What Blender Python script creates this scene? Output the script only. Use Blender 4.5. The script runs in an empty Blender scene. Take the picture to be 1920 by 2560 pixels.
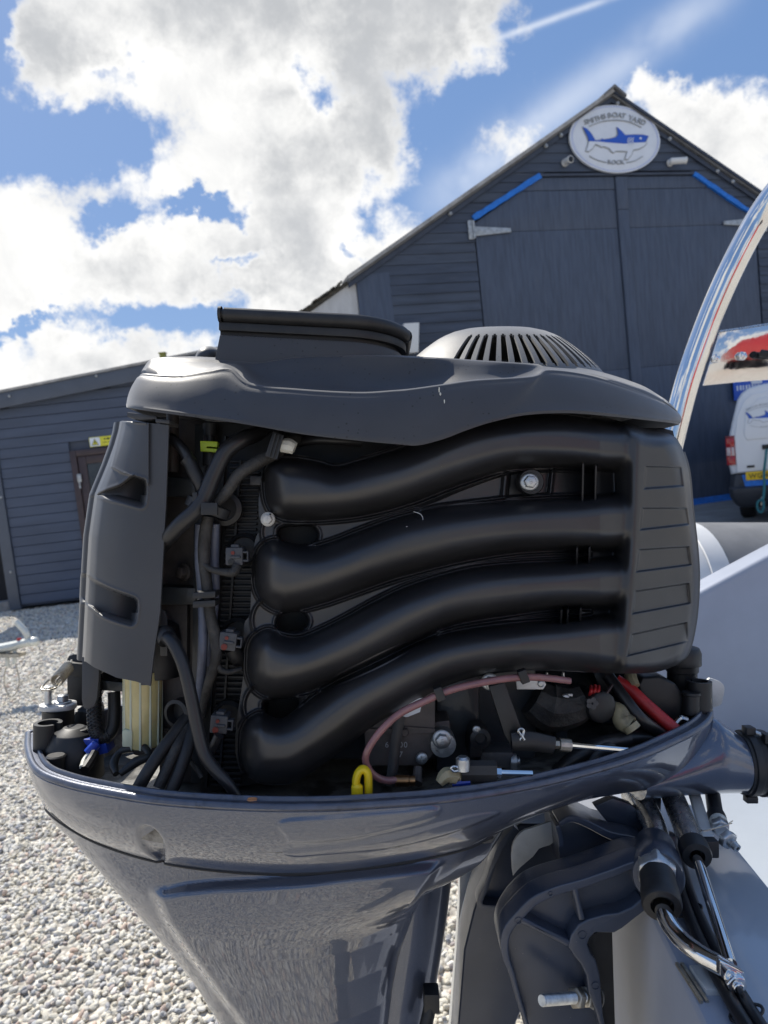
import bpy, bmesh, math, random
import numpy as np
from mathutils import Vector, Matrix, Quaternion
rnd = random.Random(7)
nrs = np.random.RandomState(11)
rad = math.radians
SC = bpy.context.scene
COL = SC.collection

# ------------------------------------------------------------ camera
F, CX, CY = 1775.0, 960.0, 1280.0            # focal length in units of a 1920 x 2560 frame
PITCH, ROLL = rad(4.6), rad(6.3)
CAM = Vector((0, 0, 1.45))
FWD = Vector((0, math.cos(PITCH), -math.sin(PITCH)))
_up0 = Vector((0, math.sin(PITCH), math.cos(PITCH)))
RGT = Vector((1, 0, 0)) * math.cos(ROLL) - _up0 * math.sin(ROLL)
UPV = Vector((1, 0, 0)) * math.sin(ROLL) + _up0 * math.cos(ROLL)
cd = bpy.data.cameras.new('camera')
cam = bpy.data.objects.new('camera', cd)
COL.objects.link(cam)
cam.matrix_world = Matrix(((RGT.x, UPV.x, -FWD.x, CAM.x), (RGT.y, UPV.y, -FWD.y, CAM.y), (RGT.z, UPV.z, -FWD.z, CAM.z), (0, 0, 0, 1)))
cd.sensor_fit = 'VERTICAL'
cd.sensor_height = 9.89
cd.sensor_width = 9.89
cd.lens = 6.858
cd.clip_start = 0.02
cd.clip_end = 2000
cd.dof.use_dof = True
cd.dof.focus_distance = 0.665
cd.dof.aperture_fstop = 3.2
SC.camera = cam

# ------------------------------------------------------------ light
SUN_EL, SUN_AZ = rad(50), rad(-34)           # azimuth from +Y towards +X
sun_dir = Vector((math.sin(SUN_AZ) * math.cos(SUN_EL), math.cos(SUN_AZ) * math.cos(SUN_EL), math.sin(SUN_EL)))
sd = bpy.data.lights.new('sun', 'SUN')
sd.energy = 5.0
sd.angle = rad(0.55)
sd.color = (1.0, 0.945, 0.85)
sun = bpy.data.objects.new('sun', sd)
COL.objects.link(sun)
sun.rotation_euler = sun_dir.to_track_quat('Z', 'Y').to_euler()
sun.location = (0, 0, 30)

SC.view_settings.view_transform = 'Standard'
SC.view_settings.look = 'None'
SC.view_settings.gamma = 1
SC.view_settings.use_curve_mapping = False
SC.view_settings.exposure = 0.3
SC.cycles.max_bounces = 10
SC.cycles.caustics_reflective = False
SC.cycles.caustics_refractive = False
SC.cycles.sample_clamp_indirect = 6
SC.cycles.use_denoising = True

world = bpy.data.worlds.new('World')
SC.world = world
world.use_nodes = True
NT = world.node_tree
NT.nodes.clear()


class NB:
    """tiny helper for node graphs"""
    def __init__(s, nt):
        s.nt = nt

    def n(s, typ, **kw):
        nd = s.nt.nodes.new(typ)
        for k, v in kw.items():
            setattr(nd, k, v)
        return nd

    def put(s, sock, v):
        if hasattr(v, 'is_output') or isinstance(v, bpy.types.NodeSocket):
            s.nt.links.new(v, sock)
        elif v is not None:
            sock.default_value = v

    def m(s, op, a, b=None, c=None, clamp=False):
        nd = s.n('ShaderNodeMath', operation=op, use_clamp=clamp)
        s.put(nd.inputs[0], a)
        if b is not None:
            s.put(nd.inputs[1], b)
        if c is not None:
            s.put(nd.inputs[2], c)
        return nd.outputs[0]

    def vm(s, op, a, b=None):
        nd = s.n('ShaderNodeVectorMath', operation=op)
        s.put(nd.inputs[0], a)
        if b is not None:
            s.put(nd.inputs[1], b)
        return nd.outputs['Value'] if op in ('DOT_PRODUCT', 'LENGTH') else nd.outputs[0]

    def smooth(s, x, a, b):
        nd = s.n('ShaderNodeMapRange', interpolation_type='SMOOTHSTEP')
        s.put(nd.inputs[0], x)
        nd.inputs[1].default_value = a
        nd.inputs[2].default_value = b
        return nd.outputs[0]

    def noise(s, vec, scale, detail=4, rough=0.55, dist=0.0, lac=2.0):
        nd = s.n('ShaderNodeTexNoise')
        if vec is not None:
            s.put(nd.inputs['Vector'], vec)
        nd.inputs['Scale'].default_value = scale
        nd.inputs['Detail'].default_value = detail
        nd.inputs['Roughness'].default_value = rough
        nd.inputs['Distortion'].default_value = dist
        return nd.outputs['Fac']

    def mix(s, fac, a, b, blend='MIX'):
        nd = s.n('ShaderNodeMix', data_type='RGBA', blend_type=blend)
        s.put(nd.inputs[0], fac)
        s.put(nd.inputs[6], a)
        s.put(nd.inputs[7], b)
        return nd.outputs[2]


def sky():
    g = NB(NT)
    tc = g.n('ShaderNodeTexCoord').outputs['Generated']
    D = g.vm('NORMALIZE', tc)
    st = g.n('ShaderNodeTexSky', sky_type='NISHITA')
    st.sun_disc = False
    st.sun_elevation = SUN_EL
    st.sun_rotation = SUN_AZ
    st.air_density = 1.0
    st.dust_density = 0.6
    st.ozone_density = 1.6
    # the cloud field: banks of cumulus at fixed bearings of the sky, broken up by noise
    df = g.m('MAXIMUM', g.vm('DOT_PRODUCT', D, tuple(FWD)), 0.05)
    u = g.m('DIVIDE', g.vm('DOT_PRODUCT', D, tuple(RGT)), df)
    v = g.m('DIVIDE', g.vm('DOT_PRODUCT', D, tuple(UPV)), df)
    # warp for ragged outlines
    wn = g.n('ShaderNodeTexNoise')
    g.put(wn.inputs['Vector'], D)
    wn.inputs['Scale'].default_value = 9
    wn.inputs['Detail'].default_value = 5
    wn.inputs['Roughness'].default_value = 0.6
    ws = g.n('ShaderNodeSeparateColor')
    g.put(ws.inputs[0], wn.outputs['Color'])
    wn2 = g.n('ShaderNodeTexNoise')
    g.put(wn2.inputs['Vector'], D)
    wn2.inputs['Scale'].default_value = 34
    wn2.inputs['Detail'].default_value = 6
    wn2.inputs['Roughness'].default_value = 0.65
    ws2 = g.n('ShaderNodeSeparateColor')
    g.put(ws2.inputs[0], wn2.outputs['Color'])
    warp = lambda c, k: g.m('ADD', g.m('MULTIPLY', g.m('SUBTRACT', ws.outputs[k], 0.5), 0.19), g.m('MULTIPLY', g.m('SUBTRACT', ws2.outputs[k], 0.5), 0.075))
    uw = g.m('ADD', u, warp(u, 0))
    vw = g.m('ADD', v, warp(v, 1))
    blobs = [(560, 20, 470, 190, 1.5), (640, 300, 230, 300, 1.5), (850, 360, 160, 120, 1.3), (1090, 20, 210, 105, 1.2),
             (190, 100, 190, 140, .95), (120, 530, 270, 130, 1.0), (330, 680, 520, 120, 1.15), (800, 620, 290, 130, 1.05),
             (180, 900, 430, 85, 1.05), (780, 745, 240, 70, .9), (1900, 390, 250, 150, 1.1), (1290, 375, 110, 60, .55),
             (1610, 265, 80, 45, .55), (430, 470, 150, 130, .8), (960, 560, 130, 90, .5), (1740, 330, 110, 60, .7), (100, 760, 300, 60, .7), (560, 960, 500, 60, .8)]
    holes = [(280, 140, 60, 45, .55), (275, 540, 85, 55, .95), (490, 525, 95, 36, 1.0), (420, 800, 190, 48, .95), (200, 310, 190, 75, 1.0), (590, 690, 90, 22, .5), (815, 245, 70, 55, .55), (70, 800, 140, 20, .7), (930, 520, 60, 60, .5), (20, 60, 45, 200, .9), (880, 640, 40, 30, .5)]
    acc, gap = None, None
    for (bx, by, rx, ry, w) in blobs + [(a, b, c, d, -e) for (a, b, c, d, e) in holes]:
        du = g.m('MULTIPLY', g.m('SUBTRACT', uw, (bx - CX) / F), F / rx)
        dv = g.m('MULTIPLY', g.m('SUBTRACT', vw, (CY - by) / F), F / ry)
        r2 = g.m('ADD', g.m('MULTIPLY', du, du), g.m('MULTIPLY', dv, dv))
        if w > 0:
            e = g.m('MULTIPLY', g.m('EXPONENT', g.m('MULTIPLY', r2, -1.0)), w)
            acc = e if acc is None else g.m('ADD', acc, e)
        else:
            e = g.m('SUBTRACT', 1.0, g.m('MULTIPLY', g.m('EXPONENT', g.m('MULTIPLY', r2, -1.0)), -w))
            gap = e if gap is None else g.m('MULTIPLY', gap, e)
    acc = g.m('SUBTRACT', 1.0, g.m('EXPONENT', g.m('MULTIPLY', acc, -1.25)))
    acc = g.m('MULTIPLY', acc, gap)
    fb = g.noise(D, 7.5, 9, 0.62, 0.25)
    fb2 = g.noise(D, 30, 9, 0.66, 0.2)
    # away from those bearings the same kind of cloud goes on all round
    front = g.smooth(g.vm('DOT_PRODUCT', D, tuple((FWD + UPV * 0.35).normalized())), 0.70, 0.86)
    gen = g.smooth(g.noise(D, 2.6, 7, 0.58, 0.3), 0.49, 0.66)
    body = g.m('ADD', g.m('MULTIPLY', acc, front), g.m('MULTIPLY', gen, g.m('SUBTRACT', 1.0, front)))
    dens = g.m('ADD', body, g.m('ADD', g.m('MULTIPLY', g.m('SUBTRACT', fb, 0.5), 1.05), g.m('MULTIPLY', g.m('SUBTRACT', fb2, 0.5), 0.75)))
    mask = g.smooth(dens, 0.27, 0.68)
    # thin vapour trails
    def streak(x0, y0, x1, y1, wid, amp, nscale):
        ax, ay, bx, by = (x0 - CX) / F, (CY - y0) / F, (x1 - CX) / F, (CY - y1) / F
        L_ = math.hypot(bx - ax, by - ay)
        tx, ty = (bx - ax) / L_, (by - ay) / L_
        along = g.m('ADD', g.m('MULTIPLY', g.m('SUBTRACT', u, ax), tx), g.m('MULTIPLY', g.m('SUBTRACT', v, ay), ty))
        across = g.m('ADD', g.m('MULTIPLY', g.m('SUBTRACT', u, ax), -ty), g.m('MULTIPLY', g.m('SUBTRACT', v, ay), tx))
        across = g.m('ADD', across, g.m('MULTIPLY', g.m('SUBTRACT', fb, 0.5), wid / F * 0.8))
        q = g.m('MULTIPLY', across, F / wid)
        e = g.m('EXPONENT', g.m('MULTIPLY', g.m('MULTIPLY', q, q), -1.0))
        lo = g.smooth(along, -0.03, 0.10)
        hi = g.m('SUBTRACT', 1.0, g.smooth(along, L_ - 0.05, L_ + 0.12))
        return g.m('MULTIPLY', g.m('MULTIPLY', e, g.m('MULTIPLY', lo, hi)), g.m('MULTIPLY', g.smooth(g.noise(D, nscale, 4, .6), .25, .6), amp))
    s1 = streak(1060, 520, 1760, 10, 48, 0.42, 6)
    s2 = streak(955, 200, 1600, -30, 9, 0.55, 10)
    s3 = streak(1040, 560, 1300, 330, 60, 0.30, 9)
    veil = g.m('MULTIPLY', g.m('ADD', g.m('ADD', s1, s2), s3), 1.0, clamp=True)
    # clouds lit from behind: thin rims shine, thick hearts go grey
    thick = g.smooth(g.m('ADD', dens, g.m('MULTIPLY', g.m('SUBTRACT', g.noise(D, 5.0, 5, .5, .2), .5), 1.7)), 0.62, 1.30)
    lump = g.smooth(g.noise(D, 10, 9, .64, .5), .36, .68)
    ccol = g.mix(thick, (8.7, 8.65, 8.5, 1), (4.5, 4.65, 4.85, 1))
    ccol = g.mix(g.m('MULTIPLY', lump, 0.38), ccol, (5.0, 5.15, 5.4, 1))
    skyc = g.mix(0.7, st.outputs[0], (1.35, 2.55, 5.2, 1))
    out = g.mix(veil, skyc, (8.0, 8.4, 9.0, 1))
    out = g.mix(mask, out, ccol)
    bg = g.n('ShaderNodeBackground')
    g.put(bg.inputs[0], out)
    bg.inputs[1].default_value = 0.1
    wo = g.n('ShaderNodeOutputWorld')
    NT.links.new(bg.outputs[0], wo.inputs[0])


sky()
world.cycles.sampling_method = 'MANUAL'
world.cycles.sample_map_resolution = 1024


# ------------------------------------------------------------ placing
def ray(px, py):
    return RGT * ((px - CX) / F) + FWD + UPV * ((CY - py) / F)


def W(px, py, d):
    return CAM + ray(px, py) * d


def PX(pts, d):
    if isinstance(d, (int, float)):
        return [W(x, y, d) for x, y in pts]
    return [W(p[0], p[1], q) for p, q in zip(pts, d)]


def L3(x, y, z):
    """a point by its offsets along the motor's own axes (right, across, up)"""
    return CAM + RGT * x + FWD * y + UPV * z


def ground(px, py, z=0.0):
    r = ray(px, py)
    return CAM + r * ((z - CAM.z) / r.z)


def project(p):
    q = p - CAM
    d = q.dot(FWD)
    return CX + q.dot(RGT) / d * F, CY - q.dot(UPV) / d * F, d


class Face:
    """an upright plane: s along it, h up, o out of it"""
    def __init__(s, O, theta):
        s.O = Vector((O.x, O.y, 0))
        s.t = Vector((math.cos(theta), math.sin(theta), 0))
        s.n = Vector((math.sin(theta), -math.cos(theta), 0))

    def pix(s, px, py, o=0.0):
        r = ray(px, py)
        k = ((s.O + s.n * o - CAM).dot(s.n)) / r.dot(s.n)
        P = CAM + r * k
        return (P - s.O).dot(s.t), P.z

    def pt(s, a, h, o=0.0):
        return s.O + s.t * a + s.n * o + Vector((0, 0, h))


def cr(pts, per=8, closed=False):
    """Catmull-Rom through points (any dimension)"""
    P = np.array([list(p) for p in pts], float)
    n = len(P)
    out = []
    segs = n if closed else n - 1
    for i in range(segs):
        if closed:
            a, b, c, d = P[(i - 1) % n], P[i], P[(i + 1) % n], P[(i + 2) % n]
        else:
            b, c = P[i], P[i + 1]
            a = P[i - 1] if i > 0 else 2 * b - c
            d = P[i + 2] if i + 2 < n else 2 * c - b
        for k in range(per):
            t = k / per
            out.append(0.5 * ((2 * b) + (-a + c) * t + (2 * a - 5 * b + 4 * c - d) * t * t + (-a + 3 * b - 3 * c + d) * t ** 3))
    if not closed:
        out.append(P[-1])
    return out


def V3(l):
    return [Vector(p) for p in l]


ROOT = {}


def tag(o, label=None, cat=None, group=None, kind=None):
    if label:
        o['label'] = label
    if cat:
        o['category'] = cat
    if group:
        o['group'] = group
    if kind:
        o['kind'] = kind
    return o


def empty(name, loc, label, cat, group=None):
    o = bpy.data.objects.new(name, None)
    COL.objects.link(o)
    o.location = loc
    o.empty_display_size = 0.05
    ROOT[o.name] = Vector(loc)
    return tag(o, label, cat, group)


class MB:
    def __init__(s):
        s.v, s.f, s.mi = [], [], []

    def add(s, vs, fs, mi=0):
        b = len(s.v)
        s.v.extend([Vector(p) for p in vs])
        s.f.extend([tuple(i + b for i in f) for f in fs])
        s.mi.extend([mi] * len(fs))
        return s

    def box8(s, p, mi=0):
        return s.add(p, [(0, 3, 2, 1), (4, 5, 6, 7), (0, 1, 5, 4), (1, 2, 6, 5), (2, 3, 7, 6), (3, 0, 4, 7)], mi)

    def obox(s, c, ax, ay, az, mi=0):
        c = Vector(c)
        p = [c - ax - ay - az, c + ax - ay - az, c + ax + ay - az, c - ax + ay - az, c - ax - ay + az, c + ax - ay + az, c + ax + ay + az, c - ax + ay + az]
        return s.box8(p, mi)

    def mbox(s, x0, x1, y0, y1, z0, z1, mi=0):
        """box along the motor's axes"""
        return s.obox(L3((x0 + x1) / 2, (y0 + y1) / 2, (z0 + z1) / 2), RGT * ((x1 - x0) / 2), FWD * ((y1 - y0) / 2), UPV * ((z1 - z0) / 2), mi)

    def fbox(s, fc, s0, s1, h0, h1, o0, o1, mi=0):
        p = [fc.pt(s0, h0, o1), fc.pt(s1, h0, o1), fc.pt(s1, h0, o0), fc.pt(s0, h0, o0), fc.pt(s0, h1, o1), fc.pt(s1, h1, o1), fc.pt(s1, h1, o0), fc.pt(s0, h1, o0)]
        return s.box8(p, mi)

    def loft(s, rings, closed=True, cap0=True, cap1=True, mi=0):
        n = len(rings[0])
        vs = [p for r in rings for p in r]
        fs = []
        for i in range(len(rings) - 1):
            for j in range(n if closed else n - 1):
                k = (j + 1) % n
                fs.append((i * n + j, i * n + k, (i + 1) * n + k, (i + 1) * n + j))
        if cap0:
            fs.append(tuple(range(n - 1, -1, -1)))
        if cap1:
            b = (len(rings) - 1) * n
            fs.append(tuple(b + j for j in range(n)))
        return s.add(vs, fs, mi)

    def tube(s, pts, r, n=12, per=6, closed=False, cap=True, mi=0, raw=False, flat=1.0):
        pts = V3(pts) if raw else V3(cr(pts, per, closed))
        m = len(pts)
        if isinstance(r, (int, float)):
            R = [r] * m
        else:
            q = np.linspace(0, len(r) - 1, m)
            R = np.interp(q, range(len(r)), r)
        rings = []
        N = None
        for i in range(m):
            a = pts[i - 1] if i > 0 else (pts[-1] if closed else pts[0])
            b = pts[i + 1] if i < m - 1 else (pts[0] if closed else pts[-1])
            T = (b - a).normalized()
            if N is None:
                N = T.orthogonal().normalized()
                if abs(T.dot(FWD)) < 0.9:
                    N = (FWD - T * T.dot(FWD)).normalized()
            else:
                N = (N - T * N.dot(T)).normalized()
            B = T.cross(N)
            rings.append([pts[i] + (N * math.cos(2 * math.pi * k / n) * flat + B * math.sin(2 * math.pi * k / n)) * R[i] for k in range(n)])
        if closed:
            rings.append(rings[0])
        return s.loft(rings, True, cap and not closed, cap and not closed, mi)

    def lathe(s, o, axis, prof, n=24, mi=0, cap=True, a0=0.0, a1=2 * math.pi):
        o = Vector(o)
        ax = Vector(axis).normalized()
        N = ax.orthogonal().normalized()
        if abs(ax.dot(UPV)) < 0.9:
            N = (UPV - ax * ax.dot(UPV)).normalized()
        B = ax.cross(N)
        full = abs(a1 - a0 - 2 * math.pi) < 1e-6
        m = n if full else n + 1
        rings = [[o + ax * h + (N * math.cos(a0 + (a1 - a0) * k / n) + B * math.sin(a0 + (a1 - a0) * k / n)) * r for k in range(m)] for r, h in prof]
        return s.loft(rings, full, cap and full, cap and full, mi)

    def prism(s, front, back, mi=0):
        n = len(front)
        fs = [tuple(range(n)), tuple(range(2 * n - 1, n - 1, -1))]
        for i in range(n):
            j = (i + 1) % n
            fs.append((j, i, n + i, n + j))
        return s.add(list(front) + list(back), fs, mi)

    def pxprism(s, poly, d0, d1, mi=0):
        """an outline seen at depth d0, carried straight back to depth d1"""
        fr = PX(poly, d0)
        return s.prism(fr, [p + FWD * (d1 - d0) for p in fr], mi)

    def ball(s, c, ax, ay, az, n=16, m=10, mi=0):
        rings = []
        c = Vector(c)
        for i in range(m + 1):
            th = math.pi * (0.002 + 0.996 * i / m)
            rings.append([c + ax * (math.sin(th) * math.cos(2 * math.pi * k / n)) + ay * (math.sin(th) * math.sin(2 * math.pi * k / n)) + az * math.cos(th) for k in range(n)])
        return s.loft(rings, True, True, True, mi)

    def build(s, name, mats, parent=None, bevel=0.0, seg=2, angle=32, smooth=True, recalc=True, label=None, normals=None):
        me = bpy.data.meshes.new(name)
        off = ROOT.get(parent.name, Vector()) if parent else Vector()
        me.from_pydata([tuple(p - off) for p in s.v], [], s.f)
        if not isinstance(mats, (list, tuple)):
            mats = [mats]
        for m in mats:
            me.materials.append(m)
        if len(mats) > 1:
            me.polygons.foreach_set('material_index', s.mi)
        if recalc or bevel:
            bm = bmesh.new()
            bm.from_mesh(me)
            if recalc:
                bmesh.ops.recalc_face_normals(bm, faces=bm.faces)
            if bevel:
                es = [e for e in bm.edges if len(e.link_faces) == 2 and e.calc_face_angle(0) > rad(28)]
                bmesh.ops.bevel(bm, geom=es, offset=bevel, offset_type='OFFSET', segments=seg, profile=0.6, affect='EDGES', clamp_overlap=True)
            bm.to_mesh(me)
            bm.free()
        if smooth:
            me.polygons.foreach_set('use_smooth', [True] * len(me.polygons))
            me.set_sharp_from_angle(angle=rad(angle))
        me.update()
        o = bpy.data.objects.new(name, me)
        COL.objects.link(o)
        if parent:
            o.parent = parent
        ROOT[o.name] = off
        if label:
            o['label'] = label
        return o
# ------------------------------------------------------------ materials
def mat(name, col, rough=0.5, metal=0.0, spec=0.5, coat=0.0, coat_rough=0.05, var=0.0, var_scale=6.0, bump=0.0, bump_scale=300.0,
        rvar=0.0, sheen=0.0, speck=None, trans=0.0, ior=1.5, aniso=None, stretch=None, emis=None, sss=0.0, dirt=None, flake=0.0, bdist=0.001):
    m = bpy.data.materials.new(name)
    m.use_nodes = True
    g = NB(m.node_tree)
    b = m.node_tree.nodes['Principled BSDF']
    b.inputs['Roughness'].default_value = rough
    b.inputs['Metallic'].default_value = metal
    b.inputs['Specular IOR Level'].default_value = spec
    b.inputs['Coat Weight'].default_value = coat
    b.inputs['Coat Roughness'].default_value = coat_rough
    if coat >= 1.0:
        b.inputs['Coat IOR'].default_value = 1.6
    b.inputs['Transmission Weight'].default_value = trans
    b.inputs['IOR'].default_value = ior
    if sheen:
        b.inputs['Sheen Weight'].default_value = sheen
        b.inputs['Sheen Roughness'].default_value = .45
    if sss:
        b.inputs['Subsurface Weight'].default_value = sss
        b.inputs['Subsurface Radius'].default_value = (0.02, 0.02, 0.012)
        b.inputs['Subsurface Scale'].default_value = 0.5
    tc = g.n('ShaderNodeTexCoord').outputs['Object']
    if stretch:
        mp = g.n('ShaderNodeMapping')
        g.put(mp.inputs['Vector'], tc)
        mp.inputs['Scale'].default_value = stretch
        tv = mp.outputs[0]
    else:
        tv = tc
    c4 = (col[0], col[1], col[2], 1)
    out = c4
    if var:
        nz = g.smooth(g.noise(tv, var_scale, 6, .6), .3, .7)
        out = g.mix(nz, tuple(x * (1 - var) for x in col) + (1,), tuple(min(1, x * (1 + var)) for x in col) + (1,))
    if flake:
        fl = g.noise(tc, 2600, 2, .5)
        out = g.mix(g.smooth(fl, .45, .75), out, tuple(min(1, x * (1 + flake)) for x in col) + (1,))
    if dirt:                                   # (colour, scale, low, high, amount)
        dn = g.smooth(g.noise(tv, dirt[1], 7, .65, .4), dirt[2], dirt[3])
        out = g.mix(g.m('MULTIPLY', dn, dirt[4]), out, tuple(dirt[0]) + (1,))
    if speck:                                  # (colour, scale, size, amount)
        vo = g.n('ShaderNodeTexVoronoi')
        g.put(vo.inputs['Vector'], tc)
        vo.inputs['Scale'].default_value = speck[1]
        dot = g.m('SUBTRACT', 1.0, g.smooth(vo.outputs['Distance'], speck[2] * .6, speck[2]))
        sp = g.n('ShaderNodeSeparateColor')
        g.put(sp.inputs[0], vo.outputs['Color'])
        keep = g.m('MULTIPLY', g.m('GREATER_THAN', sp.outputs[0], 1 - speck[3]), g.smooth(g.noise(tc, speck[1] * .12, 3, .5), .45, .62))
        out = g.mix(g.m('MULTIPLY', dot, keep), out, tuple(speck[0]) + (1,))
    g.put(b.inputs['Base Color'], out)
    if rvar:
        rn = g.noise(tv, var_scale * 2.3, 5, .6)
        mr = g.n('ShaderNodeMapRange')
        g.put(mr.inputs[0], rn)
        mr.inputs[1].default_value = .3
        mr.inputs[2].default_value = .7
        mr.inputs[3].default_value = max(0.02, rough - rvar)
        mr.inputs[4].default_value = min(1, rough + rvar)
        g.put(b.inputs['Roughness'], mr.outputs[0])
    if bump:
        bn = g.n('ShaderNodeBump')
        bn.inputs['Strength'].default_value = bump
        bn.inputs['Distance'].default_value = bdist
        g.put(bn.inputs['Height'], g.noise(tv, bump_scale, 4, .6))
        g.put(b.inputs['Normal'], bn.outputs[0])
    if emis:
        b.inputs['Emission Color'].default_value = tuple(emis[0]) + (1,)
        b.inputs['Emission Strength'].default_value = emis[1]
    return m


M = {}
M['black'] = mat('moulded black plastic', (.019, .019, .0215), .40, spec=.8, var=.25, var_scale=9, dirt=((.045, .044, .042), 14, .5, .8, .35), bump=.12, bump_scale=1400, rvar=.06, bdist=.0004,
                 speck=((.16, .16, .16), 260, .10, .05))
M['black_soft'] = mat('black plastic trim', (.016, .0165, .018), .48, var=.3, var_scale=30, bump=.1, bump_scale=900, bdist=.0005, dirt=((.07, .066, .06), 18, .55, .8, .25))
M['cover'] = mat('grained charcoal plastic', (.040, .042, .049), .45, spec=.5, sheen=.30, var=.10, var_scale=12, bump=.22, bump_scale=1500, rvar=.05, bdist=.0004,
                 speck=((.012, .012, .012), 190, .21, .7))
M['dome'] = mat('dusty plastic with painted sun', (.105, .105, .104), .5, sheen=.3, var=.14, var_scale=30, bump=.25, bump_scale=1300, bdist=.0005, speck=((.02, .02, .02), 240, .2, .6))  # dusty, but the base is also paler than the cover to paint in sunlight
M['sidecover'] = mat('smooth charcoal plastic', (.047, .049, .055), .46, spec=.5, sheen=.1, var=.08, var_scale=10, bump=.14, bump_scale=1500, rvar=.05, bdist=.0004,
                     speck=((.3, .3, .3), 60, .05, .05))
M['rubber'] = mat('black rubber', (.017, .017, .018), .5, var=.3, var_scale=40, bump=.1, bump_scale=500, dirt=((.08, .075, .07), 25, .55, .8, .25))
M['hose'] = mat('smooth black hose', (.016, .016, .018), .36, var=.2, var_scale=30, bump=.05, bump_scale=400)
M['tape'] = mat('wrinkled loom tape', (.030, .029, .028), .6, var=.5, var_scale=60, bump=.7, bump_scale=260, bdist=.002, dirt=((.10, .085, .06), 60, .55, .75, .5))
M['greytube'] = mat('grey blue tubing', (.105, .12, .165), .45, var=.2, var_scale=50, bump=.25, bump_scale=500, speck=((.35, .37, .4), 500, .2, .2))
M['paint'] = mat('metallic blue grey paint', (.076, .090, .128), .32, metal=.45, coat=1.0, coat_rough=.015, flake=.6, var=.05, var_scale=8, bump=.05, bump_scale=60, bdist=.0005)
M['rim'] = mat('worn rim paint', (.088, .098, .13), .38, metal=.45, coat=.5, coat_rough=.15, var=.15, var_scale=70, bump=.25, bump_scale=900, dirt=((.035, .031, .03), 55, .54, .72, .55))
M['bracket'] = mat('dark blue grey casting paint', (.040, .051, .078), .34, coat=.4, coat_rough=.2, var=.12, var_scale=14, bump=.18, bump_scale=500, rvar=.06, speck=((.22, .21, .2), 320, .13, .12), bdist=.0006)
M['engine'] = mat('brown grey engine casting', (.085, .074, .070), .55, metal=.15, var=.25, var_scale=25, bump=.3, bump_scale=420, dirt=((.03, .026, .024), 30, .5, .75, .6))
M['engine_dark'] = mat('dark engine paint', (.028, .033, .038), .42, coat=.2, var=.3, var_scale=22, bump=.2, bump_scale=300)
M['enginegrey'] = mat('grey engine casting', (.075, .078, .084), .45, metal=.2, var=.2, var_scale=22, bump=.2, bump_scale=400)
M['chrome'] = mat('polished stainless', (.78, .78, .77), .045, metal=1.0, var=.04, var_scale=12, bump=.03, bump_scale=22, bdist=.002, rvar=.02)
M['mirror'] = mat('polished plate', (.72, .71, .70), .06, metal=1.0, var=.06, var_scale=9, bump=.12, bump_scale=9, bdist=.004, rvar=.03)
M['steel'] = mat('dull stainless', (.56, .56, .55), .26, metal=1.0, var=.18, var_scale=60, bump=.12, bump_scale=500, rvar=.1)
M['zinc'] = mat('zinc plated steel', (.52, .54, .55), .36, metal=.9, var=.2, var_scale=120, bump=.2, bump_scale=900, rvar=.1)
M['stain'] = mat('weathered steel', (.42, .39, .33), .38, metal=.85, var=.3, var_scale=80, bump=.25, bump_scale=400, dirt=((.16, .09, .04), 70, .5, .7, .5))
M['brass'] = mat('old brass', (.34, .20, .10), .35, metal=1.0, var=.3, var_scale=60)
M['alu'] = mat('bare aluminium', (.62, .62, .60), .45, metal=.25, var=.12, var_scale=40, bump=.2, bump_scale=350, dirt=((.25, .21, .16), 22, .6, .8, .3))
M['pan_floor'] = mat('grimy pan floor', (.27, .265, .25), .35, metal=.35, var=.3, var_scale=30, bump=.35, bump_scale=160, dirt=((.04, .037, .033), 26, .45, .62, .85), bdist=.002)
M['yellow'] = mat('yellow plastic', (.72, .52, .012), .38, var=.1, var_scale=40)
M['lime'] = mat('lime plastic', (.50, .66, .02), .42, var=.05)
M['red'] = mat('red sleeve', (.42, .02, .022), .42, var=.2, var_scale=40, bump=.1)
M['blue'] = mat('blue plastic', (.012, .05, .36), .35, var=.15, var_scale=40)
M['cream'] = mat('aged cream plastic', (.30, .26, .16), .45, var=.25, var_scale=60, dirt=((.05, .04, .03), 50, .52, .7, .6))
M['cup'] = mat('amber filter cup', (.62, .53, .25), .25, sss=.6, var=.18, var_scale=22, coat=.3)
M['cuprib'] = mat('pale filter rib', (.58, .62, .46), .35, sss=.3, var=.1)
M['pinktube'] = mat('pink clear tube', (.50, .24, .24), .16, trans=.5, ior=1.35, coat=.6, var=.12, var_scale=60)
M['white_cap'] = mat('white cap', (.66, .66, .60), .5, var=.2, var_scale=90, dirt=((.2, .17, .12), 90, .5, .7, .6))
M['connector'] = mat('grey connector', (.055, .057, .064), .45, var=.15, var_scale=80)
M['orange'] = mat('orange seal', (.16, .02, .012), .5)
M['mark'] = mat('pale print', (.36, .37, .38), .6)
M['gelcoat'] = mat('white gelcoat', (.40, .44, .49), .18, coat=.5, coat_rough=.05, var=.04, var_scale=5, dirt=((.42, .40, .36), 7, .62, .8, .15), bump=.03, bump_scale=12, bdist=.003,
                   speck=((.06, .05, .04), 26, .045, .2))
M['greygel'] = mat('grey gelcoat', (.34, .37, .44), .42, coat=.1, coat_rough=.2, var=.06, var_scale=8, bump=.03, bump_scale=20, bdist=.002, dirt=((.2, .2, .21), 14, .6, .8, .3))
M['tubefab'] = mat('grey boat fabric', (.20, .20, .20), .62, var=.10, var_scale=12, bump=.3, bump_scale=500)
M['tubeend'] = mat('pale tube end', (.68, .68, .67), .5, var=.06, var_scale=8)
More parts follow.
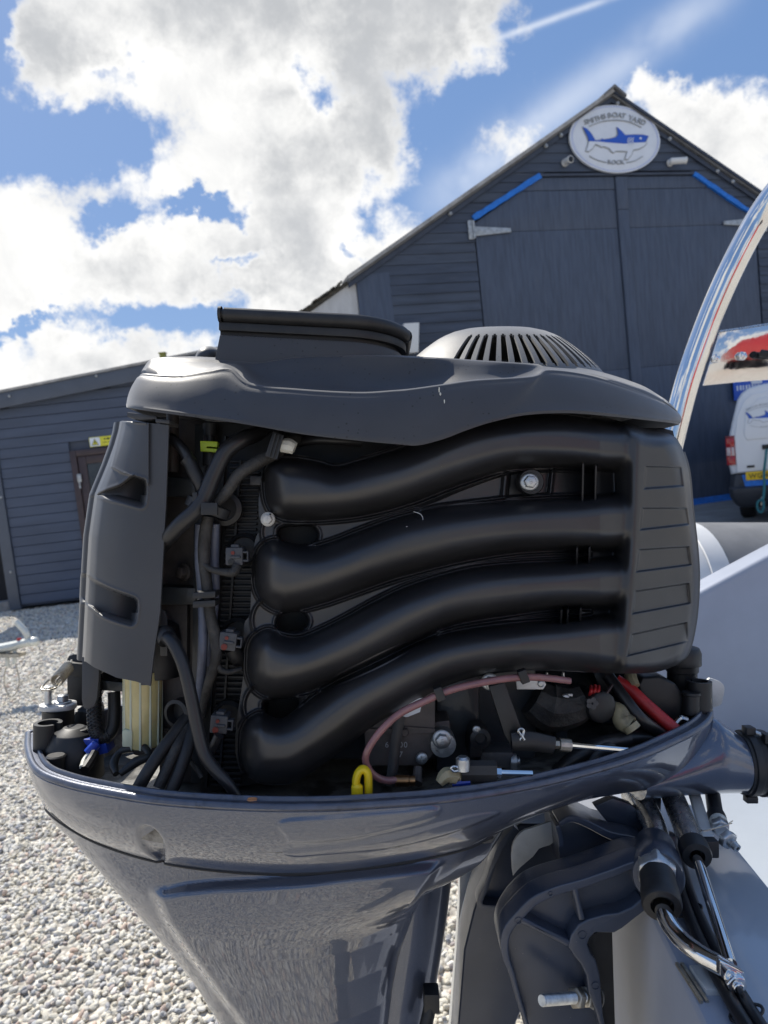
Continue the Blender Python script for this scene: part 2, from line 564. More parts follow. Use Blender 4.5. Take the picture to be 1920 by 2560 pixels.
M['clad'] = mat('dark blue grey boards', (.049, .064, .096), .6, var=.22, var_scale=3.5, bump=.35, bump_scale=40, bdist=.004, stretch=(.3, .3, 3), dirt=((.10, .11, .13), 6, .55, .8, .6))
M['clad_b'] = mat('faded blue grey boards', (.060, .076, .108), .62, var=.22, var_scale=3.5, bump=.35, bump_scale=40, bdist=.004, stretch=(.3, .3, 3), dirt=((.03, .036, .05), 5, .5, .8, .5))
M['ply'] = mat('painted plywood', (.066, .086, .128), .62, var=.16, var_scale=5, bump=.25, bump_scale=60, bdist=.003, stretch=(5, 5, .45), dirt=((.10, .118, .155), 3.2, .5, .78, .55))
M['trimdark'] = mat('dark trim board', (.044, .056, .084), .55, var=.15, var_scale=6, bump=.2, bump_scale=60)
M['cabin'] = mat('slate blue cladding', (.064, .084, .130), .55, var=.12, var_scale=2.5, bump=.2, bump_scale=50, stretch=(.4, .4, 3), bdist=.003)
M['fascia'] = mat('grey fascia', (.080, .096, .126), .5, var=.08, var_scale=4)
M['roofedge'] = mat('pale roof edging', (.36, .35, .33), .5, var=.25, var_scale=5, dirt=((.15, .12, .10), 9, .5, .7, .5))
M['roofing'] = mat('grey roof sheet', (.16, .16, .16), .7, var=.25, var_scale=5, bump=.3, bump_scale=60)
M['moss'] = mat('mossy slate edge', (.07, .065, .05), .85, var=.5, var_scale=25, bump=.9, bump_scale=40, bdist=.02, dirt=((.16, .11, .07), 18, .5, .7, .6))
M['plaster'] = mat('white lime plaster', (.58, .58, .57), .8, var=.14, var_scale=3, bump=.3, bump_scale=40, dirt=((.32, .30, .28), 3, .5, .75, .6), stretch=(2, 2, .7))
M['bluepaint'] = mat('bright blue paint', (.012, .17, .62), .5, var=.15, var_scale=15, bump=.3, bump_scale=60)
M['brown'] = mat('brown door frame', (.050, .032, .034), .4, var=.15, var_scale=12)
M['glass'] = mat('dark window glass', (.03, .032, .03), .06, spec=.8, var=.5, var_scale=3, dirt=((.25, .16, .08), 2.2, .62, .68, .7))
M['signwhite'] = mat('white sign board', (.72, .76, .82), .4, var=.03)
M['signblue'] = mat('blue sign paint', (.02, .10, .52), .4, var=.05)
M['signgrey'] = mat('grey sign relief', (.32, .34, .36), .5, var=.05)
M['paleblue'] = mat('pale blue line', (.32, .40, .72), .4)
M['hiviz'] = mat('yellow sign', (.70, .66, .05), .5, var=.05)
M['camwhite'] = mat('white camera shell', (.72, .72, .70), .35)
M['lens'] = mat('dark lens', (.01, .01, .012), .1)
M['galv'] = mat('galvanised hinge', (.40, .42, .43), .45, metal=.6, var=.25, var_scale=25, dirt=((.2, .13, .1), 18, .55, .75, .4))
M['van'] = mat('white van paint', (.74, .765, .79), .3, coat=.8, coat_rough=.06, var=.02)
M['vandark'] = mat('dark bumper plastic', (.035, .038, .045), .5, var=.1)
M['tyre'] = mat('tyre rubber', (.018, .018, .018), .75, var=.2, bump=.2)
M['lampred'] = mat('red lamp lens', (.40, .008, .015), .12, coat=.6)
M['lampclear'] = mat('clear lamp lens', (.55, .47, .47), .12, coat=.6)
M['plate'] = mat('yellow plate', (.80, .52, .005), .35)
M['ink'] = mat('black ink', (.012, .012, .012), .5)
M['rope'] = mat('teal rope', (.03, .17, .19), .7, bump=.8, bump_scale=300, bdist=.003)
M['concrete'] = mat('concrete apron', (.30, .295, .285), .85, var=.15, var_scale=2.5, bump=.4, bump_scale=60, bdist=.004, dirt=((.16, .15, .14), 1.3, .5, .7, .5))
M['fence'] = mat('black stained timber', (.012, .012, .014), .7, var=.3, var_scale=6)
M['leaf'] = mat('dried brown leaf', (.30, .16, .09), .7, var=.3, var_scale=90, bump=.6, bump_scale=200)
M['trailer'] = mat('pale galvanised trailer', (.60, .62, .58), .4, metal=.3, var=.15, var_scale=14)
M['hullred'] = mat('red hull paint', (.42, .025, .028), .25, coat=.6, var=.1, var_scale=2)
M['post'] = mat('yellow green post', (.30, .29, .06), .6, var=.1)
M['stone'] = mat('granite block', (.30, .29, .28), .85, var=.2, var_scale=12, bump=.6, bump_scale=40, bdist=.01)


def pebble_mat():
    m = bpy.data.materials.new('pebble')
    m.use_nodes = True
    g = NB(m.node_tree)
    b = m.node_tree.nodes['Principled BSDF']
    oi = g.n('ShaderNodeObjectInfo')
    cr_ = g.n('ShaderNodeValToRGB')
    g.put(cr_.inputs[0], oi.outputs['Random'])
    e = cr_.color_ramp.elements
    cols = [(0, (.25, .25, .26)), (.07, (.42, .42, .43)), (.16, (.66, .61, .50)), (.42, (.77, .72, .60)), (.58, (.64, .62, .57)), (.72, (.80, .77, .69)), (.82, (.62, .46, .36)), (.87, (.34, .36, .40)), (.92, (.80, .78, .72)), (1, (.82, .79, .72))]
    while len(e) < len(cols):
        e.new(.5)
    for q, (p, c) in zip(e, cols):
        q.position = p
        q.color = c + (1,)
    tc = g.n('ShaderNodeTexCoord').outputs['Object']
    nz = g.smooth(g.noise(tc, 1.4, 6, .65), .3, .75)
    out = g.mix(g.m('MULTIPLY', nz, .3), cr_.outputs[0], (.40, .36, .30, 1))
    g.put(b.inputs['Base Color'], out)
    b.inputs['Roughness'].default_value = .75
    bn = g.n('ShaderNodeBump')
    bn.inputs['Strength'].default_value = .35
    bn.inputs['Distance'].default_value = .15
    g.put(bn.inputs['Height'], g.noise(tc, 5, 5, .6))
    g.put(b.inputs['Normal'], bn.outputs[0])
    return m


def gravel_mat():
    m = bpy.data.materials.new('gravel ground')
    m.use_nodes = True
    g = NB(m.node_tree)
    b = m.node_tree.nodes['Principled BSDF']
    tc = g.n('ShaderNodeTexCoord').outputs['Object']
    vo = g.n('ShaderNodeTexVoronoi')
    g.put(vo.inputs['Vector'], tc)
    vo.inputs['Scale'].default_value = 44
    sp = g.n('ShaderNodeSeparateColor')
    g.put(sp.inputs[0], vo.outputs['Color'])
    cr_ = g.n('ShaderNodeValToRGB')
    g.put(cr_.inputs[0], sp.outputs[0])
    e = cr_.color_ramp.elements
    cols = [(0, (.26, .25, .25)), (.15, (.50, .48, .43)), (.5, (.74, .69, .58)), (.75, (.66, .63, .57)), (.88, (.50, .44, .38)), (1, (.78, .75, .68))]
    while len(e) < len(cols):
        e.new(.5)
    for q, (p, c) in zip(e, cols):
        q.position = p
        q.color = c + (1,)
    gap = g.smooth(vo.outputs['Distance'], .35, .75)
    out = g.mix(g.m('MULTIPLY', gap, .8), cr_.outputs[0], (.24, .215, .18, 1))
    big = g.smooth(g.noise(tc, .7, 4, .6), .35, .7)
    out = g.mix(g.m('MULTIPLY', big, .18), out, (.34, .32, .29, 1))
    g.put(b.inputs['Base Color'], out)
    b.inputs['Roughness'].default_value = .85
    bn = g.n('ShaderNodeBump')
    bn.inputs['Strength'].default_value = .9
    bn.inputs['Distance'].default_value = .012
    g.put(bn.inputs['Height'], g.m('SUBTRACT', 1.0, vo.outputs['Distance']))
    g.put(b.inputs['Normal'], bn.outputs[0])
    return m


M['pebble'] = pebble_mat()
M['gravel'] = gravel_mat()
# ------------------------------------------------------------ lettering
_glyph = {}


def glyph(ch):
    if ch not in _glyph:
        cu = bpy.data.curves.new('glyph', 'FONT')
        cu.body = ch
        cu.size = 1.0
        cu.resolution_u = 3
        ob = bpy.data.objects.new('glyph', cu)
        COL.objects.link(ob)
        dg = bpy.context.evaluated_depsgraph_get()
        me = ob.evaluated_get(dg).to_mesh()
        vs = [(v.co.x, v.co.y) for v in me.vertices]
        fs = [tuple(p.vertices) for p in me.polygons]
        ob.evaluated_get(dg).to_mesh_clear()
        bpy.data.objects.remove(ob)
        bpy.data.curves.remove(cu)
        _glyph[ch] = (vs, fs)
    return _glyph[ch]


def add_text(mb, chars, place, size, thick, mi=0, bold=0.0):
    """chars: list of (char, centre x, centre y, rotation); place(x, y, out) -> world"""
    for ch, x, y, a in chars:
        if ch == ' ':
            continue
        vs, fs = glyph(ch)
        x0, x1 = min(v[0] for v in vs), max(v[0] for v in vs)
        ca, sa = math.cos(a), math.sin(a)
        b = []
        for vx, vy in vs:
            lx, ly = (vx - (x0 + x1) / 2) * size, (vy - 0.35 if ch != "'" else vy - .35) * size
            b.append((x + lx * ca - ly * sa, y + lx * sa + ly * ca))
        n = len(b)
        top = [place(p[0], p[1], thick) for p in b]
        mb.add(top, fs, mi)
        # sides from boundary edges
        cnt = {}
        for f in fs:
            for i in range(len(f)):
                e = (f[i], f[(i + 1) % len(f)])
                cnt[e] = 1
        for (p, q) in list(cnt):
            if (q, p) not in cnt:
                mb.add([place(b[p][0], b[p][1], thick), place(b[q][0], b[q][1], thick), place(b[q][0], b[q][1], 0), place(b[p][0], b[p][1], 0)], [(0, 1, 2, 3)], mi)


def line_text(s, x, y, size, gap=0.08, ang=0.0):
    out = []
    cx = x
    for ch in s:
        if ch == ' ':
            cx += size * .35
            continue
        vs, _ = glyph(ch)
        w = (max(v[0] for v in vs) - min(v[0] for v in vs)) * size
        out.append((ch, cx + w / 2, y, ang))
        cx += w + gap * size
    return out, cx


# ------------------------------------------------------------ ground
g_ = MB()
R_ = 400
g_.add([(-R_, -R_, 0), (R_, -R_, 0), (R_, R_, 0), (-R_, R_, 0)], [(0, 1, 2, 3)])
tag(g_.build('gravel_ground', M['gravel']), kind='structure')

F1 = Face(ground(1734, 1263), rad(14))       # the boat shed front
F2 = Face(ground(54, 1527), rad(4))          # the cabin front

c_ = MB()
p0, p1 = F1.pt(-3.5, .004, 3.9), F1.pt(9, .004, 5.2)
p2, p3 = F1.pt(9, .004, -.3), F1.pt(-3.5, .004, -.3)
for q in (p0, p1, p2, p3):
    q.z = .004
c_.add([p0, p1, p2, p3], [(0, 1, 2, 3)])
tag(c_.build('concrete_apron', M['concrete']), kind='structure')


def pebbles():
    pts, siz = [], []

    def fill(x0, x1, y0, y1, dens, keep, s):
        n = int((x1 - x0) * (y1 - y0) * dens)
        x = nrs.uniform(x0, x1, n)
        y = nrs.uniform(y0, y1, n)
        k = keep(x, y)
        pts.append(np.stack([x[k], y[k]], 1))
        siz.append(nrs.uniform(.75, 1.35, k.sum()) * s)
    fill(-3.2, 1.6, .7, 3.4, 4300, lambda x, y: x > -1.0 * y - .4, 1.0)
    fill(-4.2, .4, 3.4, 5.6, 3000, lambda x, y: x < .3, 1.12)
    fill(-5.6, -.6, 5.6, 8.9, 1500, lambda x, y: x < -.1 * y, 1.35)
    fill(-2.2, 2.2, -1.6, .7, 2300, lambda x, y: x * x + y * y < 5, 1.15)
    P = np.concatenate(pts)
    S = np.concatenate(siz)
    n = len(P)
    me = bpy.data.meshes.new('gravel')
    z = nrs.uniform(-.002, .008, n)
    me.from_pydata(np.column_stack([P, z]).tolist(), [], [])
    at = me.attributes.new('rot', 'FLOAT_VECTOR', 'POINT')
    at.data.foreach_set('vector', np.column_stack([nrs.normal(0, .5, n), nrs.normal(0, .5, n), nrs.uniform(0, 6.28, n)]).astype(np.float32).ravel())
    at = me.attributes.new('scl', 'FLOAT_VECTOR', 'POINT')
    a = .0090 * S
    at.data.foreach_set('vector', np.column_stack([a * nrs.uniform(.9, 1.5, n), a * nrs.uniform(.75, 1.1, n), a * nrs.uniform(.5, .85, n)]).astype(np.float32).ravel())
    me.materials.append(M['pebble'])
    ob = bpy.data.objects.new('gravel', me)
    COL.objects.link(ob)
    tag(ob, kind='stuff')
    ng = bpy.data.node_groups.new('gravel scatter', 'GeometryNodeTree')
    ng.interface.new_socket('Geometry', in_out='INPUT', socket_type='NodeSocketGeometry')
    ng.interface.new_socket('Geometry', in_out='OUTPUT', socket_type='NodeSocketGeometry')
    N = ng.nodes
    gi, go = N.new('NodeGroupInput'), N.new('NodeGroupOutput')
    ico = N.new('GeometryNodeMeshIcoSphere')
    ico.inputs['Radius'].default_value = 1
    ico.inputs['Subdivisions'].default_value = 2
    sp = N.new('GeometryNodeSetPosition')
    nz = N.new('ShaderNodeTexNoise')
    nz.inputs['Scale'].default_value = 1.1
    vs = N.new('ShaderNodeVectorMath')
    vs.operation = 'SUBTRACT'
    vs.inputs[1].default_value = (.5, .5, .5)
    vm = N.new('ShaderNodeVectorMath')
    vm.operation = 'SCALE'
    vm.inputs['Scale'].default_value = 1.3
    sm = N.new('GeometryNodeSetShadeSmooth')
    stm = N.new('GeometryNodeSetMaterial')
    stm.inputs['Material'].default_value = M['pebble']
    ip = N.new('GeometryNodeInstanceOnPoints')
    ar, as_ = N.new('GeometryNodeInputNamedAttribute'), N.new('GeometryNodeInputNamedAttribute')
    for q, nm in ((ar, 'rot'), (as_, 'scl')):
        q.data_type = 'FLOAT_VECTOR'
        q.inputs['Name'].default_value = nm
    e2r = N.new('FunctionNodeEulerToRotation')
    K = ng.links.new
    K(ico.outputs[0], sp.inputs['Geometry'])
    K(nz.outputs['Color'], vs.inputs[0])
    K(vs.outputs[0], vm.inputs[0])
    K(vm.outputs[0], sp.inputs['Offset'])
    K(sp.outputs[0], sm.inputs['Geometry'])
    K(sm.outputs[0], stm.inputs['Geometry'])
    K(gi.outputs[0], ip.inputs['Points'])
    K(stm.outputs[0], ip.inputs['Instance'])
    K(ar.outputs['Attribute'], e2r.inputs[0])
    K(e2r.outputs[0], ip.inputs['Rotation'])
    K(as_.outputs['Attribute'], ip.inputs['Scale'])
    K(ip.outputs[0], go.inputs[0])
    md = ob.modifiers.new('scatter', 'NODES')
    md.node_group = ng


pebbles()


# ------------------------------------------------------------ the boat shed
def boat_shed():
    root = empty('boat_shed', F1.pt(0, 0), 'tall gabled boat shed clad in dark blue grey boards with double barn doors', 'building')
    sa, ha = F1.pix(1522, 246)
    sl, hl = F1.pix(742, 798)
    sr, hr = F1.pix(1900, 502)
    kl, kr = (ha - hl) / (sa - sl), (ha - hr) / (sr - sa)
    s_end = sa + (ha - 2.6) / kr
    s_beg = sl - .7
    SL = lambda h: sa - (ha - h) / kl
    SR = lambda h: min(sa + (ha - h) / kr, s_end)
    dl, h_dl = F1.pix(1184, 556)
    dr = F1.pix(1893, 640)[0]
    ctl, hdt = F1.pix(1350, 441)
    ctr, hdt2 = F1.pix(1733, 437)
    hdt = (hdt + hdt2) / 2
    cr_s, cr_h = F1.pix(1862, 528)
    kcr = (hdt - cr_h) / (cr_s - ctr)
    h_dr = hdt - kcr * (dr - ctr)

    def door_l(h):
        return dl if h <= h_dl else dl + (ctl - dl) * (h - h_dl) / (hdt - h_dl)

    def door_r(h):
        return dr if h <= h_dr else ctr + (hdt - h) / kcr
    s_ply0 = F1.pix(892, 720)[0]
    s_ply1, _ = F1.pix(977, 740)
    h_ply = F1.pix(930, 692)[1]
    pitch = .148
    core = MB()
    outl = [(s_ply0, 0), (s_end, 0), (s_end, SR_h := 2.6), (sa, ha - .05), (s_ply0, ha - .05 - (sa - s_ply0) * kl)]
    core.prism([F1.pt(a, b, -.10) for a, b in outl], [F1.pt(a, b, -.25) for a, b in outl])
    core.build('wall_core', M['trimdark'], root)
    # boards, one by one
    rr = random.Random(3)
    h = .12
    while h < ha - .08:
        h1 = min(h + pitch, ha - .03)
        spans = []
        lo = s_ply1 if h < h_ply else None
        L0, L1 = (lo if lo is not None else SL(h) + .02), (lo if lo is not None else SL(h1) + .02)
        if h1 < SR_h:
            R0 = R1 = s_end
        else:
            R0, R1 = SR(h) - .02, SR(h1) - .02
        if h > hdt + .01:
            if R1 - L1 > 3.4:
                k = rr.uniform(.35, .65)
                a, b = L0 + (R0 - L0) * k, L0 + (R0 - L0) * k
                spans += [(L0, a - .003, L1, b - .003), (a + .003, R0, b + .003, R1)]
            else:
                spans.append((L0, R0, L1, R1))
        else:
            spans.append((L0, door_l(h) - .015, L1, door_l(h1) - .015))
            spans.append((door_r(h) + .015, R0, door_r(h1) + .015, R1))
        for a0, b0, a1, b1 in spans:
            if b0 - a0 < .03:
                continue
            if b1 - a1 < .01:
                m_ = (a1 + b1) / 2
                a1, b1 = m_ - .005, m_ + .005
            j = rr.uniform(-.003, .003)
            o0, o1 = .024 + j, .006 + j
            mb = MB()
            e = rr.uniform(-.004, .004)
            hb, ht = h + e, h1 + .010
            mb.box8([F1.pt(a0, hb, o0), F1.pt(b0, hb, o0), F1.pt(b0, hb, -.02), F1.pt(a0, hb, -.02), F1.pt(a1, ht, o1), F1.pt(b1, ht, o1), F1.pt(b1, ht, -.02), F1.pt(a1, ht, -.02)])
            mb.build('cladding_board', M['clad'] if rr.random() < .7 else M['clad_b'], root, smooth=False, recalc=True)
        h += pitch
    # ply patch and plaster end on the left
    hp_top = SL and (ha - (sa - s_ply0) * kl - .03)
    q = [(s_ply0, 0), (s_ply1 + .01, 0), (s_ply1 + .01, h_ply + .05), (s_ply0, h_ply + .02)]
    mb = MB()
    mb.prism([F1.pt(a, b, .022) for a, b in q], [F1.pt(a, b, -.03) for a, b in q])
    mb.build('plywood_patch', M['ply'], root, bevel=.004)
    q = [(s_beg, 0), (s_ply0 - .004, 0), (s_ply0 - .004, hp_top), (s_beg, ha - (sa - s_beg) * kl - .03)]
    mb = MB()
    mb.prism([F1.pt(a, b, -.02) for a, b in q], [F1.pt(a, b, -.22) for a, b in q])
    mb.build('plaster_wall', M['plaster'], root, label='white plastered wall beside the boards')
    # doors
    s_mid0 = F1.pix(1534, 445)[0]
    s_mid1 = F1.pix(1562, 445)[0]
    hsplit = hdt - F1.pt(0, 0).z - .22

    def leaf(poly, hinge_left):
        # framed by three sheets of plywood, one above the other
        lv = MB()
        lv.prism([F1.pt(a, b, -.012) for a, b in poly], [F1.pt(a, b, -.05) for a, b in poly])
        return lv
    lp = [(dl + .01, .05), (s_mid0 - .006, .05), (s_mid0 - .006, hdt - .02), (ctl + .005, hdt - .02), (dl + .01, h_dl - .015)]
    rp = [(s_mid0 + .006, .05), (dr - .01, .05), (dr - .01, h_dr - .01), (ctr - .005, hdt - .02), (s_mid0 + .006, hdt - .02)]
    for poly, lo_s, hi_s, lab in ((lp, dl + .01, s_mid0 - .006, None), (rp, s_mid0 + .006, dr - .01, None)):
        d = leaf(poly, True).build('barn_door', M['trimdark'], root)
        # sheets
        cuts = [.05, 2.42, 4.7 if hdt > 5.2 else 4.2, hdt - .22, hdt - .02]
        for i in range(len(cuts) - 1):
            a, b = cuts[i], cuts[i + 1]
            pts = clip_band(poly, a + .003, b - .003)
            if len(pts) < 3:
                continue
            sh = MB()
            ins = .004
            o_ = .004 if i < len(cuts) - 2 else .012
            sh.prism([F1.pt(x, y, o_) for x, y in pts], [F1.pt(x, y, -.012) for x, y in pts])
            sh.build('plywood_sheet', M['ply'], d, bevel=.003)
    mb = MB()
    mb.fbox(F1, s_mid0 + .012, s_mid1, .05, hdt - .55, .005, .030)
    mb.fbox(F1, s_mid0 + .012, s_mid1 + .01, hdt - .545, hdt - .03, .005, .036)
    mb.build('meeting_post', M['ply'], root, bevel=.004)
    # lintel shadow board over the doors
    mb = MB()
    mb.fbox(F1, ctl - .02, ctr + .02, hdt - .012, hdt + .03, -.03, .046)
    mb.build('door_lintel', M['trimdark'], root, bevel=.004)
    # blue painted edges
    for (pa, pb, wd) in (((1180, 548), (1348, 441), .085), ((1731, 436), (1868, 530), .075)):
        a, b = F1.pix(*pa), F1.pix(*pb)
        v = Vector((b[0] - a[0], b[1] - a[1]))
        nrm = Vector((-v.y, v.x)).normalized()
        up, dn = [], []
        for i in range(15):
            t = i / 14
            w = wd * (.5 + rr.uniform(-.09, .10))
            w2 = wd * (.5 + rr.uniform(-.13, .13))
            up.append((a[0] + v.x * t + nrm.x * w, a[1] + v.y * t + nrm.y * w))
            dn.append((a[0] + v.x * t - nrm.x * w2, a[1] + v.y * t - nrm.y * w2))
        poly = up + dn[::-1]
        mb = MB()
        mb.prism([F1.pt(x, y, .052) for x, y in poly], [F1.pt(x, y, -.02) for x, y in poly])
        mb.build('blue_painted_edge', M['bluepaint'], root)
    # strap hinges
    for side in (0, 1):
        if side == 0:
            a, b, tip = F1.pix(1166, 553), F1.pix(1184, 600), F1.pix(1275, 577)
            s0, s1 = a[0], b[0]
            h0, h1 = b[1], a[1]
            st, hm = tip[0], tip[1]
        else:
            tip, hm_ = F1.pix(1806, 559), 0
            st, hm = tip[0], tip[1]
            s1, s0 = dr + .20, dr + .05
            h0, h1 = hm - .17, hm + .17
        mb = MB()
        mb.fbox(F1, min(s0, s1), max(s0, s1), h0, h1, .03, .045)
        sx = s1 if side == 0 else s0
        po = [(sx, hm - .075), (st, hm - .03), (st, hm + .03), (sx, hm + .075)]
        mb.prism([F1.pt(x, y, .040) for x, y in po], [F1.pt(x, y, .010) for x, y in po])
        hg = mb.build('strap_hinge', M['galv'], root, bevel=.004)
        for k in range(3):
            bb = MB()
            q = .18 + .3 * k
            bb.lathe(F1.pt(sx + (st - sx) * q, hm, .038), F1.n, [(.014, 0), (.014, .008), (.006, .012)], 8)
            bb.build('rivet', M['galv'], hg)
        bb = MB()
        bb.lathe(F1.pt(sx, h0 + .01, .05), Vector((0, 0, 1)), [(.02, 0), (.02, h1 - h0 - .02)], 10)
        bb.build('knuckle', M['galv'], hg)
    # roof
    depth = 14

    def slab(sx, hx, sy, hy, th, o_front, name, m_, back=depth, dz=0.0):
        v = Vector((sy - sx, hy - hx)).normalized()
        n_ = Vector((-v.y, v.x))
        if n_.y < 0:
            n_ = -n_
        q = [(sx, hx), (sy, hy), (sy + n_.x * th, hy + n_.y * th), (sx + n_.x * th, hx + n_.y * th)]
        mb = MB()
        mb.prism([F1.pt(a, b + dz, o_front) for a, b in q], [F1.pt(a, b + dz, -back) for a, b in q])
        return mb.build(name, m_, root)
    sbrk, hbrk = F1.pix(868, 700)
    slab(sbrk, ha - (sa - sbrk) * kl, sa + .01, ha, .035, .10, 'roof_slope', M['roofing'])
    slab(s_end + .1, ha - (s_end + .1 - sa) * kr, sa + .01, ha, .035, .10, 'roof_slope', M['roofing'])
    slab(s_beg - .3, ha - (sa - s_beg + .3) * kl - .02, sbrk, ha - (sa - sbrk) * kl - .02, .05, .02, 'roof_slope', M['moss'])
    slab(sbrk, ha - (sa - sbrk) * kl + .032, sa + .01, ha + .032, .05, .16, 'verge_trim', M['roofedge'], back=.3)
    slab(s_end + .1, ha - (s_end + .1 - sa) * kr + .032, sa + .01, ha + .032, .04, .13, 'verge_trim', M['trimdark'], back=.3)
    # uneven slates along the old eave
    v = Vector((sbrk - s_beg, (ha - (sa - sbrk) * kl) - (ha - (sa - s_beg) * kl)))
    for i in range(26):
        t = i / 26
        x, y = s_beg - .1 + v.x * t, ha - (sa - s_beg + .1) * kl + v.y * t + .03
        mb = MB()
        w = v.x / 26 * 1.1
        up = rr.uniform(0, .03)
        po = [(x, y + up), (x + w, y + w * kl + up), (x + w, y + w * kl + .03 + up), (x, y + .03 + up)]
        oo = rr.uniform(.03, .10)
        mb.prism([F1.pt(a, b, oo) for a, b in po], [F1.pt(a, b, -.4) for a, b in po])
        mb.build('slate', M['moss'], root, smooth=False)
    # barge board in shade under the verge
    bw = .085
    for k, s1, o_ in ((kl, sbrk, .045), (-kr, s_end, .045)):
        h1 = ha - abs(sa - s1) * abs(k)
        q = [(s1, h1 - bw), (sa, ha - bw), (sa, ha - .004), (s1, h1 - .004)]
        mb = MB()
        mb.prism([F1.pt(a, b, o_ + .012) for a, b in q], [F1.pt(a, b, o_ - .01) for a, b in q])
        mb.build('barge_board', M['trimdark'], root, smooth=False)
    # ridge cap
    mb = MB()
    q = [(sa - .22, ha - .22 * kl + .10), (sa, ha + .13), (sa + .2, ha - .2 * kr + .10), (sa + .2, ha - .2 * kr + .06), (sa, ha + .085), (sa - .22, ha - .22 * kl + .06)]
    mb.prism([F1.pt(a, b, .19) for a, b in q], [F1.pt(a, b, -depth) for a, b in q])
    mb.build('ridge_cap', M['roofing'], root)
    # side and back walls
    mb = MB()
    mb.fbox(F1, s_beg + .02, s_beg + .22, 0, ha - (sa - s_beg) * kl - .1, -depth + .3, -.24)
    mb.fbox(F1, s_end - .2, s_end - .02, 0, 2.5, -depth + .3, -.26)
    mb.fbox(F1, s_beg + .02, s_end - .02, 0, 2.4, -depth, -depth + .28)
    mb.build('side_wall', M['plaster'], root)
    # painted foot of the wall
    mb = MB()
    a = F1.pix(1700, 1255)[0]
    mb.fbox(F1, a - 2.2, s_end, .006, .115, .028, .05)
    mb.build('blue_painted_plinth', M['bluepaint'], root)
    # small bolts under the verge
    for (px, py) in ((1357, 346), (1395, 325), (1119, 513), (1784, 400), (1822, 426), (1665, 322), (1535, 232)):
        s, h_ = F1.pix(px, py)
        h_ = min(h_, ha - abs(sa - s) * (kl if s < sa else kr) - .05)
        mb = MB()
        mb.lathe(F1.pt(s, h_, .05), F1.n, [(.03, 0), (.035, .03), (.02, .05)], 10)
        mb.build('purlin_bolt', M['galv'], root)
    return root


def clip_band(poly, lo, hi):
    def clip(ps, keep, cut):
        out = []
        for i in range(len(ps)):
            a, b = ps[i], ps[(i + 1) % len(ps)]
            if keep(a):
                out.append(a)
            if keep(a) != keep(b):
                t = (cut - a[1]) / (b[1] - a[1])
                out.append((a[0] + (b[0] - a[0]) * t, cut))
        return out
    p = clip(poly, lambda q: q[1] >= lo, lo)
    return clip(p, lambda q: q[1] <= hi, hi) if p else []


boat_shed()

# outline of the shark, in the sign's own drawing units (0..1659 x 0..1261)
SHARK_TOP = [(305, 462), (365, 490), (430, 560), (475, 630), (505, 685), (600, 678), (622, 655), (640, 672), (760, 655), (860, 625), (890, 570), (868, 465), (940, 530), (1005, 598), (1150, 590), (1290, 592), (1385, 610), (1350, 680), (1325, 712), (1160, 720), (1000, 738), (850, 728), (700, 716), (560, 700), (405, 695), (385, 620), (345, 540)]
SHARK_BELLY = [(405, 695), (560, 700), (700, 716), (850, 728), (1000, 738), (1160, 720), (1325, 712), (1368, 722), (1310, 775), (1230, 815), (1135, 832), (1100, 920), (1045, 990), (1005, 985), (1045, 860), (960, 852), (850, 850), (815, 878), (780, 860), (740, 805), (650, 775), (615, 785), (590, 765), (505, 735), (460, 810), (400, 858), (358, 850), (390, 770)]


def offs(poly, d):
    n = len(poly)
    A = sum(poly[i][0] * poly[(i + 1) % n][1] - poly[(i + 1) % n][0] * poly[i][1] for i in range(n))
    sg = 1 if A > 0 else -1
    out = []
    for i in range(n):
        a, b, c = poly[i - 1], poly[i], poly[(i + 1) % n]
        e1, e2 = Vector((b[0] - a[0], b[1] - a[1])).normalized(), Vector((c[0] - b[0], c[1] - b[1])).normalized()
        nn = Vector((e1.y + e2.y, -e1.x - e2.x))
        if nn.length < .2:
            nn = Vector((e1.y, -e1.x))
        nn.normalize()
        out.append((b[0] + nn.x * d * sg, b[1] + nn.y * d * sg))
    return out


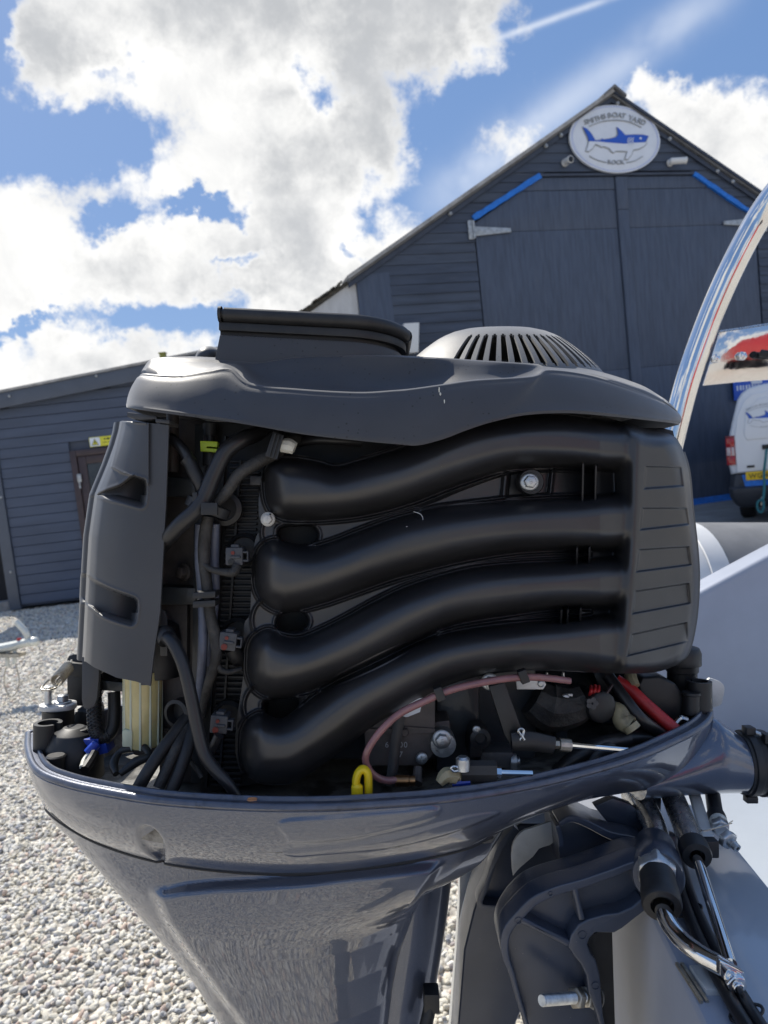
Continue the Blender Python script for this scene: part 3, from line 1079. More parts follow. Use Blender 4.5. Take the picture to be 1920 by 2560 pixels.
def shark_logo(place, root, thick, print_only=False, arc=True):
    """place(x, y, out): drawing units -> world"""
    rim = MB()
    for poly in (SHARK_TOP, SHARK_BELLY):
        o = offs(poly, 16)
        rim.prism([place(x, y, thick) for x, y in o], [place(x, y, 0) for x, y in o])
    r = rim.build('shark_outline', M['signgrey'], root, smooth=False)
    b = MB()
    b.prism([place(x, y, thick * 2) for x, y in SHARK_BELLY], [place(x, y, thick * .5) for x, y in SHARK_BELLY])
    b.build('shark_belly', M['signwhite'], root, smooth=False)
    t = MB()
    t.prism([place(x, y, thick * 2.4) for x, y in SHARK_TOP], [place(x, y, thick * .5) for x, y in SHARK_TOP])
    t.build('shark_back', M['signblue'], root, smooth=False)
    gl = MB()
    for k in range(4):
        x0 = 1050 + k * 27
        c = cr([(x0, 640), (x0 - 12, 705), (x0 + 14, 770)], 5)
        for i in range(len(c) - 1):
            (ax, ay), (bx, by) = c[i], c[i + 1]
            gl.add([place(ax - 6, ay, thick * 3), place(ax + 6, ay, thick * 3), place(bx + 6, by, thick * 3), place(bx - 6, by, thick * 3)], [(0, 1, 2, 3)])
    ring = [(1250 + 20 * math.cos(a), 650 + 18 * math.sin(a)) for a in np.linspace(0, 6.2832, 14)[:-1]]
    gl.prism([place(x, y, thick * 3) for x, y in ring], [place(x, y, thick * 2.2) for x, y in ring])
    gl.build('gill_and_eye_lines', M['signwhite'], root, smooth=False)
    if not arc:
        return
    tx = MB()

    def arc_txt(s, p0, pm, p1, size):
        q = cr([p0, pm, p1], 30)
        ln = [0]
        for i in range(len(q) - 1):
            ln.append(ln[-1] + math.dist(q[i], q[i + 1]))
        ws = []
        for ch in s:
            if ch == ' ':
                ws.append(size * .32)
            else:
                vs, _ = glyph(ch)
                ws.append((max(v[0] for v in vs) - min(v[0] for v in vs)) * size + (size * .12))
        tot = sum(ws)
        k = ln[-1] / tot
        at = 0
        out = []
        for ch, w in zip(s, ws):
            mid = (at + w / 2) * k
            i = min(range(len(ln)), key=lambda j: abs(ln[j] - mid))
            i = max(1, min(len(q) - 2, i))
            ang = math.atan2(-(q[i + 1][1] - q[i - 1][1]), q[i + 1][0] - q[i - 1][0])
            out.append((ch, q[i][0], -q[i][1], ang))
            at += w
        return out
    pl = lambda x, y, o: place(x, -y, o)
    add_text(tx, arc_txt("SMITH'S BOAT YARD", (335, 375), (850, 250), (1345, 385), 118), pl, 118, thick * 1.6)
    tx.build('lettering', M['signgrey'], root, smooth=False)
    tx = MB()
    add_text(tx, arc_txt("ROCK", (715, 1035), (850, 1038), (1000, 1035), 100), pl, 100, thick * 1.6)
    tx.build('lettering', M['signgrey'], root, smooth=False)
    ln_ = MB()
    for pts in ([(415, 440), (620, 365), (850, 340), (1080, 370), (1275, 460)], [(415, 935), (540, 1000), (695, 1042)], [(1030, 1045), (1170, 1015), (1300, 940)]):
        c = cr(pts, 8)
        for i in range(len(c) - 1):
            (ax, ay), (bx, by) = c[i], c[i + 1]
            ln_.box8([place(ax, ay - 6, 0), place(bx, by - 6, 0), place(bx, by - 6, thick * 1.5), place(ax, ay - 6, thick * 1.5), place(ax, ay + 6, 0), place(bx, by + 6, 0), place(bx, by + 6, thick * 1.5), place(ax, ay + 6, thick * 1.5)])
    ln_.build('curved_line', M['signgrey'], root, smooth=False)


def shed_sign():
    s0, h0 = F1.pix(1410 + 845 / 6.636, 250 + 645 / 6.636)
    root = empty('oval_sign', F1.pt(s0, h0, .05), "big white oval sign with a blue shark high on the shed gable", 'sign')

    def place(x, y, o):
        a, b = F1.pix(1410 + x / 6.636, 250 + y / 6.636, .085)
        return F1.pt(a, b, .085 + o)
    el = lambda k, n=72: [(845 + 752 * k * math.cos(t) , 645 + 562 * k * math.sin(t) + 40 * k * math.cos(t)) for t in np.linspace(0, 2 * math.pi, n + 1)[:-1]]
    b = MB()
    e = el(1)
    b.prism([place(x, y, 0) for x, y in e], [place(x, y, -.045) for x, y in e])
    b.build('board', M['signwhite'], root, bevel=.008)
    for k, w, m_ in ((.962, .012, 'paleblue'), (.935, .005, 'paleblue')):
        a, c = el(k), el(k - w)
        n = len(a)
        r = MB()
        vs = [place(x, y, .003) for x, y in a] + [place(x, y, .003) for x, y in c]
        r.add(vs, [(i, (i + 1) % n, n + (i + 1) % n, n + i) for i in range(n)])
        r.build('border_line', M[m_], root, recalc=False, smooth=False)
    shark_logo(place, root, .012)


shed_sign()


def cctv(px, py, ln, label, turn):
    s, h = F1.pix(px, py)
    root = empty('security_camera', F1.pt(s, h, .04), label, 'camera', 'security cameras on the gable')
    b = MB()
    b.lathe(F1.pt(s, h, .03), F1.n, [(.06, 0), (.06, .02), (.045, .05), (.02, .08)], 16)
    b.build('mount', M['camwhite'], root, bevel=.004)
    ax = (F1.n * math.cos(turn) + F1.t * math.sin(turn) + Vector((0, 0, -.12))).normalized()
    o = F1.pt(s, h, .11) - ax * .05
    c = MB()
    c.lathe(o, ax, [(.035, 0), (.052, .02), (.052, ln), (.056, ln + .005), (.056, ln + .03)], 16)
    c.build('body', M['camwhite'], root, bevel=.004)
    l_ = MB()
    l_.lathe(o + ax * (ln + .026), ax, [(.046, 0), (.046, .008), (.0, .010)], 16, cap=False)
    l_.build('lens', M['lens'], root)


cctv(1409, 410, .12, 'white security camera left of the oval sign facing the yard', .1)
cctv(1671, 410, .24, 'longer white security camera right of the oval sign pointing sideways', 1.15)

# white box on the shed wall, behind the intake trunk
s, h = F1.pix(1022, 847)
b = MB()
q = [(s - .10, h - .24), (s + .07, h - .24), (s + .13, h + .20), (s - .12, h + .20)]
b.prism([F1.pt(x, y, .20) for x, y in q], [F1.pt(x, y, .02) for x, y in q])
tag(b.build('wall_box', M['camwhite'], bevel=.012), 'white tapered box on the dark boards just above the motor cover', 'wall box')


# ------------------------------------------------------------ the cabin on the left
def cabin():
    root = empty('cabin', F2.pt(0, 0), 'low slate blue timber cabin with a sloping roof at the left', 'building')
    s0 = F2.pix(30, 1527)[0]
    s1 = F2.pix(640, 1400)[0] + .2
    dl_, dt = F2.pix(176, 1128)
    dr_ = dl_ + 1.0
    # line under the fascia
    a, b = F2.pix(0, 1022, .1), F2.pix(329, 956, .1)
    k = (b[1] - a[1]) / (b[0] - a[0])
    top = lambda s_: a[1] + (s_ - a[0]) * k
    # boards
    h, pitch, rr = .08, .122, random.Random(9)
    c = MB()
    q = [(s0, .05), (s1, .05), (s1, top(s1) + .1), (s0, top(s0) + .1)]
    c.prism([F2.pt(x, y, -.02) for x, y in q], [F2.pt(x, y, -.12) for x, y in q])
    c.build('wall_core', M['trimdark'], root)
    # a hole for the door is covered by the door frame set proud of the boards
    while h < top(s1):
        h1 = h + pitch
        spans = [(s0 + .13, s1)]
        if h < dt:
            spans = [(s0 + .13, dl_ - .01), (dr_ + .01, s1)]
        for x0, x1 in spans:
            hh = h1
            if h > top(x0):
                x0 = max(x0, (h - a[1]) / k + a[0])
            if x1 - x0 < .05:
                continue
            j = rr.uniform(-.0025, .0025)
            mb = MB()
            mb.box8([F2.pt(x0, h, .012 + j), F2.pt(x1, h, .012 + j), F2.pt(x1, h, -.02), F2.pt(x0, h, -.02), F2.pt(x0, hh - .005, .010 + j), F2.pt(x1, hh - .005, .010 + j), F2.pt(x1, hh - .005, -.02), F2.pt(x0, hh - .005, -.02)])
            mb.build('cladding_board', M['cabin'], root, bevel=.0035, seg=1, smooth=False)
            # rebate shadow line between boards
        h = h1
    mb = MB()
    mb.fbox(F2, s0 - .01, s0 + .125, .03, top(s0) - .01, -.13, .035)
    mb.build('corner_post', M['fascia'], root, bevel=.004)
    # fascia and roof
    fh = F2.pix(0, 981, .25)[1] - F2.pix(0, 1020, .25)[1]
    q = [(s0 - .6, top(s0 - .6)), (s1 + .3, top(s1 + .3)), (s1 + .3, top(s1 + .3) + fh), (s0 - .6, top(s0 - .6) + fh)]
    mb = MB()
    mb.prism([F2.pt(x, y, .13) for x, y in q], [F2.pt(x, y, .10) for x, y in q])
    mb.build('fascia_board', M['fascia'], root, bevel=.004)
    q2 = [(x, y + fh + .001) for x, y in q[:2]] + [(x, y + .03) for x, y in q[2:]]
    mb = MB()
    mb.prism([F2.pt(x, y, .15) for x, y in q2], [F2.pt(x, y, -3.2) for x, y in q2])
    mb.build('roof', M['roofedge'], root)
    q3 = [(s0 - .55, top(s0 - .55) + .02), (s1 + .25, top(s1 + .25) + .02), (s1 + .25, top(s1 + .25) + fh - .01), (s0 - .55, top(s0 - .55) + fh - .01)]
    mb = MB()
    mb.prism([F2.pt(x, y, .098) for x, y in q3], [F2.pt(x, y, -3.1) for x, y in q3])
    mb.build('roof_deck', M['trimdark'], root)
    for px, py in ((24, 990), (241, 940)):
        s_, h_ = F2.pix(px, py, .13)
        mb = MB()
        mb.lathe(F2.pt(s_, h_, .13), F2.n, [(.016, 0), (.016, .012), (.008, .018)], 8)
        mb.build('fixing_screw', M['galv'], root)
    for px, py in ((3, 1243), (27, 1430)):
        s_, h_ = F2.pix(px, py, .035)
        mb = MB()
        mb.lathe(F2.pt(s_, h_, .035), F2.n, [(.015, 0), (.015, .012), (.006, .016)], 8)
        mb.build('fixing_screw', M['galv'], root)
    # side and back walls
    mb = MB()
    mb.fbox(F2, s0, s0 + .12, .02, top(s0) - .02, -3.0, -.14)
    mb.fbox(F2, s1 - .12, s1, .02, top(s0) - .02, -3.0, -.14)
    mb.fbox(F2, s0 + .13, s1 - .13, .02, top(s0) - .02, -3.0, -2.9)
    mb.build('side_wall', M['cabin'], root)
    # door
    fr = MB()
    w = .075
    fr.fbox(F2, dl_, dl_ + w, .06, dt, -.02, .05)
    fr.fbox(F2, dr_ - w, dr_, .06, dt, -.02, .05)
    fr.fbox(F2, dl_ + w + .001, dr_ - w - .001, dt - w, dt, -.02, .049)
    fr.fbox(F2, dl_ + w + .001, dr_ - w - .001, .03, .09, -.02, .06)
    fr.build('door_frame', M['brown'], root, bevel=.006)
    d = MB()
    x0, x1, y0, y1 = dl_ + w + .005, dr_ - w - .005, .095, dt - w - .005
    st = .10
    d.fbox(F2, x0, x0 + st, y0, y1, -.01, .030)
    d.fbox(F2, x1 - st, x1, y0, y1, -.01, .030)
    d.fbox(F2, x0 + st + .001, x1 - st - .001, y1 - st, y1, -.01, .029)
    d.fbox(F2, x0 + st + .001, x1 - st - .001, y0, y0 + .35, -.01, .029)
    dr = d.build('door', M['brown'], root, bevel=.006)
    gl = MB()
    gl.fbox(F2, x0 + st + .002, x1 - st - .002, y0 + .352, y1 - st - .002, .0, .012)
    gl.build('glass_pane', M['glass'], dr)
    hn = MB()
    hs, hh = x1 - st * .5, 1.05
    hn.fbox(F2, hs - .018, hs + .018, hh - .11, hh + .11, .030, .038)
    hn.tube([F2.pt(hs, hh + .03, .036), F2.pt(hs, hh + .03, .08), F2.pt(hs - .06, hh + .03, .085), F2.pt(hs - .13, hh + .03, .085)], .010, 8)
    hn.build('handle', M['steel'], dr)
    for hh in (.35, dt - .42):
        hg = MB()
        hg.lathe(F2.pt(x0 - .006, hh - .05, .052), Vector((0, 0, 1)), [(.012, 0), (.012, .1)], 8)
        hg.build('hinge', M['galv'], dr)
    # white latch seen on the frame edge
    hh = F2.pix(199, 1195)[1]
    hg = MB()
    hg.fbox(F2, dl_ + w - .02, dl_ + w + .03, hh - .05, hh + .05, .051, .062)
    hg.build('keeper_plate', M['galv'], root, bevel=.003)


cabin()

# warning sign over the cabin door
s, h = F2.pix(225, 1118, .03)
s1, h1 = F2.pix(225, 1094, .03)
H_ = h1 - h
root = empty('warning_sign', F2.pt(s, h, .03), 'yellow and white warning sign over the cabin door', 'sign')
b = MB()
b.fbox(F2, s, s + .30 * 2.1, h, h1, .018, .026)
b.build('panel', M['hiviz'], root, bevel=.002)
b = MB()
b.fbox(F2, s + .006, s + H_ * 1.1, h + .006, h1 - .006, .0265, .028)
b.build('symbol_field', M['signwhite'], root)
tc_ = s + H_ * .58
tr = [(tc_ - H_ * .36, h + H_ * .16), (tc_ + H_ * .36, h + H_ * .16), (tc_, h + H_ * .84)]
b = MB()
b.prism([F2.pt(x, y, .030) for x, y in tr], [F2.pt(x, y, .0282) for x, y in tr])
b.build('triangle_border', M['ink'], root)
cx, cy = sum(p[0] for p in tr) / 3, sum(p[1] for p in tr) / 3
tr2 = [(cx + (x - cx) * .76, cy + (y - cy) * .76) for x, y in tr]
b = MB()
b.prism([F2.pt(x, y, .0315) for x, y in tr2], [F2.pt(x, y, .0302) for x, y in tr2])
b.build('triangle', M['hiviz'], root)
b = MB()
b.fbox(F2, tc_ - .006, tc_ + .006, h + H_ * .34, h + H_ * .58, .0318, .033)
b.fbox(F2, tc_ - .006, tc_ + .006, h + H_ * .24, h + H_ * .30, .0318, .033)
b.build('exclamation_mark', M['ink'], root)
b = MB()
xx = s + H_ * 1.55
for wd_ in (.16, .30, .22, .26, .18):          # too small to read in the picture: a line of dark strokes
    b.fbox(F2, xx, xx + wd_ * H_, h + H_ * .62, h + H_ * .80, .0262, .0268)
    xx += (wd_ + .10) * H_
xx = s + H_ * 1.30
for wd_ in (.5, .7, .4, .9):
    b.fbox(F2, xx, xx + wd_ * H_, h + H_ * .34, h + H_ * .40, .0262, .0268)
    xx += (wd_ + .10) * H_
b.build('small_print', M['ink'], root, smooth=False)

# dark fence running on behind the cabin's left end
root = empty('dark_fence', F2.pt(-1.2, 0, -1.0), 'black stained board fence in the gap left of the cabin', 'fence')
for i in range(16):
    x = -3.2 + i * .19
    mb = MB()
    mb.fbox(F2, x, x + .18, 0, 1.9 + .02 * math.sin(i * 3), -1.0, -.975)
    mb.build('fence_board', M['fence'], root, smooth=False)
b = MB()
b.fbox(F2, -3.2, -.2, .4, .5, -1.05, -1.002)
b.fbox(F2, -3.2, -.2, 1.5, 1.6, -1.05, -1.002)
b.build('rail', M['fence'], root, smooth=False)

# granite block at the cabin corner
c0 = ground(8, 1530)
b = MB()
b.obox(c0 + Vector((-.02, .05, .06)), Vector((.10, .02, 0)), Vector((-.02, .08, 0)), Vector((0, 0, .07)))
tag(b.build('stone_block', M['stone'], bevel=.02), 'small grey stone block at the foot of the cabin corner', 'stone')

# yellow-green post beyond the cabin roof
c0 = CAM + ray(408, 893) * 13.5
root = empty('post', (c0.x, c0.y, 0), 'yellow green post top showing above the cabin roof', 'post')
b = MB()
b.obox(Vector((c0.x, c0.y, (c0.z + .06) / 2)), Vector((.055, 0, 0)), Vector((0, .055, 0)), Vector((0, 0, (c0.z + .06) / 2)))
b.build('shaft', M['post'], root, bevel=.01)
b = MB()
b.obox(Vector((c0.x, c0.y, c0.z + .075)), Vector((.065, 0, 0)), Vector((0, .065, 0)), Vector((0, 0, .013)))
b.build('cap', M['post'], root, bevel=.005)


# ------------------------------------------------------------ the van
def van():
    ga = math.atan2(ray(1850, 1150).x, ray(1850, 1150).y)
    O = ground(1824, 1262)
    dist = 10.6
    P = CAM + ray(1824, 1180) * (dist / ray(1824, 1180).length)
    FV = Face(P, -rad(31))
    # s = 0 at the left flank of the van's rear, h from the ground
    px = lambda x, y: FV.pix(x, y)
    wv = 1.80
    root = empty('white_van', FV.pt(wv / 2, 0), 'white van with a blue shark on its rear door parked at the right edge', 'van')
    ref = [(1822, 1187), (1820, 1158), (1821, 1092), (1830, 1050), (1842, 1000), (1852, 983), (1870, 970), (1895, 962), (1920, 958)]
    half = [px(*p) for p in ref]
    left = min(a for a, b in half)
    prof = [(a - left, b) for a, b in half]
    zb = prof[0][1]
    top = prof[-1][1] + .03
    prof = [(.02, zb)] + [(max(0, a), b) for a, b in prof[1:]] + [(wv / 2, top)]
    prof = [p for p in prof if p[0] <= wv / 2]
    full = prof + [(wv - a, b) for a, b in prof[::-1] if a < wv / 2 - 1e-6]

    def pl(a, b, o):
        return FV.pt(left + a, b, o)
    rings = []
    cx, cz = wv / 2, (zb + top) / 2
    for o, sc in ((.0, .955), (-.015, .985), (-.05, 1.0), (-1.2, 1.0), (-2.6, 1.0), (-2.95, .985)):
        rings.append([pl(cx + (a - cx) * sc, cz + (b - cz) * sc, o) for a, b in full])
    b = MB()
    b.loft(rings)
    # bonnet
    bn = [(.06, zb), (.04, zb + .42), (.16, zb + .62), (wv - .16, zb + .62), (wv - .04, zb + .42), (wv - .06, zb)]
    b.loft([[pl(x, y, -2.9) for x, y in bn], [pl(x, y - .02, -3.6) for x, y in bn], [pl(cx + (x - cx) * .92, zb + (y - zb) * .7, -4.0) for x, y in bn]])
    body = b.build('body', M['van'], root, angle=50)
    # rear door: outer panel with a pressed field
    zt, zm = top - .12, zb + (px(1850, 1098)[1] - px(1822, 1187)[1])
    dpts = [(.10, zb + .02), (.10, zm + .02), (.145, zm + .30), (.24, zt - .10), (.34, zt - .02), (wv / 2, zt + .02)]
    dfull = dpts + [(wv - a, y) for a, y in dpts[::-1][1:]]
    d = MB()
    d.prism([pl(x, y, .020) for x, y in dfull], [pl(x, y, -.01) for x, y in dfull])
    dr = d.build('rear_door', M['van'], root, bevel=.012, seg=3, angle=60)
    fpts = [(.24, zm - .02), (.215, zm + .06), (.245, zm + .30), (.33, zt - .16), (.42, zt - .09), (wv / 2, zt - .06)]
    ffull = fpts + [(wv - a, y) for a, y in fpts[::-1][1:]] + []
    f_ = MB()
    f_.prism([pl(x, y, .034) for x, y in ffull], [pl(x, y, .015) for x, y in ffull])
    f_.build('pressed_panel', M['van'], dr, bevel=.010, seg=3, angle=60)
    # lamps
    def lamp(side):
        mx = (lambda x: x) if side == 0 else (lambda x: wv - x)
        l = MB()
        y0, y1 = px(1822, 1163)[1], px(1822, 1090)[1]
        hgt = y1 - y0
        for (u0, u1, mi) in ((.0, .30, 0), (.31, .62, 1), (.63, .93, 0), (.94, 1.0, 2)):
            p = []
            for xx, oo in ((-.012, -.16), (-.012, .012), (.05, .035), (.095, .028), (.095, -.02)):
                p.append((mx(xx), oo))
            l.loft([[pl(a, y0 + hgt * u0, o) for a, o in p], [pl(a, y0 + hgt * u1, o) for a, o in p]], mi=mi)
        lt = l.build('tail_light', [M['lampred'], M['lampclear'], M['vandark']], root, bevel=.006)
        r = MB()
        r.lathe(pl(mx(.045), y0 + hgt * .15, .033), FV.n, [(.035, 0), (.035, .006), (.012, .008)], 14)
        r.build('lamp_ring', M['lampred'], lt)
    lamp(0)
    lamp(1)
    # bumper with a blue band
    yb1, yb0 = zb + .0, px(1830, 1240)[1]
    bp = MB()
    rg = []
    for y, o, ins in ((zb - .005, .03, .02), (zb - .16, .05, .0), (zb - .19, .11, -.015), (zb - .30, .10, 0.0), (zb - .42, .03, .06), (zb - .46, -.05, .1)):
        rg.append([pl(ins + .0, y, -.35), pl(ins, y, o - .07), pl(ins + .06, y, o), pl(wv - ins - .06, y, o), pl(wv - ins, y, o - .07), pl(wv - ins, y, -.35)])
    bp.loft(rg, True, True, True)
    bump = bp.build('bumper', M['vandark'], root, bevel=.008)
    bd = MB()
    bd.prism([pl(x, y, .062) for x, y in ((.16, zb - .012), (wv - .16, zb - .012), (wv - .19, zb - .165), (.19, zb - .165))], [pl(x, y, .02) for x, y in ((.16, zb - .012), (wv - .16, zb - .012), (wv - .19, zb - .165), (.19, zb - .165))])
    bd.build('blue_band', M['bluepaint'], root)
    # number plate
    a0, h0 = px(1866, 1200)
    a0 -= left
    h1 = px(1866, 1179)[1]
    np_ = MB()
    np_.prism([pl(x, y, .075) for x, y in ((a0, h0), (a0 + .52, h0), (a0 + .52, h1), (a0, h1))], [pl(x, y, .055) for x, y in ((a0, h0), (a0 + .52, h0), (a0 + .52, h1), (a0, h1))])
    npo = np_.build('number_plate', M['plate'], root, bevel=.002)
    hh = h1 - h0
    t, _ = line_text('WG14 XN', a0 + .035, (h0 + h1) / 2, hh * .80, gap=.10)
    tx = MB()
    add_text(tx, t, lambda x, y, o: pl(x, y, .0755 + o), hh * .80, .002)
    tx.build('plate_lettering', M['ink'], npo, smooth=False)
    # plate recess handle and lock
    a1, h_ = px(1876, 1166)
    k = MB()
    k.prism([pl(a1 - left + x, h_ + y, .03) for x, y in ((-.04, -.015), (.05, -.015), (.05, .015), (-.04, .015))], [pl(a1 - left + x, h_ + y, .018) for x, y in ((-.04, -.015), (.05, -.015), (.05, .015), (-.04, .015))])
    k.build('plate_lamp', M['ink'], root)
    a1, h_ = px(1912, 1117)
    k = MB()
    k.prism([pl(a1 - left + x, h_ + y, .05) for x, y in ((-.03, -.03), (.16, -.03), (.16, .03), (-.03, .03))], [pl(a1 - left + x, h_ + y, .02) for x, y in ((-.03, -.03), (.16, -.03), (.16, .03), (-.03, .03))])
    k.build('door_handle', M['ink'], root, bevel=.01)
    # reversing sensor
    k = MB()
    a1, h_ = px(1853, 1207)
    k.lathe(pl(a1 - left, h_, .06), FV.n, [(.02, 0), (.02, .006), (.012, .008)], 12)
    k.build('parking_sensor', M['vandark'], root)
    # wheels
    for sx in (0, 1):
        for o in (-.75, -3.3):
            w_ = MB()
            x0 = .06 if sx == 0 else wv - .06
            dx = FV.t * (1 if sx == 0 else -1)
            w_.lathe(pl(x0, .315, o), dx, [(.20, 0), (.29, .005), (.315, .03), (.315, .17), (.29, .20), (.20, .2)], 24)
            wo = w_.build('wheel', M['tyre'], root)
            r = MB()
            r.lathe(pl(x0, .315, o) - dx * .004, dx, [(.03, 0), (.19, .02), (.20, .05), (.20, .15)], 20)
            r.build('rim', M['zinc'], wo)
    # logo
    LX, LY = px(1862, 1023), px(1922, 1090)
    x_tail, y_top = px(1863.5, 1031)
    sc = ((px(1919, 1030)[0] - px(1863.5, 1031)[0])) / 640.0

    def place(x, y, o):
        return pl(x_tail - left + (x - 305) * sc, y_top - (y - 462) * sc * .92, .0345 + o)
    shark_logo(place, root, .0015)
    # tow ball
    c0 = px(1908, 1246)
    tb = MB()
    o0 = pl(c0[0] - left, c0[1] - .05, .05)
    tb.obox(o0 + FV.n * .05, FV.t * .025, FV.n * .10, Vector((0, 0, .02)))
    tb.lathe(o0 + FV.n * .12, Vector((0, 0, 1)), [(.03, 0), (.018, .04), (.025, .05), (.026, .075), (.010, .095)], 12)
    tb.build('tow_ball', M['stain'], root)
    return FV, left, pl


FV, vleft, vpl = van()

# blue notice on the shed behind the van, seen over its roof
a, h0 = F1.pix(1829, 1003)
a2, h2 = F1.pix(1827, 950)
root = empty('blue_notice', F1.pt(a, h0, .05), 'bright blue notice board on the shed wall behind the van', 'notice')
b = MB()
b.fbox(F1, a, a + 1.2, h0, h2 + .02, .05, .07)
b.build('panel', M['signblue'], root, bevel=.004)
b = MB()
xx = a + .06
for i, wd_ in enumerate((.05, .06, .045, .055, .05, .06, .04, .055, 0, .05, .045, .06, .05)):   # unreadable line of white print
    if wd_:
        b.fbox(F1, xx, xx + wd_ * .62, h2 - .20, h2 - .115, .0705, .072)
    xx += .062
b.build('small_print', M['signwhite'], root, smooth=False)
b = MB()
a1, hh = F1.pix(1869, 956)
b.fbox(F1, a1, a1 + .22, hh - .04, hh + .03, .071, .09)
b.build('white_label', M['signwhite'], root)

# teal rope tied at the van's tow ball
c = lambda x, y, o: FV.pt(FV.pix(x, y)[0], FV.pix(x, y)[1], o)
b = MB()
b.tube([c(1917, 1122, .07), c(1914, 1150, .10), c(1911, 1180, .11), c(1912, 1215, .15), c(1910, 1243, .20)], .016, 8)
b.tube([c(1910, 1243, .21), c(1897, 1250, .22), c(1896, 1266, .22), c(1904, 1276, .22), c(1911, 1264, .22), c(1910, 1246, .21)], .015, 8)
tag(b.build('rope', M['rope']), 'teal rope hanging down the rear of the white van', 'rope')


# ------------------------------------------------------------ trailer coupling on the gravel
def coupling():
    d = 5.0
    g0 = ground(30, 1742)
    root = empty('boat_trailer', (g0.x, g0.y, 0), 'pale galvanised trailer nose with a winch handle on the gravel', 'trailer')
    q = lambda x, y, dd=0: W(x, y, d + dd)
    b = MB()
    b.tube([q(-700, 1668, -.6), q(-100, 1632, -.1), q(2, 1622)], .034, 4, per=3)
    b.build('drawbar', M['trailer'], root)
    b = MB()
    b.tube([q(-5, 1622), q(30, 1616), q(62, 1607), q(86, 1603)], [.034, .036, .03, .03], 10)
    b.ball(q(84, 1604), RGT * .04, FWD * .04, UPV * .034)
    b.build('coupling_head', M['trailer'], root)
    b = MB()
    b.tube([q(70, 1603), q(64, 1580), q(40, 1554)], [.016, .024, .02], 10)
    b.build('coupling_lever', M['trailer'], root)
    b = MB()
    b.tube([q(20, 1626), q(18, 1665)], .014, 8)
    b.tube([q(38, 1622), q(36, 1660)], .014, 8)
    b.build('prop_leg', M['trailer'], root)
    b = MB()
    b.obox(q(28, 1636), RGT * .08, FWD * .05, UPV * .012)
    b.build('clamp_plate', M['stain'], root)
    b = MB()
    b.tube([q(18, 1662), q(11, 1690), q(14, 1722), q(26, 1742), q(42, 1730), q(48, 1700), q(40, 1662)], .004, 6)
    b.build('safety_cable', M['stain'], root)
    b = MB()
    b.lathe(q(48, 1606), UPV, [(.016, 0), (.016, .03)], 10)
    b.build('reset_pin', M['lampred'], root)


coupling()
# ------------------------------------------------------------ the outboard motor
MOTOR = empty('outboard_motor', L3(0, .79, -.30), 'big dark grey outboard motor with its top cowling off, engine exposed', 'outboard motor')
P_ = MOTOR


def sdf(px, py, poly):
    """signed distance (inside positive) of arrays of pixels to a closed outline"""
    poly = np.array(poly, float)
    d = np.full(px.shape, 1e9)
    ins = np.zeros(px.shape, bool)
    n = len(poly)
    for i in range(n):
        ax, ay = poly[i]
        bx, by = poly[(i + 1) % n]
        ex, ey = bx - ax, by - ay
        wx, wy = px - ax, py - ay
        t = np.clip((wx * ex + wy * ey) / (ex * ex + ey * ey + 1e-9), 0, 1)
        d = np.minimum(d, np.hypot(wx - ex * t, wy - ey * t))
        c = (ay > py) != (by > py)
        with np.errstate(divide='ignore', invalid='ignore'):
            xi = ax + (py - ay) * ex / (ey if abs(ey) > 1e-9 else 1e-9)
        ins ^= c & (px < xi)
    return np.where(ins, d, -d)


def sstep(x, a, b):
    t = np.clip((x - a) / (b - a), 0, 1)
    return t * t * (3 - 2 * t)


_R = np.array([list(RGT), list(FWD), list(UPV)])
_C = np.array(list(CAM))


def unproj(px, py, d):
    """arrays -> world points (..., 3)"""
    x = (px - CX) / F * d
    z = (CY - py) / F * d
    return _C + x[..., None] * _R[0] + d[..., None] * _R[1] + z[..., None] * _R[2]


def grid_normals(Pw):
    du = np.gradient(Pw, axis=1)
    dv = np.gradient(Pw, axis=0)
    n = np.cross(du, dv)
    n /= np.linalg.norm(n, axis=2, keepdims=True) + 1e-12
    if (n @ _R[1]).mean() > 0:
        n = -n
    return n


def mesh_part(name, m, parent, V, Fc, N=None, label=None):
    off = ROOT[parent.name]
    me = bpy.data.meshes.new(name)
    me.from_pydata((V - np.array(list(off))).tolist(), [], Fc.tolist() if hasattr(Fc, 'tolist') else Fc)
    me.materials.append(m)
    me.polygons.foreach_set('use_smooth', [True] * len(me.polygons))
    if N is not None:
        me.normals_split_custom_set_from_vertices(N.tolist())
    me.update()
    o = bpy.data.objects.new(name, me)
    COL.objects.link(o)
    o.parent = parent
    ROOT[o.name] = off
    if label:
        o['label'] = label
    return o


# --- bolts share one mesh per kind
_bolt = {}


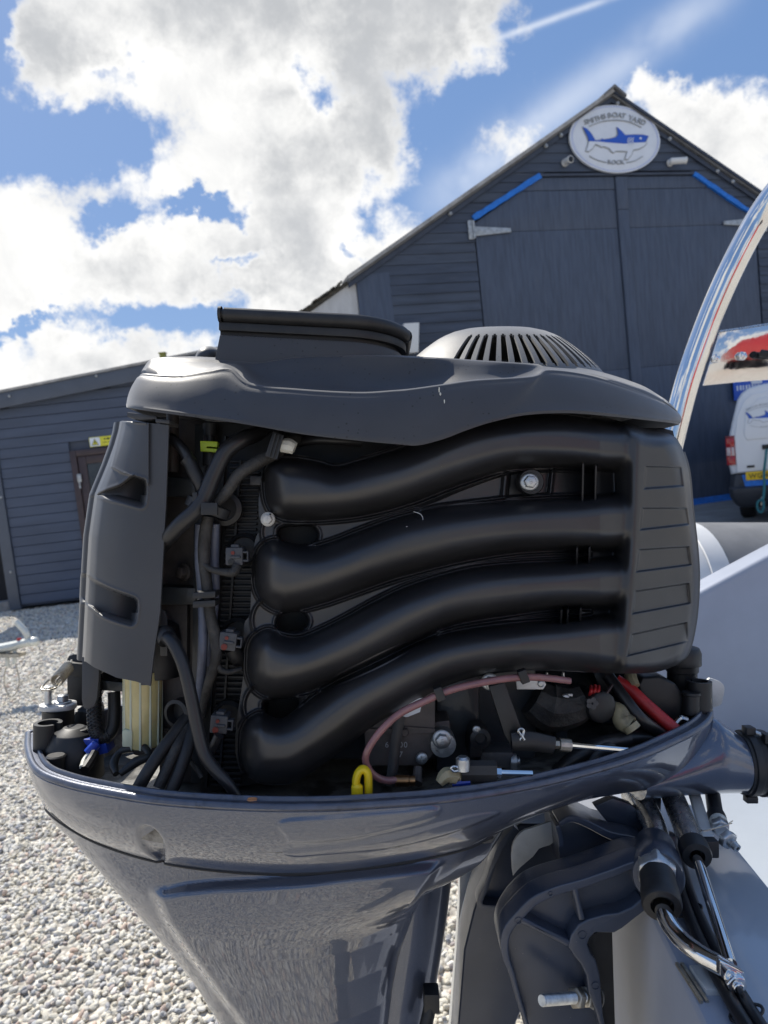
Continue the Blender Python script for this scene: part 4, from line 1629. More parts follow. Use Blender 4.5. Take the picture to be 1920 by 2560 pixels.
def bolt(parent, pos, axis, r, kind='flange', m=None, name='bolt', label=None):
    m = m or M['zinc']
    key = (kind, m.name)
    if key not in _bolt:
        b = MB()
        Z = Vector((0, 0, 1))
        if kind == 'flange':
            b.lathe((0, 0, 0), Z, [(1, 0), (1, .12), (.82, .24)], 24)
            b.lathe((0, 0, .2), Z, [(.70, 0), (.70, .62), (.60, .72)], 6)
            b.lathe((0, 0, .9), Z, [(.50, 0), (.46, .05)], 18)
            # raised grade mark, like an 8 lying in the head
            for sy in (-.13, .13):
                b.tube([(-.14, sy - .10, .95), (.14, sy - .10, .95), (.14, sy + .10, .95), (-.14, sy + .10, .95)], .035, 5, per=1, closed=True)
        elif kind == 'nut':
            b.lathe((0, 0, 0), Z, [(.95, 0), (1, .08), (1, .72), (.92, .8)], 6)
            b.lathe((0, 0, .78), Z, [(.52, 0), (.52, .35), (.44, .42)], 16)
        elif kind == 'screw':
            b.lathe((0, 0, 0), Z, [(1, 0), (1, .18), (.75, .42), (.3, .5)], 18)
            b.mbox
            b.obox((0, 0, .5), Vector((.55, 0, 0)), Vector((0, .11, 0)), Vector((0, 0, .03)))
            b.obox((0, 0, .501), Vector((.11, 0, 0)), Vector((0, .55, 0)), Vector((0, 0, .03)))
        o = b.build('bolt_master', m, None, bevel=.04, seg=1)
        _bolt[key] = o.data
        bpy.data.objects.remove(o)
    o = bpy.data.objects.new(name, _bolt[key])
    COL.objects.link(o)
    o.parent = parent
    off = ROOT[parent.name]
    o.location = Vector(pos) - off
    o.rotation_mode = 'QUATERNION'
    o.rotation_quaternion = Vector(axis).to_track_quat('Z', 'Y')
    o.scale = (r, r, r)
    ROOT[o.name] = off
    if label:
        o['label'] = label
    return o


def pin(pts, d):
    return PX(pts, d)


TOW = -FWD                                      # towards the camera side


# ============ intake manifold: one moulded face, four runners and the plenum
def manifold():
    top = cr([(660, 1166), (690, 1142), (755, 1138), (838, 1158), (890, 1146), (950, 1124), (1003, 1106), (1100, 1070), (1250, 1030), (1380, 1024), (1500, 1040), (1600, 1068), (1680, 1088), (1704, 1116)], 8)
    right = cr([(1704, 1116), (1722, 1180), (1732, 1280), (1744, 1390), (1746, 1470), (1738, 1560), (1720, 1632), (1690, 1664)], 8)
    bot = cr([(624, 1945), (660, 1962), (700, 1962), (742, 1953), (803, 1914), (864, 1870), (929, 1818), (994, 1779), (1081, 1731), (1160, 1701), (1250, 1683), (1350, 1676), (1450, 1680), (1560, 1684), (1640, 1680), (1690, 1664)], 8)
    left = cr([(660, 1166), (648, 1230), (647, 1283), (653, 1318), (638, 1350), (629, 1431), (625, 1531), (610, 1566), (608, 1678), (605, 1715), (593, 1795), (588, 1870), (600, 1925), (624, 1945)], 8)
    NX, NY = 460, 350

    def rs(c, n):
        c = np.array(c)
        s = np.concatenate([[0], np.cumsum(np.hypot(*np.diff(c, axis=0).T))])
        t = np.linspace(0, s[-1], n)
        return np.stack([np.interp(t, s, c[:, 0]), np.interp(t, s, c[:, 1])], 1)
    T, B_, Lf, Rt = rs(top, NX), rs(bot, NX), rs(left, NY), rs(right, NY)
    u = np.linspace(0, 1, NX)[None, :, None]
    v = np.linspace(0, 1, NY)[:, None, None]
    G = (1 - v) * T[None] + v * B_[None] + (1 - u) * Lf[:, None] + u * Rt[:, None] - ((1 - u) * (1 - v) * T[0] + u * (1 - v) * T[-1] + (1 - u) * v * B_[0] + u * v * B_[-1])
    px, py = G[..., 0], G[..., 1]
    R1 = [(666, 1180), (676, 1160), (700, 1150), (742, 1150), (800, 1160), (838, 1170), (890, 1158), (994, 1127), (1081, 1092), (1160, 1064), (1250, 1046), (1380, 1040), (1500, 1055), (1600, 1080),
          (1600, 1170), (1540, 1176), (1424, 1166), (1313, 1166), (1241, 1178), (1120, 1218), (1038, 1250), (951, 1276), (864, 1291), (760, 1298), (708, 1293), (682, 1275), (668, 1240)]
    R2 = [(642, 1420), (645, 1390), (660, 1365), (690, 1354), (734, 1366), (777, 1371), (829, 1359), (907, 1329), (994, 1298), (1081, 1278), (1164, 1266), (1289, 1254), (1434, 1248), (1600, 1243),
          (1600, 1362), (1412, 1371), (1290, 1378), (1160, 1398), (1038, 1428), (951, 1454), (820, 1500), (725, 1524), (690, 1520), (660, 1500), (643, 1465)]
    R3 = [(623, 1650), (626, 1615), (642, 1590), (673, 1577), (708, 1594), (751, 1598), (803, 1578), (864, 1548), (951, 1501), (1038, 1463), (1160, 1428), (1270, 1414), (1400, 1408), (1600, 1402),
          (1600, 1508), (1400, 1518), (1273, 1534), (1160, 1552), (1103, 1570), (1038, 1602), (951, 1650), (864, 1689), (777, 1723), (703, 1740), (673, 1738), (642, 1720), (625, 1687)]
    R4 = [(606, 1860), (609, 1825), (624, 1800), (651, 1786), (677, 1797), (703, 1801), (734, 1787), (777, 1752), (842, 1705), (907, 1671), (994, 1629), (1081, 1596), (1160, 1578), (1273, 1563), (1400, 1553), (1600, 1545),
          (1600, 1676), (1450, 1674), (1350, 1671), (1250, 1678), (1160, 1696), (1081, 1726), (994, 1774), (929, 1813), (864, 1865), (803, 1909), (742, 1948), (690, 1956), (656, 1954), (623, 1937), (608, 1900)]
    smooth = lambda p: [tuple(q) for q in cr(p, 4, True)]
    runners = [smooth(r) for r in (R1, R2, R3, R4)]
    S = [sdf(px, py, r) for r in runners]
    PL = [(1545, 1040), (1620, 1070), (1690, 1085), (1730, 1180), (1765, 1390), (1760, 1560), (1720, 1670), (1640, 1700), (1530, 1700), (1530, 1560), (1545, 1300)]
    SP = sdf(px, py, smooth(PL))

    def dome(s, w, H, p=2.0):
        t = np.clip(s / w, 0, 1)
        return H * (1 - (1 - t) ** p) ** (1 / p) * (s > 0)
    H = np.zeros_like(px)
    taper = 1 - .25 * sstep(px, 900, 1500)
    for i, s in enumerate(S):
        h = dome(s, 64 * taper, .050, 2.0)
        H = np.maximum(H, h)
    # plenum: rises from the runner ends to a ridge, then a flat face falling slightly to the right
    ridge_x = 1600 - (py - 1080) * (40 / 580)
    pl = np.where(px < ridge_x, .046 + .012 * sstep(px, ridge_x - 46, ridge_x), .058 - .010 * np.clip((px - ridge_x) / 150, 0, 1))
    edge = np.sqrt(np.clip(1 - (1 - np.clip(SP / 48, 0, 1)) ** 2, 0, 1)) * (SP > 0)
    ptop = np.minimum(py - np.interp(px, T[:, 0], T[:, 1]), np.interp(px, B_[:, 0], B_[:, 1]) - py)
    erim = np.sqrt(np.clip(1 - (1 - np.clip(ptop / 26, 0, 1)) ** 2, 0, 1))
    rx = np.interp(py, Rt[:, 1], Rt[:, 0])
    erim = np.minimum(erim, np.sqrt(np.clip(1 - (1 - np.clip((rx - px) / 16, 0, 1)) ** 2, 0, 1)))
    Q = pl * edge * (.25 + .75 * erim)
    kk = .012
    hh = np.clip(.5 + .5 * (H - Q) / kk, 0, 1)
    H = Q * (1 - hh) + H * hh + kk * hh * (1 - hh) * sstep(np.minimum(H, Q), .002, .03)
    k = np.array([1, 4, 6, 4, 1]) / 16
    for _ in range(4):
        for ax in (0, 1):
            Hp = np.pad(H, [(2, 2) if a == ax else (0, 0) for a in (0, 1)], mode='edge')
            H = sum(k[j] * np.take(Hp, range(j, j + H.shape[ax]), axis=ax) for j in range(5))
    # beads and ledges round each foot
    for s in S:
        H += .0040 * np.exp(-((s + 12) / 2.8) ** 2) * (px < 1480)
        H -= .0016 * np.exp(-((s + 4) / 3.0) ** 2) * (px < 1480)
    # slots through the plate
    slots = [[(700, 1318), (770, 1313), (792, 1325), (795, 1345), (780, 1361), (740, 1363), (700, 1350)],
             [(700, 1535), (748, 1527), (768, 1540), (771, 1560), (755, 1578), (715, 1580), (690, 1570)],
             [(662, 1752), (735, 1742), (752, 1752), (745, 1772), (712, 1796), (690, 1798), (664, 1785)]]
    hole = np.full_like(px, -99.0)
    for p in slots:
        s = sdf(px, py, smooth(p))
        H = np.where(s > 0, H - .012 * sstep(s, 0, 5), H)
        hole = np.maximum(hole, s)
        H += .0022 * np.exp(-((s + 6) / 3.0) ** 2) * (s < 0)
    # curved ledges to the left of the slots
    for cx, cy, r in ((690, 1350, 56), (672, 1570, 62), (655, 1785, 66)):
        q = np.hypot(px - cx - 20, (py - cy + 20))
        H += .004 * np.exp(-((q - r) / 4) ** 2) * (px < cx) * (py < cy + 10) * np.all([s < 0 for s in S], axis=0)
    # pockets between the two upper runners
    for p, dp in (([(1040, 1272), (1150, 1225), (1258, 1184), (1252, 1242), (1150, 1258), (1052, 1275)], .004), ([(1274, 1180), (1330, 1174), (1378, 1173), (1371, 1234), (1266, 1246)], .006)):
        s = sdf(px, py, p)
        H -= dp * sstep(s, 0, 3)
        H += .0022 * np.exp(-((s + 5) / 3.5) ** 2)
    # recessed panels on the plenum face
    for p in ([(1614, 1166), (1702, 1168), (1708, 1215), (1610, 1222)], [(1605, 1270), (1716, 1270), (1722, 1311), (1600, 1325)], [(1597, 1374), (1722, 1366), (1728, 1412), (1590, 1430)],
              [(1588, 1478), (1722, 1458), (1726, 1508), (1580, 1535)], [(1580, 1586), (1716, 1556), (1720, 1604), (1568, 1640)]):
        s = sdf(px, py, p) + 2
        H -= .0036 * sstep(s, 0, 5)
    base = np.interp(px, [560, 700, 900, 1100, 1300, 1500, 1600, 1700, 1760], [.684, .682, .680, .682, .690, .708, .724, .744, .756])
    D = base - H
    Pw = unproj(px, py, D)
    Nn = grid_normals(Pw)
    idx = np.arange(NX * NY).reshape(NY, NX)
    quads = np.stack([idx[:-1, :-1], idx[:-1, 1:], idx[1:, 1:], idx[1:, :-1]], -1).reshape(-1, 4)
    cxq = lambda A: (A[:-1, :-1] + A[1:, 1:]).reshape(-1) / 2
    S4 = np.stack([cxq(s) for s in S])
    spx = cxq(px)
    region = np.zeros(len(quads), int)
    best = S4.argmax(0)
    rdg = cxq(ridge_x)
    inr = (S4.max(0) > 1) & (spx < rdg)
    region[inr] = best[inr] + 1
    region[spx >= rdg] = 5
    region[(spx < rdg) & (spx > 1545) & (region == 0)] = 5
    region[cxq(hole) > 4] = -1
    Vf, Nf = Pw.reshape(-1, 3), Nn.reshape(-1, 3)
    q0 = quads[len(quads) // 2]
    if np.dot(np.cross(Vf[q0[1]] - Vf[q0[0]], Vf[q0[2]] - Vf[q0[0]]), Nf[q0[0]]) < 0:
        quads = quads[:, ::-1]
    man = None
    # back skirt: the face plate carried back
    for r, nm in enumerate(['intake_manifold', 'runner', 'runner', 'runner', 'runner', 'plenum']):
        q = quads[region == r]
        used, inv = np.unique(q, return_inverse=True)
        q2 = inv.reshape(q.shape)
        V, N = Vf[used], Nf[used]
        if r == 0:
            man = mesh_part(nm, M['black'], P_, V, q2, N)
        else:
            mesh_part(nm, M['black'], man, V, q2, N)
    # edge wall going back from the outline
    loop = list(idx[0, :]) + list(idx[1:, -1]) + list(idx[-1, -2::-1]) + list(idx[-2:0:-1, 0])
    b = MB()
    fr = [Vector(Vf[i]) for i in loop]
    n = len(fr)
    rim = [p + (L3(.12, .79, -.02) - p) * .012 + FWD * .004 for p in fr]
    far = [p + FWD * .05 + (L3(.12, .79, -.02) - p) * .04 for p in fr]
    b.loft([fr, rim, far], True, False, True)
    b.build('edge_wall', M['black_soft'], man)
    # dark rim of the plenum's back half
    b = MB()
    rp = [W(x + 4, y - 2, .750) for x, y in right[2:]] 
    lp = [W(x - 75, y, .80) for x, y in right[2:]]
    b.loft([[W(x - 2, y, .742) for x, y in right[2:]], rp, [W(x + 4, y, .775) for x, y in right[2:]], lp], False, False, False)
    b.build('plenum_back', M['rubber'], man)
    # thin ribs tying the runners together
    for x0, y0, x1, y1 in ((1458, 1118, 1456, 1262), (1490, 1126, 1488, 1262), (1443, 1352, 1441, 1416), (1474, 1350, 1473, 1414), (1404, 1512, 1402, 1560), (1420, 1512, 1418, 1558), (1452, 1508, 1450, 1556)):
        b = MB()
        dd = np.interp((x0 + x1) / 2, [1300, 1500, 1600], [.690, .708, .724])
        dn, df = dd - .034, dd + .004
        w = 2.6
        tall = y1 - y0
        b.box8([W(x0 - w, y0 + tall * .28, dn), W(x0 + w, y0 + tall * .28, dn), W(x0 + w, y0, df), W(x0 - w, y0, df), W(x1 - w, y1, dn + .01), W(x1 + w, y1, dn + .01), W(x1 + w, y1, df), W(x1 - w, y1, df)])
        b.build('rib', M['black_soft'], man, bevel=.0004, seg=1)
    # fixings
    bb = MB()
    bb.lathe(W(1322, 1206, .686), TOW, [(.0125, 0), (.0125, .010), (.0115, .012)], 24)
    bb.build('rubber_washer', M['rubber'], man)
    bolt(man, W(1323, 1205, .6735), TOW, .0088)
    bolt(man, W(1348, 1191, .682), TOW, .003, 'screw', M['alu'], 'peg')
    bolt(man, W(670, 1298, .678), TOW, .0070, m=M['alu'])
    # hair fallen on the face
    h = MB()
    h.tube([W(1034, 1279, .655), W(1052, 1286, .652), W(1057, 1300, .648), W(1046, 1312, .644), W(1015, 1317, .642)], .00035, 5)
    tag(h.build('hair', M['alu']), 'thin pale hair curled on the black intake runners', 'hair')
    return man


MAN = manifold()


# ============ top cover
def top_cover():
    Bk = [(334, 1026, .80), (318, 1019, .735), (319, 1018, .685), (360, 1025, .652), (440, 1036, .636), (520, 1046, .627), (590, 1056, .622), (650, 1066, .620), (760, 1085, .617), (900, 1101, .615), (1000, 1110, .615), (1046, 1112, .615), (1110, 1096, .617), (1165, 1075, .620), (1230, 1054, .623), (1320, 1036, .631), (1430, 1032, .645), (1550, 1042, .670), (1640, 1052, .705), (1690, 1058, .745), (1699, 1061, .80)]
    Ck = [(362, 958, .80), (350, 942, .735), (352, 934, .695), (385, 936, .672), (450, 938, .658), (520, 927, .652), (572, 922, .650), (622, 960, .636), (740, 974, .630), (890, 982, .628), (985, 977, .628), (1030, 973, .628), (1110, 962, .631), (1190, 951, .635), (1333, 941, .646), (1374, 924, .664), (1480, 938, .682), (1590, 974, .705), (1657, 1003, .735), (1687, 1024, .765), (1697, 1033, .80)]
    Tk = [(374, 930, .80), (366, 916, .745), (370, 904, .715), (392, 900, .70), (470, 902, .692), (540, 906, .690), (585, 909, .690), (640, 911, .690), (740, 897, .690), (880, 893, .690), (980, 892, .690), (1020, 894, .690), (1100, 898, .686), (1190, 904, .682), (1315, 912, .682), (1378, 917, .70), (1487, 929, .712), (1600, 963, .735), (1650, 990, .76), (1675, 1008, .775), (1688, 1021, .80)]
    per = 12
    B3 = np.array(cr([tuple(W(*p)) for p in Bk], per))
    C3 = np.array(cr([tuple(W(*p)) for p in Ck], per))
    T3 = np.array(cr([tuple(W(*p)) for p in Tk], per))
    n = len(B3)
    fw, up = _R[1], _R[2]
    cols = []
    scoop = np.interp(np.arange(n), [5.6 * per, 7 * per, 13.6 * per, 14.8 * per], [0, 1, 1, 0])
    for i in range(n):
        b, c, t = B3[i], C3[i], T3[i]
        din = np.array(list(L3(.05, .79, .06))) - b
        din -= up * din.dot(up)
        din /= np.linalg.norm(din)
        row = [b + din * .020 + up * .016, b + din * .0022 + up * .0002, b + din * .0006 - up * .0004, b + up * .0022]
        for k in (.12, .28, .45, .62, .78, .9):
            p = b * (1 - k) + c * k
            p = p - din * .0028 * math.sin(math.pi * k)
            row.append(p)
        s = scoop[i]
        row.append(c - up * .0022)
        row.append(c - up * .0007 + din * .0005)
        row.append(c + up * .0003 * s + din * .0016)
        row.append(c + up * (.0009 * s + .0004) + din * .0034)
        # shelf behind the crease and the wall beyond
        sh = t + (c - t) * .5
        deep = t * 1.0
        deep = deep - up * ((deep - c).dot(up)) + din * -.002
        for k in (.25, .5, .75, .92):
            a1 = c * (1 - k) + t * k
            # a lazy S: shelf first, then up the wall
            sc = c + din * ((t - c).dot(din)) * (1 - (1 - k) ** 2.2) + up * ((t - c).dot(up)) * (k ** 2.4) + (t - c - din * (t - c).dot(din) - up * (t - c).dot(up)) * k
            pxm = CX + (a1 - _C) @ _R[0] / ((a1 - _C) @ _R[1]) * F
            bump = .0095 * math.exp(-((pxm - 1180) / 75) ** 2) * {.25: .35, .5: 1, .75: .9, .92: .45}[k]
            row.append(a1 * (1 - s) + sc * s - din * bump)
        row.append(t)
        row.append(t + din * .003 + up * .0022)
        row.append(t + din * .012 + up * .0042)
        row.append(t + din * .035 + up * .007)
        cols.append(row)
    m = len(cols[0])
    A = np.array(cols)                        # n x m x 3
    # far side: mirror across the motor's centre plane
    Mx = A.copy()
    q = (A - _C) @ _R[1]
    Mx = A + ((.80 * 2 - q) - q)[..., None] * fw
    b = MB()
    allrings = [[Vector(p) for p in col] for col in A] + [[Vector(p) for p in col] for col in Mx[::-1][1:-1]]
    nr = len(allrings)
    vs = [p for r in allrings for p in r]
    fs = []
    for i in range(nr):
        j = (i + 1) % nr
        for k in range(m - 1):
            fs.append((i * m + k, j * m + k, j * m + k + 1, i * m + k + 1))
    b.add(vs, fs)
    # roof of the cover: join near and far inner edges
    for i in range(n - 1):
        a0, a1 = Vector(A[i, -1]), Vector(A[i + 1, -1])
        b0, b1 = Vector(Mx[i, -1]), Vector(Mx[i + 1, -1])
        c0, c1 = (a0 + b0) / 2 + UPV * .004, (a1 + b1) / 2 + UPV * .004
        b.add([a0, a1, c1, c0], [(0, 1, 2, 3)])
        b.add([c0, c1, b1, b0], [(0, 1, 2, 3)])
    # underside closing sheet
    ring = [Vector(c[0]) for c in A] + [Vector(c[0]) for c in Mx[::-1][1:-1]]
    b.add(ring, [tuple(range(len(ring)))])
    cov = b.build('top_cover', M['cover'], P_, angle=42)
    # swellings in the scoop and behind it
    bl = MB()
    bl.ball(W(530, 902, .76), RGT * .016, FWD * .03, UPV * .014, 24, 14)
    bl.build('blister', M['cover'], cov)
    # moulded swage on the flank
    # flywheel dome with radial slots
    cx, cd_ = (1248 - CX) / F * .80, .80
    prof = [(.001, .2075), (.02, .2070), (.04, .2052), (.052, .2022), (.061, .1985), (.068, .1948), (.0705, .1932), (.076, .1895), (.084, .1835), (.092, .1768), (.100, .1695), (.1065, .1628), (.109, .1600), (.114, .1540), (.120, .1460), (.125, .1370), (.129, .1250)]
    NA = 360
    bm = bmesh.new()
    rows = []
    for r, z in prof:
        row = []
        for k in range(NA):
            a = 2 * math.pi * k / NA
            row.append(bm.verts.new(L3(cx + r * math.cos(a), cd_ + r * math.sin(a), z + r * math.sin(a) * .16) - ROOT[cov.name]))
        rows.append(row)
    bm.faces.new(rows[0])
    for i in range(len(prof) - 1):
        for k in range(NA):
            deg = (k * 360 / NA + .5)
            rel = (deg - 234) % 360                 # slots start left of the near side and run round to the right
            ph = rel % 7.0
            slot = rel < 7 * 18 and ph < 4.0 and 5 <= i <= 11
            if slot:
                # rounded ends
                if i in (5, 11) and (ph < 1.0 or ph > 3.0):
                    slot = False
            if slot:
                continue
            j = (k + 1) % NA
            bm.faces.new((rows[i][k], rows[i][j], rows[i + 1][j], rows[i + 1][k]))
    bmesh.ops.recalc_face_normals(bm, faces=bm.faces)
    bmesh.ops.solidify(bm, geom=bm.faces[:], thickness=.003)
    me = bpy.data.meshes.new('vent_dome')
    bm.to_mesh(me)
    bm.free()
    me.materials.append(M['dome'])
    me.polygons.foreach_set('use_smooth', [True] * len(me.polygons))
    me.set_sharp_from_angle(angle=rad(45))
    o = bpy.data.objects.new('vent_dome', me)
    COL.objects.link(o)
    o.parent = cov
    ROOT[o.name] = ROOT[cov.name]
    fl = MB()
    fl.lathe(L3(cx, cd_, .100), UPV, [(.080, 0), (.080, .050), (.074, .055), (.02, .057)], 48)
    fl.build('flywheel', M['steel'], cov, angle=40)
    # bird lime and dust streak on the flank
    d = MB()
    for (x, y, w, h) in ((1098, 975, 1.5, 7), (1101, 985, 2.2, 4), (1111, 1004, 1.2, 5)):
        d.ball(W(x, y, .6215), RGT * (w / F * .62), FWD * .0008, UPV * (h / F * .62), 8, 6)
    d.build('lime_spot', M['white_cap'], cov)
    return cov


COV = top_cover()


# ============ intake trunk on top
def trunk():
    # plan of the trunk: near side, rounded right end, far side
    def plan(off, dz=0.0):
        xl = (546 - CX) / F * .69
        xr = (1003 - CX) / F * .80
        pts = []
        y0, y1 = .695 - off, .915 + off
        pts.append((xl, y0))
        R = .056 + off
        xr += off
        for a in np.linspace(-90, 90, 17):
            if a <= 0:
                pts.append((xr - R + R * math.cos(rad(a)), y0 + R + R * math.sin(rad(a))))
            else:
                pts.append((xr - R + R * math.cos(rad(a)), y1 - R + R * math.sin(rad(a))))
        pts.append((xl, y1))
        return pts
    zl = lambda x, z0: z0 - (x + .16) * .052       # the top runs down to the right
    root = None
    b = MB()
    pl = plan(0)
    b.loft([[L3(x + (-.006 if i in (0, len(pl) - 1) else 0), y, .143) for i, (x, y) in enumerate(pl)], [L3(x, y, zl(x, .1735)) for x, y in pl]])
    tr = b.build('intake_trunk', M['cover'], P_, bevel=.0015, angle=40)
    b = MB()
    pl = plan(-.003)
    b.loft([[L3(x, y, zl(x, .1730)) for x, y in pl], [L3(x, y, zl(x, .1775)) for x, y in pl]])
    b.build('seal_groove', M['rubber'], tr)
    b = MB()
    pl = plan(.004)
    b.loft([[L3(x, y, zl(x, .1772)) for x, y in pl], [L3(x, y, zl(x, .1852)) for x, y in pl]])
    b.build('seal_flange', M['black_soft'], tr, bevel=.001)
    b = MB()
    pl = plan(.003)
    x0_, x1_ = pl[0][0], pl[1][0]
    run = [(x0_ + (x1_ - x0_) * k / 8) for k in range(1, 8)]
    pl = [pl[0]] + [(x, pl[0][1]) for x in run] + pl[1:-1] + [(x, pl[-1][1]) for x in run[::-1]] + [pl[-1]]
    path = [L3(x, y, zl(x, .1925)) for x, y in pl]
    b.tube([path[0] + (path[1] - path[0]).normalized() * .0055] + path[1:-1] + [path[-1] + (path[-2] - path[-1]).normalized() * .0055], .0072, 12, per=3)
    b.build('seal_tube', M['rubber'], tr)
    b = MB()
    pl = plan(-.002)
    b.loft([[L3(x, y, zl(x, .1845)) for x, y in pl], [L3(x, y, zl(x, .1905)) for x, y in pl]])
    b.build('lid', M['black_soft'], tr)
    # loose end of the seal
    b = MB()
    e = path[0] + RGT * .0045
    b.lathe(e - RGT * .0035, -RGT, [(.0078, -.002), (.0078, .001), (.0050, .001), (.0050, -.004)], 14, cap=False)
    b.build('seal_end', M['rubber'], tr)


trunk()


# ============ curved side cover at the left (aft) end
def side_cover():
    NY, NX = 300, 150
    ys = np.linspace(1052, 1712, NY)
    # silhouette left edge and free right edge, by row
    xl = np.interp(ys, [1052, 1075, 1110, 1160, 1235, 1290, 1340, 1420, 1500, 1640, 1712], [300, 296, 286, 268, 237, 229, 222, 217, 213, 206, 203])
    xr = np.interp(ys, [1052, 1062, 1255, 1530, 1640, 1712], [423, 422, 415, 400, 384, 376])
    a = np.linspace(0, 1, NX)
    # the panel wraps away at the left: a is arc length, quarter bend at the far end
    Xf = np.sin(np.clip(a, 0, 1) * math.pi / 2 * .98)
    px = xr[:, None] + (xl - xr)[:, None] * np.where(a < .8, a / .8 * .96, .96 + .04 * np.sin((a - .8) / .2 * math.pi / 2))[None]
    py = np.repeat(ys[:, None], NX, 1)
    # bottom edge slopes up to the left: shift the rows
    botcurve = lambda x: np.interp(x, [200, 212, 232, 290, 340, 378], [1652, 1654, 1668, 1694, 1704, 1716])
    tt = (py - 1052) / (1712 - 1052)
    topc = lambda x: np.interp(x, [295, 305, 360, 425], [1056, 1052, 1056, 1063])
    py = topc(px) + (botcurve(px) - topc(px)) * tt
    px = np.interp(py, ys, xr)[:, :] + (np.interp(py, ys, xl) - np.interp(py, ys, xr)) * np.where(a < .8, a / .8 * .96, .96 + .04 * np.sin((a - .8) / .2 * math.pi / 2))[None]
    D = .655 + .035 * np.clip(a / .8, 0, 1)[None] ** 3 + .05 * np.clip((a - .72) / .28, 0, 1)[None] ** 1.6 + 0 * py
    # raised upper leaf
    leaf = sdf(px, py, [(303, 1052), (430, 1058), (430, 1225), (366, 1212), (352, 1198), (300, 1182), (276, 1168), (290, 1110)])
    D = D - .0035 * sstep(leaf, -1, 3) * (px < 372)
    rim = .0012 * np.exp(-((leaf - 3) / 3) ** 2) * (px < 366)
    D -= rim
    for poly in ([(240, 1238), (262, 1226), (300, 1212), (330, 1190), (345, 1192), (362, 1198), (367, 1212), (365, 1255), (356, 1268), (340, 1266), (300, 1255), (262, 1246)],
                 [(214, 1436), (236, 1450), (280, 1472), (325, 1488), (341, 1496), (346, 1512), (342, 1550), (334, 1562), (318, 1562), (262, 1543), (232, 1520), (214, 1508), (208, 1480)]):
        sm = [tuple(q) for q in cr(poly, 4, True)]
        s = sdf(px, py, sm)
        x0, x1 = min(p[0] for p in poly), max(p[0] for p in poly)
        ramp = .005 + .042 * np.clip((px - x0) / (x1 - x0), 0, 1) ** 1.2
        low = max(p[1] for p in poly)
        D += ramp * sstep(s, -1, np.where(py > low - 30, 16, 5))
        D -= .0010 * np.exp(-((s + 3) / 3) ** 2)
    Pw = unproj(px, py, D)
    # wrap round the back end
    back = []
    for j in range(1, 26):
        t = j / 25
        th = t * math.pi
        # half turn to the mirrored far side
        q = (Pw[:, -1] - _C) @ _R[1]
        half = .80 - q
        e = Pw[:, -1] + (half * (1 - np.cos(th)))[:, None] * _R[1] - (.018 * math.sin(th)) * _R[0]
        back.append(e)
    far = Pw[:, ::-1][:, 1:]
    qf = (far - _C) @ _R[1]
    far = far + (.80 * 2 - 2 * qf)[..., None] * _R[1]
    A = np.concatenate([Pw, np.stack(back, 1), far], 1)
    N = grid_normals(Pw)
    nY, nX = A.shape[:2]
    idx = np.arange(nY * nX).reshape(nY, nX)
    qd = np.stack([idx[:-1, :-1], idx[:-1, 1:], idx[1:, 1:], idx[1:, :-1]], -1).reshape(-1, 4)
    me_o = mesh_part('side_cover', M['sidecover'], P_, A.reshape(-1, 3), qd)
    me_o.data.set_sharp_from_angle(angle=rad(60))
    # turned edge at the right and along the bottom
    b = MB()
    e = [Vector(p) for p in A[:, 0]]
    b.loft([e, [p + FWD * .0035 - RGT * .0002 for p in e], [p + FWD * .0035 - RGT * .010 for p in e]], False, False, False)
    b.build('edge_return', M['sidecover'], me_o)
    b = MB()
    e = [Vector(p) for p in A[0, :]]
    ctr = L3(-.27, .80, .10)
    b.loft([e, [p + (ctr - p) * .03 for p in e], [p + (ctr - p) * .5 - UPV * .004 for p in e]], False, False, False)
    b.build('top_return', M['sidecover'], me_o)
    # tongue hanging below
    t = MB()
    pts = [(204, 1640), (249, 1655), (247, 1700), (243, 1745), (236, 1766), (222, 1774), (208, 1772), (203, 1750)]
    t.pxprism([tuple(q) for q in pts], .705, .711)
    t.build('tongue', M['sidecover'], me_o, bevel=.002)
    # clips between panel and top cover
    for q, d in (([(317, 1030), (392, 1040), (392, 1048), (352, 1050), (317, 1042)], .66), ([(388, 1046), (424, 1050), (424, 1060), (388, 1056)], .655)):
        c = MB()
        c.pxprism(q, d, d + .03)
        c.build('clip', M['sidecover'], me_o, bevel=.001)
    # scuff
    s = MB()
    s.ball(W(306, 1360, .6705), RGT * .0018, FWD * .0006, UPV * .0030, 8, 6)
    s.build('scuff', M['signgrey'], me_o)
    return me_o


side_cover()


